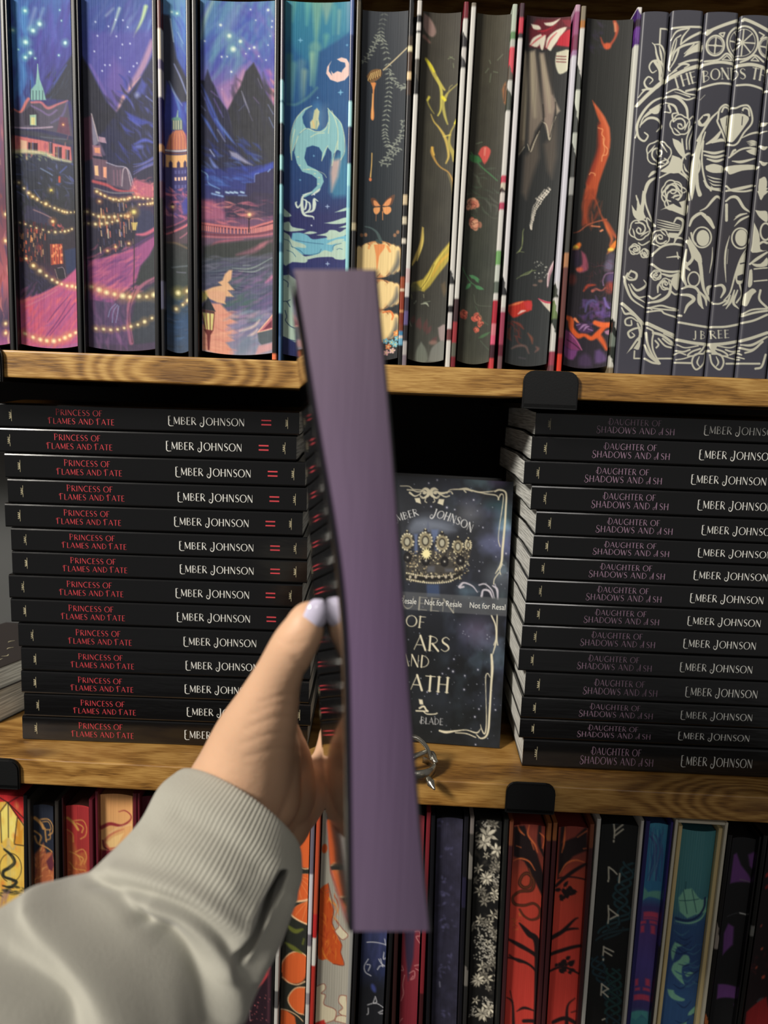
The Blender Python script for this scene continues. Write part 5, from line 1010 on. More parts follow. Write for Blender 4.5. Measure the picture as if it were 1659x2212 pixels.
def art_antler():
    a = Art(914, 996, 880, 958, 25, 789, 1.5, (66, 64, 54), 17)
    a.vgrad([(25, (64, 60, 52)), (300, (62, 60, 50)), (600, (54, 52, 46)), (789, (70, 72, 66))]); a.noise((30, 40), 8, (1, 1, 0.8))
    a.poly(qE((720, 130), (770, 160), (820, 230), (840, 300), (810, 345), (760, 330), (715, 260)), (150, 124, 116), 1.5, sm=3); a.stroke(qE((720, 350), (775, 400)), (8, 4), (150, 110, 100), 1.5, 0.8)
    Y1, Y2 = (232, 220, 60), (190, 176, 84)
    for p, w_, c in ((((740, 560), (790, 640), (830, 720), (880, 800), (925, 860)), (5, 9, 8, 7, 4), Y2), (((740, 570), (775, 610), (820, 680)), (4, 6, 4), Y1), (((850, 740), (890, 850), (895, 960), (885, 1060), (860, 1110)), (4, 6, 6, 4, 3), (200, 190, 90)), (((1060, 810), (970, 880), (935, 930), (910, 990), (925, 1100), (955, 1200)), (1.5, 3, 7, 7, 6, 3), (176, 166, 84)),
                    (((965, 880), (975, 840), (1000, 820)), 1.6, (150, 140, 90)), (((905, 930), (930, 960)), 6, Y1), (((770, 930), (755, 970), (780, 1030), (820, 1090)), (6, 4, 3, 1.6), (150, 140, 70)), (((770, 935), (755, 960)), 4, (214, 200, 80)), (((790, 1100), (820, 1170), (870, 1230), (920, 1310), (950, 1400), (965, 1520), (940, 1590)), (1.5, 3, 4, 6, 6, 5, 3), (196, 170, 84)),
                    (((1050, 1160), (1015, 1230), (985, 1290), (970, 1400), (1010, 1500), (1020, 1570)), (4, 3, 4, 7, 9, 7), (170, 156, 76)), (((920, 1320), (980, 1310)), 3, (210, 190, 90)), (((1045, 1165), (1025, 1200)), (4, 3), Y1), (((805, 1430), (800, 1480), (840, 1570), (890, 1630), (960, 1680), (1000, 1760), (1010, 1830)), (6, 6, 4, 3, 3, 4, 3), (180, 140, 70)), (((800, 1430), (820, 1500)), 4, (222, 180, 80)),
                    (((960, 1700), (990, 1800), (1010, 1930)), 2.5, (120, 110, 70))):
        a.stroke(qE(*p), w_, c, 0.8)
    for p in (((975, 540), (1020, 570)), ((1010, 610), (1014, 650)), ((960, 560), (1000, 545))): a.stroke(qE(*p), (1, 3, 1), (120, 130, 96), 0.8)
    a.stroke(qF((705, 395), (690, 560), (640, 700), (600, 790)), (2, 6, 7, 3), (196, 170, 90), 0.8); a.stroke(qF((714, 400), (705, 560), (650, 740)), (1.5, 4, 2), (230, 206, 110), 0.6)
    a.poly(qF((985, 540), (900, 640), (820, 750), (760, 860), (710, 930), (610, 970), (590, 1010), (650, 1040), (720, 1060), (780, 1000), (850, 900), (930, 800), (985, 720)), (176, 158, 66), 1.2)
    a.poly(qF((985, 570), (900, 680), (830, 800), (780, 920), (700, 1050), (690, 1010), (760, 880), (850, 730)), (226, 204, 90), 1.2); a.stroke(qF((985, 660), (880, 760), (800, 900)), (3, 6, 2), (220, 170, 60), 1.5, 0.8); a.stroke(qF((820, 780), (760, 920), (690, 1030)), 1.4, (110, 96, 40), 0.5)
    a.poly(qF((590, 980), (640, 970), (700, 1040), (640, 1060), (590, 1060)), (90, 90, 56), 2, 0.9)
    for p, c in ((((620, 1190), (640, 1160)), (150, 160, 140)), (((690, 1190), (740, 1180), (765, 1210)), (176, 182, 160)), (((720, 1170), (780, 1160)), (120, 130, 110)), (((590, 1100), (600, 1140)), (110, 110, 70)), (((715, 1090), (718, 1120)), (150, 150, 120)), (((565, 1370), (590, 1430)), (150, 156, 140))): a.stroke(qF(*p), (1, 4, 1), c, 0.8)
    a.poly(qF((890, 990), (930, 960), (945, 1060), (920, 1120), (900, 1060)), (90, 76, 54), 2, 0.9)
    for x, y, l, g in ((640, 1440, 26, -70), (680, 1460, 26, -100), (720, 1480, 30, -80), (740, 1500, 22, -60), (790, 1600, 20, -50), (600, 1400, 20, -80)): a.leaf(*qF((x, y))[0], l, 12, g, (92, 62, 60), 1.5, 0.9)
    a.poly(qF((690, 1580), (740, 1660), (750, 1780), (640, 1790), (640, 1680)), (110, 116, 106), 1.5, sm=3); a.poly(qF((860, 1440), (930, 1420), (930, 1600), (900, 1620), (870, 1540)), (150, 134, 132), 1.2, sm=3)
    a.poly(qF((760, 1780), (800, 1640), (900, 1580), (930, 1640), (920, 1790)), (116, 118, 112), 1.5, sm=3); a.blob(*qF((810, 1590))[0], 9, 5, (140, 110, 100), soft=2, a=0.8)
    return a

def flower(a, x, y, r, c, c2, soft=0.8):
    c, c2 = np.array(c, float), np.array(c2, float)
    for k in range(16):
        t = a.rng.uniform(0, 6.28); q = r*(0.62-0.036*k); m = a.rng.uniform(0, 0.9)
        a.blob(x+q*math.cos(t), y+q*math.sin(t), r*a.rng.uniform(0.26, 0.46), r*a.rng.uniform(0.22, 0.34), tuple((c*(1-m)+c2*m)*(0.72 if k % 4 == 0 else 1)), t+1.2, soft=soft)
    for k in range(3):
        t = a.rng.uniform(0, 6.28); a.stroke([(x+r*0.1*math.cos(t), y+r*0.1*math.sin(t)), (x+r*0.5*math.cos(t+0.5), y+r*0.5*math.sin(t+0.5)), (x+r*0.55*math.cos(t+1.3), y+r*0.55*math.sin(t+1.3))], 1.3, tuple(c*0.5), 0.6, 0.7)

def art_roses():
    a = Art(1030, 1103, 987, 1057, 29, 790, 1.6, (60, 62, 52), 18)
    a.vgrad([(29, (66, 62, 50)), (300, (58, 56, 46)), (560, (52, 56, 48)), (790, (64, 66, 56))]); a.noise((26, 40), 9, (1, 1, 0.8))
    GR = (60, 96, 66)
    for p in (((1370, 570), (1380, 600)), ((1450, 570), (1500, 520)), ((1385, 700), (1375, 780)), ((1330, 690), (1360, 650)), ((1410, 680), (1450, 690)), ((1240, 1390), (1300, 1370))): a.stroke(qE(*p), (1, 4, 1), (120, 136, 110), 0.8, 0.8)
    a.stroke(qE((1190, 1480), (1280, 1600), (1390, 1700), (1450, 1760)), (3, 3, 2), (70, 120, 76), 0.8); a.poly(qE((1175, 1500), (1260, 1510), (1300, 1560), (1240, 1580), (1180, 1560)), (60, 116, 66), 1, sm=3)
    a.poly(qE((1260, 1490), (1290, 1430), (1340, 1410), (1385, 1450), (1370, 1520), (1325, 1590), (1290, 1530)), (204, 84, 76), 0.8, sm=3); a.stroke(qE((1330, 1430), (1325, 1500)), (3, 5, 2), (230, 150, 130), 1)
    a.daubs(46, (1010, 340, 1090, 470), [(70, 92, 70), (84, 100, 84), (50, 64, 50), (96, 110, 90)], (10, 30), (1.5, 4), 20, 50, (0.3, 0.6), 1.5)
    a.poly(qE((1495, 860), (1530, 790), (1540, 1000), (1510, 990)), (140, 90, 50), 1.2, sm=2); a.stroke(qE((1525, 830), (1515, 980)), 1.6, (50, 36, 26), 0.5)
    for x, y, r in ((1205, 150, 17), (1230, 350, 18), (1170, 180, 10)): flower(a, *qF((x, y))[0], r, (206, 118, 96), (236, 186, 146))
    for x, y, r in ((1120, 1290, 13), (1250, 1320, 14), (1240, 1440, 9), (1290, 1390, 9)): flower(a, *qF((x, y))[0], r, (190, 84, 72), (226, 130, 100))
    a.stroke(qF((1100, 800), (1140, 880), (1200, 960), (1310, 1020)), 2, (70, 116, 76), 0.6)
    for x, y, l, g in ((1170, 880, 26, 20), (1240, 900, 14, 60), (1190, 960, 20, 125), (1230, 990, 22, 20)): a.leaf(*qF((x, y))[0], l, 9, g, (74, 128, 84), 0.6)
    a.stroke(qF((1220, 1080), (1250, 1180), (1390, 1210)), 1, (96, 106, 90), 0.8, 0.7); a.stroke(qF((1240, 1200), (1300, 1330), (1360, 1400)), 1.2, (76, 100, 76), 0.8, 0.8)
    a.leaf(*qF((1270, 1530))[0], 28, 8, -25, (70, 106, 70), 1); a.stroke(qF((1290, 1560), (1370, 1670)), 1.2, (80, 100, 80), 0.8, 0.7)
    for p in (((1330, 100), (1380, 160), (1390, 230)), ((1400, 150), (1450, 190), (1440, 260)), ((1370, 60), (1420, 120), (1460, 150))): a.stroke(qF(*p), (1, 4, 1), (86, 90, 80), 1.2, 0.7)
    return a

def art_feather():
    a = Art(1138, 1234, 1090, 1180, 34, 790, 1.5, (48, 50, 50), 19)
    a.vgrad([(34, (60, 40, 44)), (100, (44, 44, 44)), (400, (44, 46, 46)), (790, (48, 52, 54))])
    FE = (150, 138, 122); FD = (60, 56, 52); FL = (190, 180, 150)
    a.poly(qG((270, 540), (300, 560), (310, 900), (290, 1300), (280, 1560), (210, 1700), (210, 1200), (240, 800)), FE, 3, grad=(120, 108, 92))
    a.poly(qG((330, 560), (400, 530), (440, 800), (490, 1100), (490, 1280), (400, 1420), (350, 1640), (320, 1540), (330, 1200), (320, 800)), FE, 2.5, grad=(110, 100, 90))
    a.poly(qG((450, 560), (500, 560), (560, 860), (620, 1060), (630, 1160), (610, 1260), (580, 1460), (560, 1500), (500, 1300), (470, 900)), (140, 124, 112), 2.5)
    a.poly(qG((620, 1060), (680, 1200), (640, 1240)), FE, 1.5)
    a.poly(qG((340, 1640), (440, 1420), (450, 1700), (380, 1900), (300, 2177), (250, 2100), (280, 1700)), (100, 90, 80), 5, 0.75); a.poly(qG((570, 1500), (640, 1260), (640, 1700), (590, 1950), (540, 1850), (500, 1560)), (96, 86, 76), 5, 0.75)
    for p in (((360, 580), (370, 900), (400, 1250)), ((470, 600), (530, 900), (570, 1200)), ((290, 600), (285, 1000), (260, 1500))): a.stroke(qG(*p), (8, 10, 3), FL, 5, 0.6)
    for p in (((320, 560), (325, 1000), (310, 1500)), ((425, 560), (460, 900), (500, 1250)), ((600, 1000), (560, 700), (530, 560))): a.stroke(qG(*p), (4, 7, 4), FD, 3, 0.8)
    for p in (((315, 1560), (350, 1640), (400, 1520), (450, 1410)), ((485, 1310), (530, 1350), (562, 1510), (590, 1370), (632, 1260)), ((215, 1680), (280, 1590))): a.stroke(qG(*p), (1, 2.4, 1), (206, 196, 170), 0.6)
    for p in (((440, 1400), (360, 1560), (340, 1640)), ((490, 1120), (495, 1290), (430, 1440)), ((630, 1100), (625, 1240), (570, 1480))): a.stroke(qG(*p), 1.4, (30, 26, 24), 0.5)
    # crimson petals at the head
    a.poly(qG((420, 200), (800, 190), (790, 520), (640, 490), (520, 520), (330, 500), (320, 320)), (96, 30, 40), 3)
    CR, WH = (190, 40, 56), (226, 220, 200)
    for P, c in ((((350, 260), (440, 270), (460, 310), (380, 310)), WH), (((500, 240), (600, 230), (680, 200), (600, 270), (520, 265)), WH), (((330, 480), (380, 400), (500, 350), (470, 430), (420, 500)), WH), (((520, 500), (540, 400), (640, 320), (750, 300), (680, 400), (600, 500), (570, 540)), WH),
                 (((640, 480), (680, 390), (790, 330), (790, 500), (720, 500)), CR), (((460, 330), (560, 300), (640, 290), (560, 360), (480, 380)), (120, 30, 44)), (((440, 400), (520, 370), (490, 520), (460, 510)), WH), (((700, 220), (790, 230), (790, 300), (740, 280)), (130, 36, 50))): a.poly(qG(*P), c, 0.8, sm=3)
    for p in (((340, 490), (420, 420), (500, 370)), ((530, 510), (570, 420), (640, 350)), ((650, 470), (720, 400), (780, 350)), ((430, 330), (520, 320), (640, 260))): a.stroke(qG(*p), (1, 3, 1), CR, 1, 0.8)
    a.poly(qG((640, 560), (780, 550), (780, 740), (680, 800), (640, 740), (625, 650)), (206, 204, 180), 0.8, sm=3)
    for y in (600, 630, 660): a.stroke(qG((640, y), (740, y+15)), 1.6, (110, 40, 46), 0.5)
    # scales
    def scales(q, pts, n, w0, w1):
        P = spline(q(*pts), 12)
        for i in np.linspace(0, len(P)-1, n):
            j = int(i); t = i/len(P); w_ = w0+(w1-w0)*t
            for k in range(-1, 2): a.blob(P[j][0]+k*w_*0.9+a.rng.uniform(-0.5, 0.5), P[j][1]+k*2.4, 1.9+w_*0.12, 1.3+w_*0.08, (224, 216, 200), -0.9, soft=0.4, a=0.95 if k > -1 else 0.6)
    scales(qG, ((560, 2060), (500, 2130), (430, 2177)), 6, 2, 3.5)
    scales(qH, ((530, 10), (480, 70), (440, 140), (400, 200), (380, 270), (370, 330), (355, 400), (355, 430)), 22, 5, 0.8)
    for p, c in ((((275, 440), (262, 480), (260, 560), (250, 640), (225, 690)), (130, 140, 96)), (((190, 720), (225, 690), (250, 650)), (150, 160, 110)), (((225, 700), (275, 705)), (130, 140, 96)), (((190, 1015), (290, 950), (370, 920), (410, 915)), (110, 124, 84)), (((240, 980), (330, 950), (370, 905)), (130, 140, 100))): a.stroke(qH(*p), (1, 2.6, 1), c, 0.6)
    a.dots(26, (1155, 555, 1185, 600), (190, 190, 176), (0.6, 1.8)); a.blob(*qH((460, 1040))[0], 5, 3.4, (120, 100, 90), soft=0.8); a.blob(*qH((400, 1085))[0], 5, 2.6, (110, 92, 84), soft=0.8)
    a.poly(qH((610, 810), (570, 870), (540, 960), (530, 1100), (545, 1110), (570, 980), (610, 880)), (170, 130, 140), 0.8, sm=2); a.stroke(qH((540, 1100), (545, 970), (605, 820)), 1.4, (236, 226, 220), 0.5)
    a.poly(qH((90, 1330), (180, 1290), (270, 1270), (360, 1265), (360, 1370), (290, 1400), (240, 1430), (150, 1470), (90, 1400)), (200, 56, 44), 1.4, sm=2); a.stroke(qH((100, 1335), (200, 1300), (265, 1275)), (2, 5, 2), (240, 130, 84), 1); a.stroke(qH((210, 1420), (250, 1390), (290, 1380)), (2, 5, 2), (240, 200, 190), 0.8); a.poly(qH((270, 1280), (360, 1275), (360, 1370), (300, 1360)), (206, 60, 64), 1.5, 0.9)
    a.poly(qH((440, 1245), (570, 1300), (570, 1420), (500, 1330)), (206, 196, 180), 0.7); a.stroke(qH((440, 1245), (510, 1285), (570, 1300)), (2, 4, 4), (190, 60, 84), 0.8)
    a.daubs(20, (1092, 690, 1125, 740), [(140, 60, 50), (110, 44, 40), (90, 50, 46)], (10, 24), (2, 5), 30, 50, (0.4, 0.7), 1.5)
    for p, c in ((((120, 1580), (100, 1650), (110, 1720)), (120, 64, 50)), (((320, 1640), (360, 1700), (370, 1760)), (130, 76, 60)), (((140, 1510), (220, 1540), (270, 1590)), (130, 60, 50)), (((130, 1830), (200, 1790), (290, 1790), (330, 1870)), (116, 90, 84)), (((410, 1800), (430, 1830), (400, 1860)), (120, 86, 80)), (((220, 1920), (290, 1930)), (80, 76, 84))): a.stroke(qH(*p), (2, 6, 2), c, 1.5, 0.85)
    return a

def art_horn():
    a = Art(1267, 1367, 1217, 1311, 40, 797, 1.5, (46, 48, 46), 20)
    a.vgrad([(40, (54, 54, 52)), (400, (44, 46, 44)), (560, (40, 38, 40)), (797, (44, 38, 50))])
    a.daubs(20, (1268, 50, 1310, 110), [(80, 70, 96), (70, 60, 90), (60, 60, 66)], (8, 20), (2, 6), 20, 60, (0.3, 0.6), 2)
    OR, OD, OL = (206, 96, 58), (150, 56, 40), (244, 164, 110)
    a.stroke(qG((1285, 230), (1310, 300), (1300, 380), (1260, 450), (1210, 490), (1160, 470), (1130, 400)), (7, 8, 5, 5, 8, 5, 2), (180, 84, 60), 1.2); a.blob(*qG((1205, 490))[0], 8, 7, (220, 100, 66), soft=1.5); a.stroke(qG((1290, 250), (1295, 330)), 4, (230, 150, 110), 1.5)
    a.poly(qG((1040, 1080), (1110, 1160), (1180, 1260), (1235, 1380), (1245, 1520), (1230, 1680), (1170, 1850), (1120, 2000), (1080, 2177), (950, 2177), (980, 2000), (1030, 1850), (1090, 1700), (1120, 1580), (1110, 1450), (1105, 1360), (1130, 1330), (1090, 1230)), OR, 1.5, grad=(190, 84, 50))
    a.stroke(qG((1120, 1330), (1120, 1500), (1110, 1640), (1050, 1830), (990, 2000)), (5, 8, 8, 10, 8), OD, 3, 0.8); a.stroke(qG((1060, 1120), (1160, 1260), (1220, 1420), (1225, 1600)), (2, 6, 6, 4), (226, 120, 80), 2, 0.7)
    for p in (((1110, 1380), (1160, 1400), (1150, 1450), (1180, 1500), (1170, 1560), (1215, 1620), (1200, 1680), (1160, 1690), (1150, 1750)), ((1165, 1500), (1180, 1620), (1165, 1690)), ((1010, 1900), (1030, 1880), (1070, 1890), (1075, 1910))): a.stroke(qG(*p), 2, OL, 0.6, 0.9)
    a.poly(qH((960, 0), (1090, 0), (1060, 100), (1010, 200), (1000, 300), (1010, 400), (940, 400), (930, 200)), (170, 74, 46), 4, 0.9)
    a.daubs(24, (1262, 400, 1300, 480), [(140, 60, 40), (120, 50, 36), (180, 84, 54)], (14, 34), (2, 6), 95, 20, (0.3, 0.6), 2)
    a.stroke(qH((830, 495), (900, 470), (990, 400), (1100, 360), (1200, 340)), (1.5, 2.5, 2.5, 4), (170, 90, 64), 0.7); a.stroke(qH((1030, 50), (1090, 130), (1150, 300), (1200, 380), (1240, 450), (1310, 560)), (1.5, 1.5, 3, 10, 10, 5), (176, 82, 50), 1.5, 0.9)
    a.stroke(qH((1190, 370), (1210, 440), (1260, 560), (1240, 640)), (2, 6, 6, 3), (220, 110, 60), 1.5, 0.8); a.stroke(qH((1040, 410), (1130, 420)), 3, (220, 130, 90), 0.8); a.stroke(qH((1140, 470), (1160, 460)), 4, (236, 150, 110), 0.8)
    a.poly(qH((815, 690), (850, 630), (900, 600), (920, 630), (880, 690)), (226, 120, 50), 1.5, sm=2); a.blob(*qH((855, 660))[0], 6, 5, (250, 210, 80), soft=1.5)
    a.poly(qH((1210, 740), (1240, 650), (1320, 570), (1320, 640), (1260, 710)), (230, 130, 50), 1.5, sm=2); a.blob(*qH((1250, 690))[0], 6, 4, (250, 214, 90), soft=1.5)
    a.poly(qH((920, 700), (970, 740), (1000, 850), (990, 920), (900, 950), (870, 910), (930, 850)), (150, 76, 96), 2, sm=2); a.blob(*qH((900, 910))[0], 8, 5, (204, 96, 72), soft=2)
    for x, y, c in ((860, 740, (60, 44, 64)), (870, 820, (50, 40, 60)), (1250, 780, (84, 76, 96)), (1230, 880, (120, 110, 140)), (1250, 1020, (90, 70, 116)), (810, 1030, (110, 50, 44)), (1240, 1130, (170, 70, 56))): a.blob(*qH((x, y))[0], 10, 13, c, soft=4, a=0.85)
    a.stroke(qH((1170, 1100), (1165, 1040), (1200, 970), (1290, 960)), 2.4, (140, 110, 150), 0.8); a.stroke(qH((950, 1160), (1000, 1100), (1080, 1090)), (3, 7, 3), (170, 66, 46), 1.5); a.stroke(qH((1050, 1160), (1090, 1140), (1150, 1160), (1190, 1130)), (7, 5, 3, 2), (176, 96, 84), 1)
    a.daubs(40, (1265, 560, 1325, 640), [(84, 44, 44), (60, 44, 56), (100, 60, 76)], (8, 20), (1, 2.4), 60, 80, (0.4, 0.7), 0.8)
    a.daubs(60, (1262, 645, 1322, 700), [(96, 72, 140), (120, 88, 160), (70, 54, 100), (110, 70, 120)], (10, 26), (3, 8), 30, 80, (0.4, 0.8), 2)
    a.stroke(qH((970, 1400), (990, 1310), (1050, 1270), (1090, 1290)), (4, 7, 4), (90, 80, 130), 1.2); a.stroke(qH((1180, 1250), (1200, 1330), (1230, 1370)), 5, (120, 100, 170), 1.2)
    FL1 = (234, 100, 46)
    a.stroke(qH((760, 1480), (800, 1510), (810, 1600), (880, 1680), (960, 1670), (1040, 1710), (1110, 1660), (1180, 1590), (1235, 1580)), (10, 14, 12, 12, 8, 10, 12, 10, 8), FL1, 1.6, 0.95)
    a.stroke(qH((1080, 1530), (1150, 1560), (1230, 1560)), (10, 12, 8), (240, 110, 56), 1.5); a.stroke(qH((1110, 1680), (1160, 1760), (1200, 1860)), (12, 10, 5), FL1, 2, 0.9); a.stroke(qH((850, 1490), (890, 1530)), (7, 4), (240, 140, 96), 1)
    a.poly(qH((860, 1540), (950, 1530), (1040, 1570), (1060, 1630), (960, 1650), (890, 1620)), (76, 50, 86), 1.5, sm=2)
    for p in (((900, 1610), (950, 1560), (990, 1550)), ((950, 1620), (980, 1580), (1010, 1570)), ((1000, 1600), (1050, 1620)), ((870, 1560), (910, 1545))): a.stroke(qH(*p), (1.5, 5, 1.5), (166, 130, 176), 0.8)
    a.poly(qH((700, 1620), (790, 1640), (870, 1720), (920, 1840), (800, 1850), (700, 1780)), (130, 60, 110), 1.6, sm=2); a.poly(qH((700, 1790), (800, 1850), (880, 1850), (830, 1960), (730, 1940)), (120, 66, 126), 1.6, sm=2)
    a.stroke(qH((760, 1740), (840, 1780), (920, 1840)), 2, (60, 26, 50), 0.8); a.stroke(qH((790, 1660), (870, 1740), (930, 1840)), 2, (196, 110, 150), 0.8)
    a.poly(qH((1080, 1860), (1130, 1850), (1190, 1930), (1190, 2000), (1080, 2000)), (92, 70, 116), 3, sm=2); a.poly(qH((900, 1930), (960, 1880), (1030, 1930), (1040, 2030), (900, 2020)), (70, 54, 84), 4, sm=2)
    a.poly(qH((1180, 1640), (1235, 1630), (1230, 1690), (1190, 1670)), (170, 120, 150), 1, sm=2)
    return a

# ------------------------------------------------------------------ silver ornament that runs across five spines
def art_silver(e, seed):
    a = Art(*e, step=1.15, base=(66, 66, 76), seed=seed)
    a.vgrad([(30, (62, 62, 72)), (300, (52, 52, 62)), (500, (56, 54, 60)), (805, (66, 66, 78))])
    S = (212, 210, 190)
    def s(q, w_, *p, sm=6): a.stroke(q(*p), w_, S, 0.15, foil=1.0, sm=sm)
    def p(q, *pts, sm=3): a.poly(q(*pts), S, 0.15, foil=1.0, sm=sm)
    def hole(q, *pts, sm=3): a.poly(q(*pts), (50, 50, 58), 0.15, foil=0.0, sm=sm)
    def hs(q, w_, *pts): a.stroke(q(*pts), w_, (50, 50, 58), 0.15, foil=0.0)
    i, j = qI, qJ
    s(i, 3.4, (640, 300), (555, 300), (548, 445), sm=0); s(i, 4.4, (672, 285), (990, 280)); s(i, 6.5, (1025, 330), (1090, 305), (1360, 215)); p(i, (1030, 300), (1100, 310), (1040, 360), (1020, 350)); s(i, 6.5, (1405, 215), (1440, 215), (1659, 315)); s(i, 6.5, (1659, 315), (1800, 370))
    # stalk and scrolls, top left
    s(i, (1.5, 4, 3), (470, 435), (500, 470), (520, 560), (560, 660), (580, 760)); s(i, (2, 5, 2), (545, 470), (560, 540), (575, 620)); s(i, (1.5, 5, 2), (490, 450), (560, 460), (600, 540), (590, 640)); s(i, (1, 4, 2), (630, 480), (600, 580), (595, 700), (575, 790)); p(i, (500, 520), (540, 580), (570, 700), (530, 640))
    s(i, (5, 5, 4, 3, 2), (560, 800), (600, 710), (560, 620), (480, 612), (440, 665), (470, 725), (515, 705)); s(i, (6, 5, 4, 3, 2), (590, 790), (520, 870), (430, 880), (390, 820), (430, 765), (478, 795), (445, 835)); s(i, (7, 5), (500, 620), (548, 700), (550, 790))
    s(i, 8, (320, 1035), (450, 920), (600, 800), (800, 705), (985, 645)); s(i, (2, 4, 1), (330, 960), (400, 890), (470, 900)); s(i, 3, (370, 890), (440, 880))
    # banner arcs
    s(i, 6, (985, 645), (1100, 628), (1200, 625), (1320, 640)); s(i, 7, (1340, 655), (1500, 650), (1659, 690), (1800, 760)); s(i, 4.5, (820, 905), (960, 870), (1150, 832), (1300, 833)); s(i, 4.5, (1345, 845), (1480, 850), (1640, 895), (1800, 960))
    s(i, 4, (1010, 610), (1150, 600), (1240, 540), (1320, 610)); s(i, 4, (1380, 620), (1450, 600), (1530, 560), (1620, 620)); hole(i, (1190, 600), (1240, 565), (1290, 605), sm=0); s(i, 2.5, (1190, 600), (1240, 560), (1290, 605), (1190, 600), sm=0); s(i, 2.5, (1490, 610), (1530, 575), (1570, 615), (1490, 610), sm=0)
    def ring(q, cx, cy, rx, ry, w_): s(q, w_, *[(cx+rx*math.cos(t), cy+ry*math.sin(t)) for t in np.linspace(0, 6.283, 25)], sm=2)
    def wheel(cx, cy, rx, ry, n):
        ring(i, cx, cy, rx, ry, 4); ring(i, cx, cy, rx*0.82, ry*0.82, 1.4)
        for k in range(n):
            t = math.pi*k/n+0.1; s(i, 3, (cx-rx*0.8*math.cos(t), cy-ry*0.8*math.sin(t)), (cx+rx*0.8*math.cos(t), cy+ry*0.8*math.sin(t)))
        a.blob(*i((cx, cy))[0], 3.5, 3.5, S, soft=0.2, foil=1.0)
    wheel(1118, 462, 92, 96, 2); wheel(1400, 432, 160, 160, 4); wheel(1655, 480, 85, 95, 2); s(i, 3, (1170, 345), (1215, 340), (1200, 380), (1160, 350), sm=0); s(i, 3, (1575, 340), (1625, 365), (1590, 400), sm=0)
    # foliage of the second spine
    s(i, (2, 4, 3), (660, 400), (720, 320), (850, 295)); s(i, (2, 4, 2), (650, 640), (660, 560), (700, 480), (720, 400)); s(i, (3, 5, 5), (760, 450), (850, 390), (990, 320)); s(i, (3, 4, 2), (760, 450), (780, 380), (850, 300)); s(i, (2, 5, 5, 3), (670, 600), (700, 520), (770, 470), (880, 440), (985, 415)); s(i, (2, 3), (800, 540), (900, 450))
    p(i, (790, 575), (850, 500), (980, 420), (985, 500), (900, 530)); s(i, (2, 4, 4), (640, 690), (690, 620), (720, 560), (740, 500)); s(i, (2, 4, 4), (740, 640), (850, 610), (980, 590)); s(i, (2, 5, 2), (650, 740), (720, 680), (780, 640), (850, 650), (800, 680)); s(i, 3, (620, 790), (640, 740), (720, 700))
    s(i, 3, (650, 700), (640, 640), (690, 420), (760, 360))
    art_text(a, 'THE', i((700, 880))[0], i((940, 810))[0], 22, S, 0.17, 1.0, serif=True); art_text(a, 'BONDS', i((992, 812))[0], i((1440, 790))[0], 22, S, 0.17, 1.0, sag=3, serif=True); art_text(a, 'TH', i((1490, 783))[0], i((1650, 810))[0], 22, S, 0.17, 1.0, serif=True)
    # ribbon leaf and large scrolls
    s(i, (3, 4, 3), (620, 915), (720, 885), (830, 930), (935, 940)); s(i, (3, 4, 3), (620, 960), (720, 950), (830, 990), (935, 955)); s(i, (1, 3), (700, 910), (860, 960)); s(i, (1, 5, 1), (965, 985), (1015, 940))
    s(i, (3, 6, 5, 4, 3), (600, 955), (480, 1010), (380, 1110), (320, 1230), (330, 1350), (390, 1400), (430, 1350), (395, 1315)); s(i, (2, 4, 2), (595, 1010), (480, 1080), (380, 1170), (345, 1260)); s(i, (2, 5, 2), (580, 1050), (470, 1110), (400, 1160)); s(i, (3, 6, 5, 2), (350, 1240), (430, 1175), (520, 1180), (570, 1240), (520, 1305)); s(i, 3, (300, 1360), (320, 1300)); p(i, (440, 1090), (560, 1040), (540, 1120), (480, 1130))
    s(i, (3, 6, 6, 4), (610, 950), (730, 970), (820, 1060), (840, 1170)); s(i, (2, 5, 3), (610, 1010), (700, 1050), (740, 1130)); s(i, (2, 5), (600, 1100), (660, 1110), (640, 1040)); s(i, (4, 3), (690, 1200), (680, 1130), (740, 1120))
    def rose(q, cx, cy, r):
        pt = lambda f, t: (cx+f*r*math.cos(t), cy+f*r*math.sin(t))
        o0 = cx*0.013
        s(q, 3, *[pt(0.86+0.14*abs(math.sin(2.5*(t+o0))), t) for t in np.linspace(0, 6.283, 31)], sm=2)
        s(q, (3, 4, 2), *[pt(0.74-0.085*k, o0+k*0.95) for k in range(8)], sm=4)
        for t0 in (0.3, 2.3, 4.2): s(q, (1.5, 3.4, 1.5), pt(0.9, o0+t0), pt(0.62, o0+t0+0.5), pt(0.66, o0+t0+1.2), sm=4)
        s(q, (1, 4, 1), pt(0.3, o0), pt(0.1, o0+2), pt(0.3, o0+3.4), sm=3)
    rose(i, 760, 1240, 105); rose(i, 540, 1520, 130); rose(i, 680, 1900, 110); rose(j, 660, 60, 130); rose(j, 320, 370, 100); rose(j, 520, 450, 85)
    p(i, (680, 1370), (770, 1420), (810, 1560), (760, 1540), (700, 1450)); p(i, (680, 1540), (780, 1590), (760, 1720), (560, 1700), (640, 1640)); s(i, (3, 5, 3), (555, 1760), (700, 1700), (790, 1740), (860, 1800)); s(i, 3, (560, 1660), (640, 1610), (600, 1570))
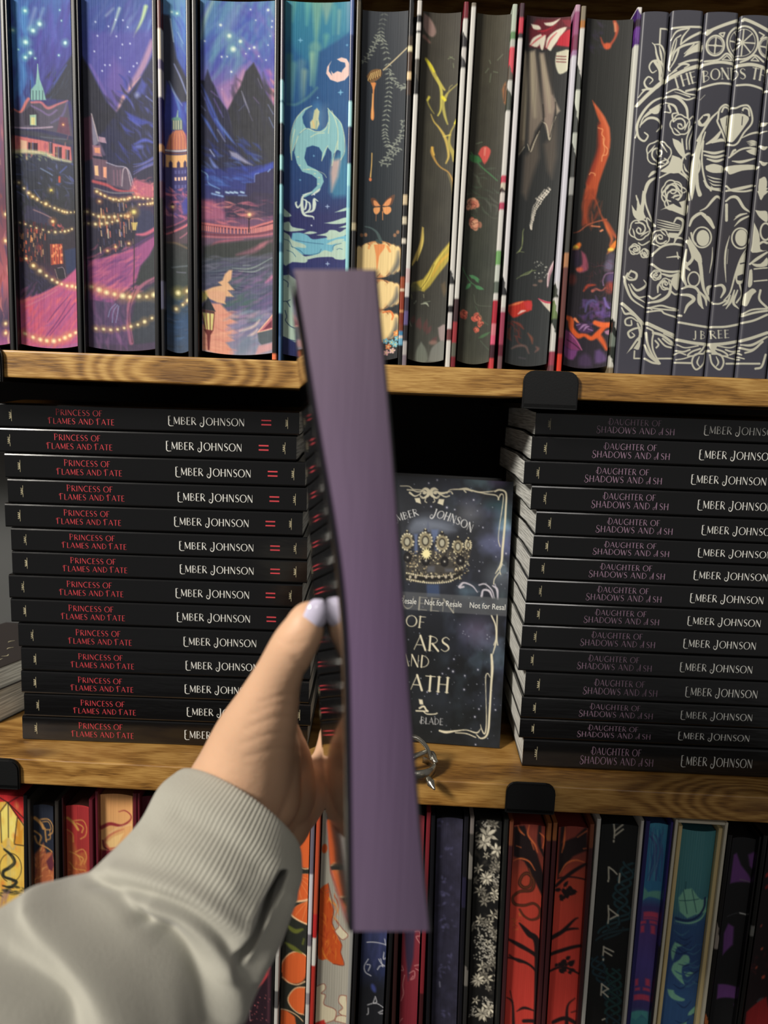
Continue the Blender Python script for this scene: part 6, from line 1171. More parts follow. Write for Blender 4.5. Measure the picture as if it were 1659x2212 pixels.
    s(i, (3, 7, 3), (440, 1760), (480, 1720), (525, 1700)); s(i, (3, 8, 5), (520, 1760), (430, 1830), (380, 1997)); s(i, 3, (320, 1997), (310, 1950)); ring(i, 870, 1640, 95, 120, 4.4); s(i, (1, 4, 1), (800, 1630), (820, 1690), (870, 1720)); s(i, 3, (880, 1250), (830, 1370), (830, 1480)); s(i, 3, (900, 1290), (860, 1390), (860, 1480)); s(i, (3, 5, 2), (780, 1380), (790, 1480), (820, 1580)); s(i, 3, (860, 1180), (900, 1150), (920, 1200)); s(i, 2.5, (800, 1920), (850, 1900), (860, 1990))
    # serpent head
    p(i, (945, 1190), (1000, 1135), (1065, 1130), (1060, 1190), (1010, 1250), (950, 1240)); hole(i, (965, 1190), (1010, 1150), (1045, 1155), (1030, 1190), (990, 1225)); hs(i, 1.5, (1000, 1150), (990, 1220))
    s(i, (5, 5, 3), (940, 1390), (1060, 1200), (1150, 1110)); s(i, 4, *[(1150, 1180), (1165, 1090), (1220, 1040), (1280, 1055), (1330, 1070), (1400, 1050), (1465, 1055), (1500, 1130), (1500, 1225), (1420, 1320), (1355, 1420), (1295, 1440), (1235, 1400), (1190, 1300), (1145, 1210), (1150, 1180)])
    p(i, (1170, 1180), (1280, 1130), (1400, 1130), (1470, 1170), (1440, 1240), (1340, 1370), (1290, 1410), (1240, 1360), (1190, 1250)); s(i, 4, (1190, 1110), (1215, 1065), (1260, 1075), (1270, 1110)); s(i, 4, (1400, 1110), (1420, 1075), (1465, 1090), (1475, 1150)); hs(i, 2, (1245, 1170), (1240, 1240)); hs(i, 2, (1405, 1160), (1398, 1240)); hs(i, 3, (1190, 1160), (1290, 1100), (1380, 1100), (1460, 1150))
    s(i, (3, 9, 3), (1030, 1430), (1120, 1380), (1190, 1290)); s(i, (2, 7, 2), (1090, 1420), (1180, 1390), (1230, 1400)); s(i, (2, 5, 2), (1400, 1370), (1490, 1330), (1580, 1310), (1659, 1300)); s(i, (3, 6, 9), (1020, 1310), (985, 1420), (950, 1560), (935, 1700), (940, 1850), (965, 1940)); p(i, (940, 1400), (990, 1320), (960, 1500), (925, 1800), (880, 1997), (870, 1700)); s(i, 4, (1000, 1400), (985, 1600), (1020, 1800), (1080, 1900))
    for y, x0, x1 in ((1500, 1000, 1230), (1540, 1010, 1240), (1580, 1040, 1230)): s(i, (3, 6, 3), (x0, y), ((x0+x1)/2, y+22), (x1, y-8))
    p(i, (1025, 1650), (1110, 1630), (1220, 1660), (1215, 1710), (1100, 1720), (1030, 1690)); p(i, (1250, 1700), (1240, 1650), (1560, 1640), (1550, 1680), (1400, 1700), (1280, 1735)); s(i, 4, (1270, 1560), (1380, 1490), (1480, 1470), (1570, 1480)); s(i, (2, 6, 2), (1300, 1600), (1400, 1610), (1550, 1570)); s(i, 5, (1290, 1540), (1310, 1500), (1330, 1490)); p(i, (1440, 1500), (1560, 1470), (1565, 1540), (1490, 1530))
    for k in range(4): s(i, (1, 3, 1), (1450+k*10, 1410+k*14), (1510, 1400+k*14), (1560, 1410+k*10)); s(i, (1, 3, 1), (1040+k*14, 1750+k*34), (1110, 1775+k*34), (1200, 1785+k*30))
    s(i, (4, 7, 4), (1240, 1900), (1380, 1880), (1540, 1840)); s(i, 4, (1240, 1850), (1300, 1900), (1420, 1910), (1520, 1890)); s(i, (4, 6, 4), (1010, 1800), (1060, 1870), (1200, 1900))
    for y in (1200, 1440, 1600, 1860): s(i, (3, 8, 3), (1590, y), (1625, y+30), (1659, y+20))
    p(i, (1580, 1780), (1640, 1760), (1659, 1850), (1600, 1997), (1570, 1900))
    # left column of the lower half
    p(j, (245, 130), (290, 190), (300, 60), (330, 140), (350, 0), (375, 60), (360, 200), (380, 260), (310, 280), (260, 230)); s(j, 4, (370, 20), (380, 130), (430, 260), (470, 330))
    s(j, 3, (430, 290), (390, 260), (400, 330), (440, 400), (430, 460)); rose(j, 275, 560, 52); rose(j, 370, 600, 44); s(j, 3, (310, 500), (350, 520), (420, 480)); 
    s(j, (2, 3, 5, 5, 4, 3), (250, 840), (215, 820), (240, 775), (290, 800), (280, 850), (220, 855), (200, 820), (240, 765)); s(j, (3, 6, 5, 3), (205, 790), (180, 860), (200, 950), (250, 1050), (360, 1130)); s(j, (3, 6, 5, 2), (240, 900), (290, 960), (350, 940), (385, 900), (360, 860)); s(j, (2, 5, 2), (215, 900), (270, 1010), (370, 1080)); s(j, (2, 4, 2), (250, 970), (310, 1030), (380, 1020)); s(j, 3, (170, 820), (180, 860))
    s(j, 7, (155, 1090), (250, 1180), (350, 1290)); s(j, (2, 6, 3), (150, 1130), (180, 1190), (230, 1190), (280, 1220)); s(j, (3, 4, 4, 3), (300, 1270), (240, 1230), (185, 1250), (190, 1300), (240, 1305), (240, 1260)); s(j, (5, 5, 4, 3), (330, 1420), (340, 1320), (300, 1250)); s(j, (4, 5, 4, 2), (320, 1330), (260, 1345), (210, 1380), (230, 1430), (270, 1410), (245, 1380)); s(j, (4, 6, 3), (300, 1290), (325, 1380), (310, 1440)); p(j, (195, 1590), (250, 1500), (300, 1430), (330, 1440), (310, 1550), (250, 1540)); hs(j, 2.5, (240, 1560), (300, 1470)); s(j, 3.4, (320, 1640), (265, 1640), (270, 1565), sm=0)
    # second spine, lower half
    p(j, (520, 180), (560, 160), (620, 130), (780, 100), (770, 230), (680, 210), (580, 170)); hole(j, (600, 60), (680, 90), (720, 160), (640, 120))
    for k in range(4): s(j, (1, 3, 2), (490, 270+k*24), (600, 300+k*24), (710, 330+k*16))
    s(j, (3, 7, 4), (650, 300), (680, 260), (740, 290), (720, 380), (660, 460)); s(j, (3, 5, 3), (650, 500), (680, 450), (750, 460)); p(j, (600, 400), (700, 410), (660, 450), (590, 440)); s(j, 5, (450, 600), (540, 530), (640, 510), (740, 520)); s(j, 5, (440, 700), (520, 760), (620, 780), (720, 770)); s(j, (2, 4, 2), (580, 640), (680, 630), (710, 640)); s(j, 3, (680, 590), (690, 650)); s(j, 3, (460, 590), (445, 620))
    rose(j, 480, 810, 50); rose(j, 570, 900, 58); s(j, (4, 6, 3), (540, 800), (620, 820), (700, 790)); p(j, (650, 810), (712, 800), (700, 920), (670, 960), (620, 880)); s(j, (3, 5, 3), (495, 980), (500, 910), (560, 860)); s(j, (4, 8, 5), (410, 1080), (520, 1060), (600, 1000), (620, 900)); s(j, (3, 5, 3), (410, 1010), (450, 1040), (520, 1000)); s(j, 4, (620, 970), (660, 1000), (700, 990)); s(j, 4, (420, 1130), (520, 1110), (600, 1130), (690, 1150)); s(j, 4, (400, 1170), (520, 1160), (560, 1190), (680, 1230)); s(j, (3, 4), (400, 1130), (560, 1150), (680, 1160)); s(j, 2.5, (410, 1130), (440, 1150))
    s(j, 8, (392, 1285), (520, 1350), (650, 1410)); s(j, 4, (395, 1330), (450, 1370), (440, 1460), (450, 1560), (510, 1690)); s(j, 5, (385, 1380), (400, 1500), (450, 1620), (510, 1690)); s(j, (3, 7, 3), (370, 1500), (410, 1600), (500, 1695)); s(j, 6, (450, 1380), (540, 1410), (650, 1500)); s(j, 4, (500, 1440), (560, 1510), (620, 1530)); s(j, 4, (470, 1460), (500, 1500), (480, 1530)); s(j, 4, (540, 1440), (600, 1490), (650, 1505)); s(j, 4, (480, 1640), (640, 1640), sm=0); s(j, 5, (370, 1640), (440, 1680), (500, 1690)); s(j, 3, (550, 1390), (650, 1440))
    # horse head over spines three and four
    s(j, (2, 6, 5), (900, 190), (960, 160), (1020, 90), (1060, 55), (1100, 70)); s(j, (4, 6, 7, 3), (1150, 95), (1200, 60), (1260, 70), (1320, 160), (1380, 200)); s(j, (4, 8, 4), (800, 330), (830, 260), (900, 215), (950, 230)); s(j, (3, 10, 6), (920, 230), (980, 270), (1030, 350)); s(j, 6, (1155, 130), (1155, 280)); s(j, (1, 5, 2), (1225, 280), (1280, 235), (1350, 215)); s(j, (1, 5, 3), (1230, 340), (1290, 280), (1370, 240)); s(j, (1, 3, 1), (1240, 250), (1290, 220))
    ring(j, 920, 445, 88, 98, 3.4); p(j, *[(928+62*math.cos(t), 452+78*math.sin(t)) for t in np.linspace(0, 6.28, 14)[:-1]]); hs(j, 2.5, (870, 390), (880, 370), (910, 360)); ring(j, 1290, 455, 84, 98, 3.4); p(j, *[(1298+60*math.cos(t), 450+80*math.sin(t)) for t in np.linspace(0, 6.28, 14)[:-1]]); s(j, 4, (815, 400), (830, 470), (860, 510))
    s(j, (1, 3, 1), (1020, 540), (1015, 660), (990, 790)); s(j, (1, 4, 4, 1), (1185, 430), (1150, 560), (1140, 700), (1150, 880)); s(j, (1, 3, 1), (1170, 560), (1160, 700)); s(j, (8, 9, 7, 4), (780, 480), (850, 560), (900, 700), (920, 860), (940, 960), (990, 1050)); p(j, (790, 430), (860, 540), (910, 620), (915, 700), (850, 660), (800, 560)); s(j, (2, 4, 3), (1355, 540), (1290, 650), (1240, 800), (1190, 980), (1130, 1060)); p(j, (1345, 580), (1300, 640), (1240, 800), (1260, 900), (1330, 860), (1340, 700)); hole(j, (1260, 820), (1320, 800), (1310, 860), (1260, 860)); hs(j, 3, (1290, 700), (1330, 690))
    s(j, (3, 8, 4), (980, 1000), (975, 940), (1010, 915)); s(j, (4, 6, 7, 3), (1050, 915), (1110, 910), (1135, 960), (1100, 1030)); s(j, 4, (940, 960), (980, 1050), (1020, 1075)); s(j, 4, (1030, 1090), (1090, 1090), (1150, 1060)); s(j, (5, 8, 4), (790, 500), (830, 640), (770, 720), (800, 760)); ring(j, 840, 850, 55, 70, 3.4); s(j, (4, 8, 4), (770, 560), (740, 800), (770, 920)); s(j, (4, 7, 4), (730, 940), (800, 920), (880, 960), (920, 1130)); s(j, (5, 8, 8, 3), (725, 1000), (800, 1010), (840, 1050), (780, 1110), (750, 1180)); s(j, (4, 6, 2), (900, 980), (950, 1040), (960, 1110)); s(j, (3, 6, 2), (880, 1000), (890, 1080), (930, 1140)); s(j, (3, 6, 2), (1230, 960), (1200, 1060), (1150, 1140)); s(j, (3, 6, 2), (1260, 960), (1220, 1080), (1270, 1140)); s(j, (3, 6, 2), (1190, 1010), (1160, 1080), (1120, 1110)); s(j, 4, (1280, 900), (1300, 1000), (1250, 1080)); s(j, 4, (760, 680), (800, 700), (830, 640)); s(j, 5, (700, 1205), (720, 1210))
    # J BREE plate
    s(j, 5, (700, 1275), (850, 1305), (975, 1325)); s(j, 5, (1005, 1322), (1140, 1320), (1275, 1295)); art_text(a, 'J B', j((832, 1440))[0], j((948, 1440))[0], 17, S, 0.17, 1.0, serif=True); art_text(a, 'REE', j((998, 1436))[0], j((1180, 1428))[0], 17, S, 0.17, 1.0, serif=True, gap=0.2)
    s(j, 7, (680, 1450), (820, 1480), (965, 1498)); s(j, 7, (985, 1498), (1120, 1490), (1255, 1468)); s(j, 5, (1305, 1280), (1420, 1255), (1544, 1200)); s(j, 7, (1290, 1460), (1400, 1430), (1544, 1380))
    for m in (1, -1):
        c = 972; f = lambda *pts: [(c+m*(x-c), y) for x, y in pts]
        s(j, 4, *f((950, 1500), (900, 1570), (840, 1610), (780, 1610), (820, 1570), (900, 1540))); s(j, 3, *f((680, 1500), (760, 1530), (880, 1510))); s(j, 4, *f((670, 1560), (740, 1570), (800, 1550))); s(j, 4, *f((930, 1590), (850, 1600), (820, 1680), (860, 1750), (930, 1690), (950, 1600))); s(j, (2, 4, 1), *f((890, 1620), (870, 1680), (900, 1730))); s(j, 3, *f((670, 1650), (740, 1640), (800, 1620))); s(j, 3.4, *f((650, 1600), (700, 1580), (760, 1600)))
    s(j, 6, (940, 1580), (972, 1560), (1040, 1575)); p(j, (985, 1500), (1060, 1500), (1040, 1560), (1000, 1550)); s(j, 4.4, (660, 1680), (810, 1685), sm=0); s(j, 4.4, (1150, 1690), (1240, 1690), sm=0); s(j, 4.4, (1250, 1688), (1470, 1690), sm=0)
    # fifth spine
    p(j, (1450, 0), (1544, 0), (1544, 20), (1480, 60)); p(j, (1430, 180), (1480, 190), (1544, 200), (1544, 300), (1470, 250)); p(j, (1420, 300), (1470, 420), (1480, 560), (1544, 570), (1400, 590), (1400, 500)); ring(j, 1530, 390, 50, 80, 4); s(j, 5, (1430, 540), (1500, 490), (1544, 500))
    s(j, (4, 7, 4), (1380, 700), (1450, 650), (1544, 590)); p(j, (1380, 690), (1480, 700), (1544, 640), (1544, 720), (1440, 730)); p(j, (1375, 760), (1400, 760), (1400, 900), (1360, 920)); s(j, 3, (1420, 750), (1544, 740)); s(j, 3, (1420, 870), (1544, 860)); p(j, (1330, 990), (1400, 940), (1440, 970), (1400, 1010), (1350, 1110), (1310, 1090)); s(j, 5, (1480, 960), (1470, 1050), (1544, 1130)); s(j, 4, (1310, 1190), (1400, 1150), (1544, 1140)); s(j, 5, (1310, 1210), (1420, 1180), (1544, 1160)); s(j, (3, 6, 4), (1290, 1500), (1400, 1500), (1544, 1420)); s(j, 5, (1280, 1530), (1400, 1550), (1500, 1470)); s(j, 4, (1330, 1580), (1400, 1560), (1450, 1520)); s(j, 5, (1430, 1740), (1490, 1720), (1530, 1600)); s(j, 3, (1250, 1620), (1320, 1640))
    return a
# ------------------------------------------------------------------ the upper row of books
BK, BD, WHT = (20, 20, 22), (12, 12, 13), (206, 204, 198)
plain = [(0, BK)]
GE = 'hardbacks with printed page edges on the upper shelf'
def art_edge0():
    a = Art(-130, -2, -104, 23, -20, 745, 2.0, (60, 40, 70), 10)
    a.vgrad([(-20, (40, 70, 140)), (200, (120, 80, 110)), (420, (90, 50, 70)), (560, (150, 80, 90)), (600, (170, 90, 100)), (690, (60, 50, 80)), (745, (150, 80, 130))])
    a.daubs(120, (-60, 250, 25, 740), [(220, 130, 120), (130, 60, 60), (60, 50, 80), (230, 190, 140), (80, 70, 120)], (10, 40), (2, 6), 88, 10, (0.4, 0.8)); 
    for y in (450, 510, 700, 722): a.glow(12, y, 4.5, BULB, HALO)
    return a
book('hardcover_book', 'hardback cut by the left edge of the photo, purple town scene on its page edge', (-142, 7), (-115, 34), (-130, -2), (-104, 23), 0, 755, -14, -6, art_edge0(), plain, plain, group=GE)
book('hardcover_book', 'hardback whose page edge shows a turreted mansion above a rose-coloured street', (8, 164), (35, 177.5), (19, 152), (45, 168), 0, 760, -14, -6, art_town1(), plain, plain, group=GE)
book('hardcover_book', 'wide hardback whose page edge shows a winding pink road with a chain of lights', (165, 336), (179, 347), (178, 327), (189, 338), 0, 768, -14, -6, art_town2(), plain, plain, group=GE)
jk = [(0, (26, 18, 20)), (0.02, (90, 40, 40)), (0.09, (210, 200, 180)), (0.17, (120, 110, 140)), (0.2, (206, 200, 196)), (0.27, (50, 40, 90)), (0.40, (170, 130, 90)), (0.42, (40, 34, 84)), (0.5, (60, 24, 50)), (0.55, (20, 18, 22)), (0.78, (70, 70, 90)), (0.86, (22, 22, 24))]
book('hardcover_book', 'narrow hardback whose page edge shows a domed building above a dark river', (337, 412), (348, 416.5), (353, 405), (360, 410), 0, 770, -14, -6, art_town3(), jk, plain, group=GE)
book('hardcover_book', 'wide hardback whose page edge shows blue peaks above a river with a lantern', (413, 604), (417.5, 598.5), (431, 595), (438, 589), 0, 771, -10, 0, art_river(), plain, [(0, BK), (0.985, (226, 120, 80))], group=GE)
jb = [(0, (70, 66, 80)), (0.22, (150, 206, 210)), (0.27, (60, 110, 130)), (0.28, (150, 200, 206)), (0.33, (24, 26, 40)), (0.42, (140, 196, 196)), (0.46, (24, 30, 50)), (0.5, (130, 190, 200)), (0.58, (90, 150, 170)), (0.66, (60, 110, 140)), (0.69, (126, 186, 200)), (0.86, (40, 70, 110)), (0.93, (60, 90, 130))]
jb2 = [(0, (80, 100, 150)), (0.1, (40, 50, 90)), (0.27, (170, 220, 224)), (0.34, (40, 46, 80)), (0.44, (150, 210, 214)), (0.50, (120, 180, 200)), (0.56, (150, 206, 210)), (0.62, (140, 200, 206)), (0.9, (60, 90, 130))]
book('hardcover_book', 'hardback with a pale blue dragon and crescent moon on its teal page edge', (605, 766.5), (600, 751), (614, 760), (612, 741), 2, 779, -8, 2, art_dragon(), jb, jb2, group=GE)
jg = [(0, BK), (0.1, (60, 50, 40)), (0.125, (226, 214, 170)), (0.14, (70, 50, 36)), (0.19, (226, 196, 150)), (0.21, (60, 44, 34)), (0.25, BK), (0.52, (206, 186, 150)), (0.545, BK), (0.58, (206, 196, 170)), (0.60, BK), (0.64, (214, 206, 190)), (0.655, BK), (0.75, (150, 70, 40)), (0.78, (226, 200, 170)), (0.79, (140, 56, 34)), (0.84, (200, 140, 90)), (0.85, (120, 50, 30)), (0.88, (120, 60, 40)), (0.90, (70, 130, 170)), (0.915, (226, 206, 190)), (0.925, (110, 170, 200)), (0.945, BK)]
book('hardcover_book', 'hardback whose dark page edge shows a honey drip, butterfly and stacked cream pumpkins', (767.5, 896.5), (753, 868.5), (785, 885), (764, 855), 25, 785, -6, 22, art_pumpkin(), [(0, BK), (0.01, (70, 64, 50)), (0.6, (160, 150, 120)), (0.62, BK)], jg, group=GE)
GW = 'dark floral hardbacks in white dust jackets on the upper shelf'
def wj(*extra): return sorted([(0, (200, 196, 190))]+list(extra), key=lambda b: b[0])
j7l = wj((0.04, (28, 28, 30)), (0.055, (206, 204, 200)), (0.075, (24, 24, 26)), (0.085, (206, 204, 198)), (0.12, (200, 198, 190), 0.05), (0.15, (70, 66, 60)), (0.2, (30, 30, 32), 0.03), (0.245, WHT), (0.72, (196, 170, 170)), (0.76, (200, 196, 194)), (0.8, (60, 54, 70)), (0.84, (96, 84, 130)), (0.88, (40, 36, 40)), (0.93, (170, 166, 164)), (0.97, (120, 110, 120)))
j7r = wj((0, (110, 26, 40)), (0.045, WHT), (0.085, (40, 36, 40), 0.02), (0.12, (196, 192, 188)), (0.15, (50, 48, 50), 0.02), (0.17, WHT), (0.72, WHT), (0.735, (40, 40, 42), 0.03), (0.76, WHT), (0.82, (40, 38, 40)), (0.84, (206, 202, 200)), (0.89, (110, 60, 60)), (0.92, WHT))
j8l = wj((0, (120, 112, 100)), (0.01, WHT), (0.75, WHT), (0.8, (60, 40, 44)), (0.87, (150, 50, 56)), (0.93, (90, 90, 80)), (0.97, (110, 30, 40)))
j8r = wj((0, (176, 186, 170)), (0.07, (90, 130, 84)), (0.09, (180, 182, 172)), (0.11, (206, 70, 84)), (0.17, (90, 80, 70), 0.03), (0.2, (196, 196, 190)), (0.23, (60, 66, 56), 0.02), (0.28, WHT), (0.45, (190, 60, 84)), (0.47, (200, 190, 170)), (0.49, (60, 40, 40), 0.01), (0.5, (206, 196, 190)), (0.53, (176, 60, 90)), (0.55, WHT), (0.66, (110, 160, 96)), (0.70, (190, 196, 186)), (0.75, (90, 100, 90)), (0.78, WHT), (0.80, (170, 40, 56)), (0.87, (206, 120, 130)), (0.9, (214, 90, 120)), (0.93, (60, 30, 40)), (0.97, (190, 60, 66)))
j9l = wj((0, (60, 34, 44)), (0.035, (190, 50, 70)), (0.075, (40, 34, 38)), (0.09, WHT), (0.1, (206, 204, 206)), (0.7, (206, 204, 202)), (0.76, (40, 40, 42), 0.05), (0.79, WHT), (0.82, (186, 170, 170)), (0.835, (150, 60, 84)), (0.93, (90, 30, 46)), (0.96, (110, 80, 84)))
j9r = wj((0, (186, 150, 170)), (0.02, (150, 80, 120)), (0.08, (120, 50, 80)), (0.115, (160, 120, 160)), (0.13, (206, 204, 214)), (0.74, (206, 204, 206)), (0.77, (60, 64, 56), 0.05), (0.79, WHT), (0.82, (110, 130, 84), 0.05), (0.85, (60, 66, 60)), (0.88, WHT, 0.03), (0.94, (150, 66, 84)), (0.98, (110, 70, 76)))
j10l = wj((0, (130, 120, 100)), (0.04, (170, 110, 50)), (0.055, WHT), (0.17, (60, 64, 60), 0.04), (0.22, (200, 204, 190)), (0.28, (50, 54, 50), 0.05), (0.33, (176, 180, 170)), (0.38, (40, 42, 40), 0.04), (0.45, (150, 150, 146)), (0.5, (60, 60, 56)), (0.66, (170, 120, 84)), (0.7, (100, 60, 56)), (0.9, (90, 30, 40)), (0.95, (206, 60, 40)))
j10r = wj((0, (226, 222, 216)), (0.012, (70, 40, 110), 0.02), (0.03, (40, 20, 40)), (0.05, (100, 50, 140)), (0.085, (80, 40, 120), 0.02), (0.10, (206, 206, 196)), (0.84, WHT), (0.86, (30, 34, 32), 0.04), (0.89, (110, 120, 110), 0.02), (0.92, (40, 46, 40)), (0.965, (196, 196, 186), 0.03), (0.985, (120, 110, 90)))
book('hardcover_book', 'white-jacketed hardback with yellow antlers on its dark olive page edge', (897.5, 1016), (869.5, 971), (914, 996), (880, 958), 25, 785, 2, 25, art_antler(), j7l, j7r, group=GW)
book('hardcover_book', 'white-jacketed hardback with small red roses on its olive page edge', (1017, 1118.5), (972.5, 1068), (1030, 1103), (987, 1057), 30, 790, 7, 29, art_roses(), j8l, j8r, group=GW)
book('hardcover_book', 'white-jacketed hardback with grey feathers and crimson petals on its page edge', (1122, 1253.5), (1073.5, 1199), (1138, 1234), (1090, 1180), 35, 790, 8, 34, art_feather(), j9l, j9r, group=GW)
book('hardcover_book', 'white-jacketed hardback with an orange horn and purple flames on its page edge', (1255.5, 1386), (1201, 1328), (1267, 1367), (1217, 1311), 40, 797, 14, 40, art_horn(), j10l, j10r, group=GW)

SPINE = art_mat('silver_foiled_spine', rough=0.42, foil_rough=0.38, foil_metal=0.25, spec=0.45)
def spine_book(label, xt, xb, ytop, seed, Y=0.004):
    S = Stand(xt, xb, 30, 805, Y, Z1T)
    root = empty('paperback_novel', S.o, (0, S.tilt, 0)); tag(root, label, 'book', 'grey paperbacks whose spines form one silver ornament')
    x0 = S.xs(xt[0], xb[0], 30, 805)+0.0001; x1 = S.xs(xt[1], xb[1], 30, 805)-0.0001; zt = S.loc((xt[0]+xt[1])/2, ytop).z
    yb = 400+1803/4.42+(sum(xb)/2-1384)*0.04
    a = art_silver((xt[0]+0.3, xt[1]-0.3, xb[0]+0.3, xb[1]-0.3, ytop, yb), seed)
    r = 0.0022; w_ = x1-x0
    def xyz(U, V):
        x = x0+w_*U; d = np.minimum(U, 1-U)*w_
        y = np.where(d < r, r-np.sqrt(np.maximum(0, r*r-(r-d)**2)), 0)
        return x, y, zt*(1-V)+0.0*V+0.0006*(4*U*(1-U))*(1-V)
    me = art_mesh('cover', a, xyz, back=0.132, rim=(60, 60, 70))
    link('cover', me, SPINE, root)
    link('page_block', rbox('page_block', (x0+0.0006, 0.1321, 0.0015), (x1-0.0006, 0.1335, zt-0.0015), 0.0), paper_mat(), root)
spine_book('grey paperback, leftmost of five whose spines share a silver floral ornament', (1387, 1448.5), (1328.5, 1385), 27, 31)
spine_book('grey paperback spine with a silver rose and the word THE', (1449.5, 1522.5), (1386, 1452), 24, 32)
spine_book('grey paperback spine with half a silver horse head, and letters BOND', (1523.5, 1598.5), (1453, 1522), 28, 33)
spine_book('grey paperback spine with the right half of the silver horse head', (1599.5, 1669), (1523.5, 1587.5), 35, 34)
spine_book('grey paperback at the right edge of the photo, with silver leaves', (1671, 1743), (1589, 1658.5), 35, 35)
spine_book('grey paperback just beyond the right edge of the photo', (1745, 1818), (1660, 1726), 38, 36)
# ------------------------------------------------------------------ the bottom row of books
qK, qM, qN, qO = Z(0, 1600, 3.614), Z(480, 1780, 3.456), Z(880, 1660, 3.95), Z(1240, 1700, 3.96)
def pix(p):                                          # world point -> pixel of the photograph
    d = p-CAM; c = AX*d.x+AY*d.y+AZ*d.z
    return PW/2+FPX*c[0]/c[2], PH/2+FPX*c[1]/c[2]
def low(name, label, ot, ob, bt, bb, ctop, btop, paint, jl=plain, jr=plain, step=1.7, seed=50, cat='book', Y=0.02, group=None, **kw):
    y1 = pix(Vector((at(sum(ob)/2, 2205, Y).x, Y, Z3T+0.0045)))[1]
    k = lambda a, b, y: a+(b-a)*(y-1800)/405.0
    a = Art(k(bt[0], bb[0], btop), k(bt[1], bb[1], btop), k(bt[0], bb[0], y1), k(bt[1], bb[1], y1), btop, y1, step, seed=seed, sl=0.052)
    paint(a)
    return book(name, label, ot, ob, bt, bb, 1800, 2205, ctop, btop, a, jl, jr, Y=Y, zbase=Z3T, sag=0, group=group or 'hardbacks with decorated page edges in the bottom row', cat=cat, **kw)
def p_glass(a):
    a.vgrad([(1716, (196, 40, 44)), (1860, (190, 40, 40)), (2400, (120, 50, 30))])
    Y1, Y2, BL = (246, 226, 120), (226, 176, 70), (30, 22, 22)
    a.poly(qK((-60, 480), (60, 470), (60, 780), (-60, 800)), Y2); a.poly(qK((0, 540), (55, 480), (130, 590), (190, 640), (190, 1300), (-100, 1300), (-100, 640)), (232, 190, 84), 0.6)
    a.poly(qK((55, 480), (130, 590), (105, 780), (60, 740), (5, 780), (0, 560)), Y1, 1); a.poly(qK((130, 600), (180, 650), (170, 790), (110, 790)), (214, 150, 50), 1)
    a.blob(*qK((80, 970))[0], 25, 34, (236, 200, 90), soft=1); a.stroke(qK(*[(80+85*math.cos(t), 970+110*math.sin(t)) for t in np.linspace(0, 6.28, 18)]), 1.3, BL, 0.3)
    a.daubs(30, (0, 1730, 52, 1920), [(250, 240, 170), (220, 150, 60), (240, 206, 110), (230, 110, 50)], (8, 24), (4, 10), 85, 20, (0.2, 0.5), 3)
    for p in (((-10, 560), (55, 475), (185, 650)), ((-10, 440), (60, 480), (190, 600)), ((60, 480), (62, 740)), ((130, 590), (108, 780)), ((0, 560), (10, 780)), ((60, 480), (190, 400)), ((110, 790), (190, 800))): a.stroke(qK(*p), 1.8, BL, 0.3, sm=0)
    a.blob(*qK((64, 790))[0], 4, 12, (220, 190, 120), soft=0.5); a.stroke(qK((10, 800), (35, 830), (64, 800), (95, 830), (118, 800)), 2.5, (200, 180, 120), 0.4)
    a.poly(qK((50, 830), (78, 830), (90, 1110), (55, 1110)), (220, 196, 110), 0.5)
    a.stroke(qK((30, 830), (90, 880), (110, 930), (70, 970), (25, 1000), (30, 1040), (90, 1060), (125, 1080), (80, 1120), (20, 1110)), (4, 7, 7, 7, 7, 6, 6, 7, 5, 3), (44, 46, 36), 0.6); a.stroke(qK((90, 880), (105, 930), (70, 975)), 1.5, (120, 110, 70), 0.5)
    a.daubs(20, (0, 1905, 52, 1930), [(30, 34, 30), (60, 60, 40)], (8, 20), (2, 5), 10, 20, (0.6, 0.9), 1)
    a.daubs(30, (0, 1930, 52, 2200), [(150, 110, 140), (214, 150, 60), (90, 60, 110)], (20, 50), (5, 10), 90, 20, (0.5, 0.8), 3)
GOLD1, GOLD2 = (190, 140, 80), (222, 176, 110)
def p_navy(a):
    a.vgrad([(1745, (32, 38, 52)), (2400, (36, 34, 50))]); a.noise((5, 60), 4)
    a.poly(qK((270, 880), (330, 800), (350, 880), (400, 860), (420, 930), (425, 1300), (270, 1300)), (170, 96, 62), 1.5)
    for p, w_ in ((((268, 600), (310, 650), (330, 690)), 6), (((310, 620), (370, 620), (408, 660), (405, 710), (370, 740)), 2.6), (((325, 640), (370, 640), (390, 690), (350, 700)), 2), (((268, 700), (310, 750), (300, 800)), 3), (((340, 690), (350, 790)), 3), (((270, 740), (290, 800), (340, 830), (400, 860)), 3), (((380, 700), (385, 760), (350, 780)), 2)): a.stroke(qK(*p), w_, GOLD1, 0.5)
    a.daubs(60, (73, 1835, 116, 1930), [GOLD2, (230, 150, 80), (120, 60, 50), (200, 120, 70)], (6, 18), (1, 3), -60, 50, (0.5, 0.9), 0.6)
    a.poly(qK((350, 940), (400, 880), (420, 960), (400, 1010), (370, 1000)), (96, 44, 56), 0.8)
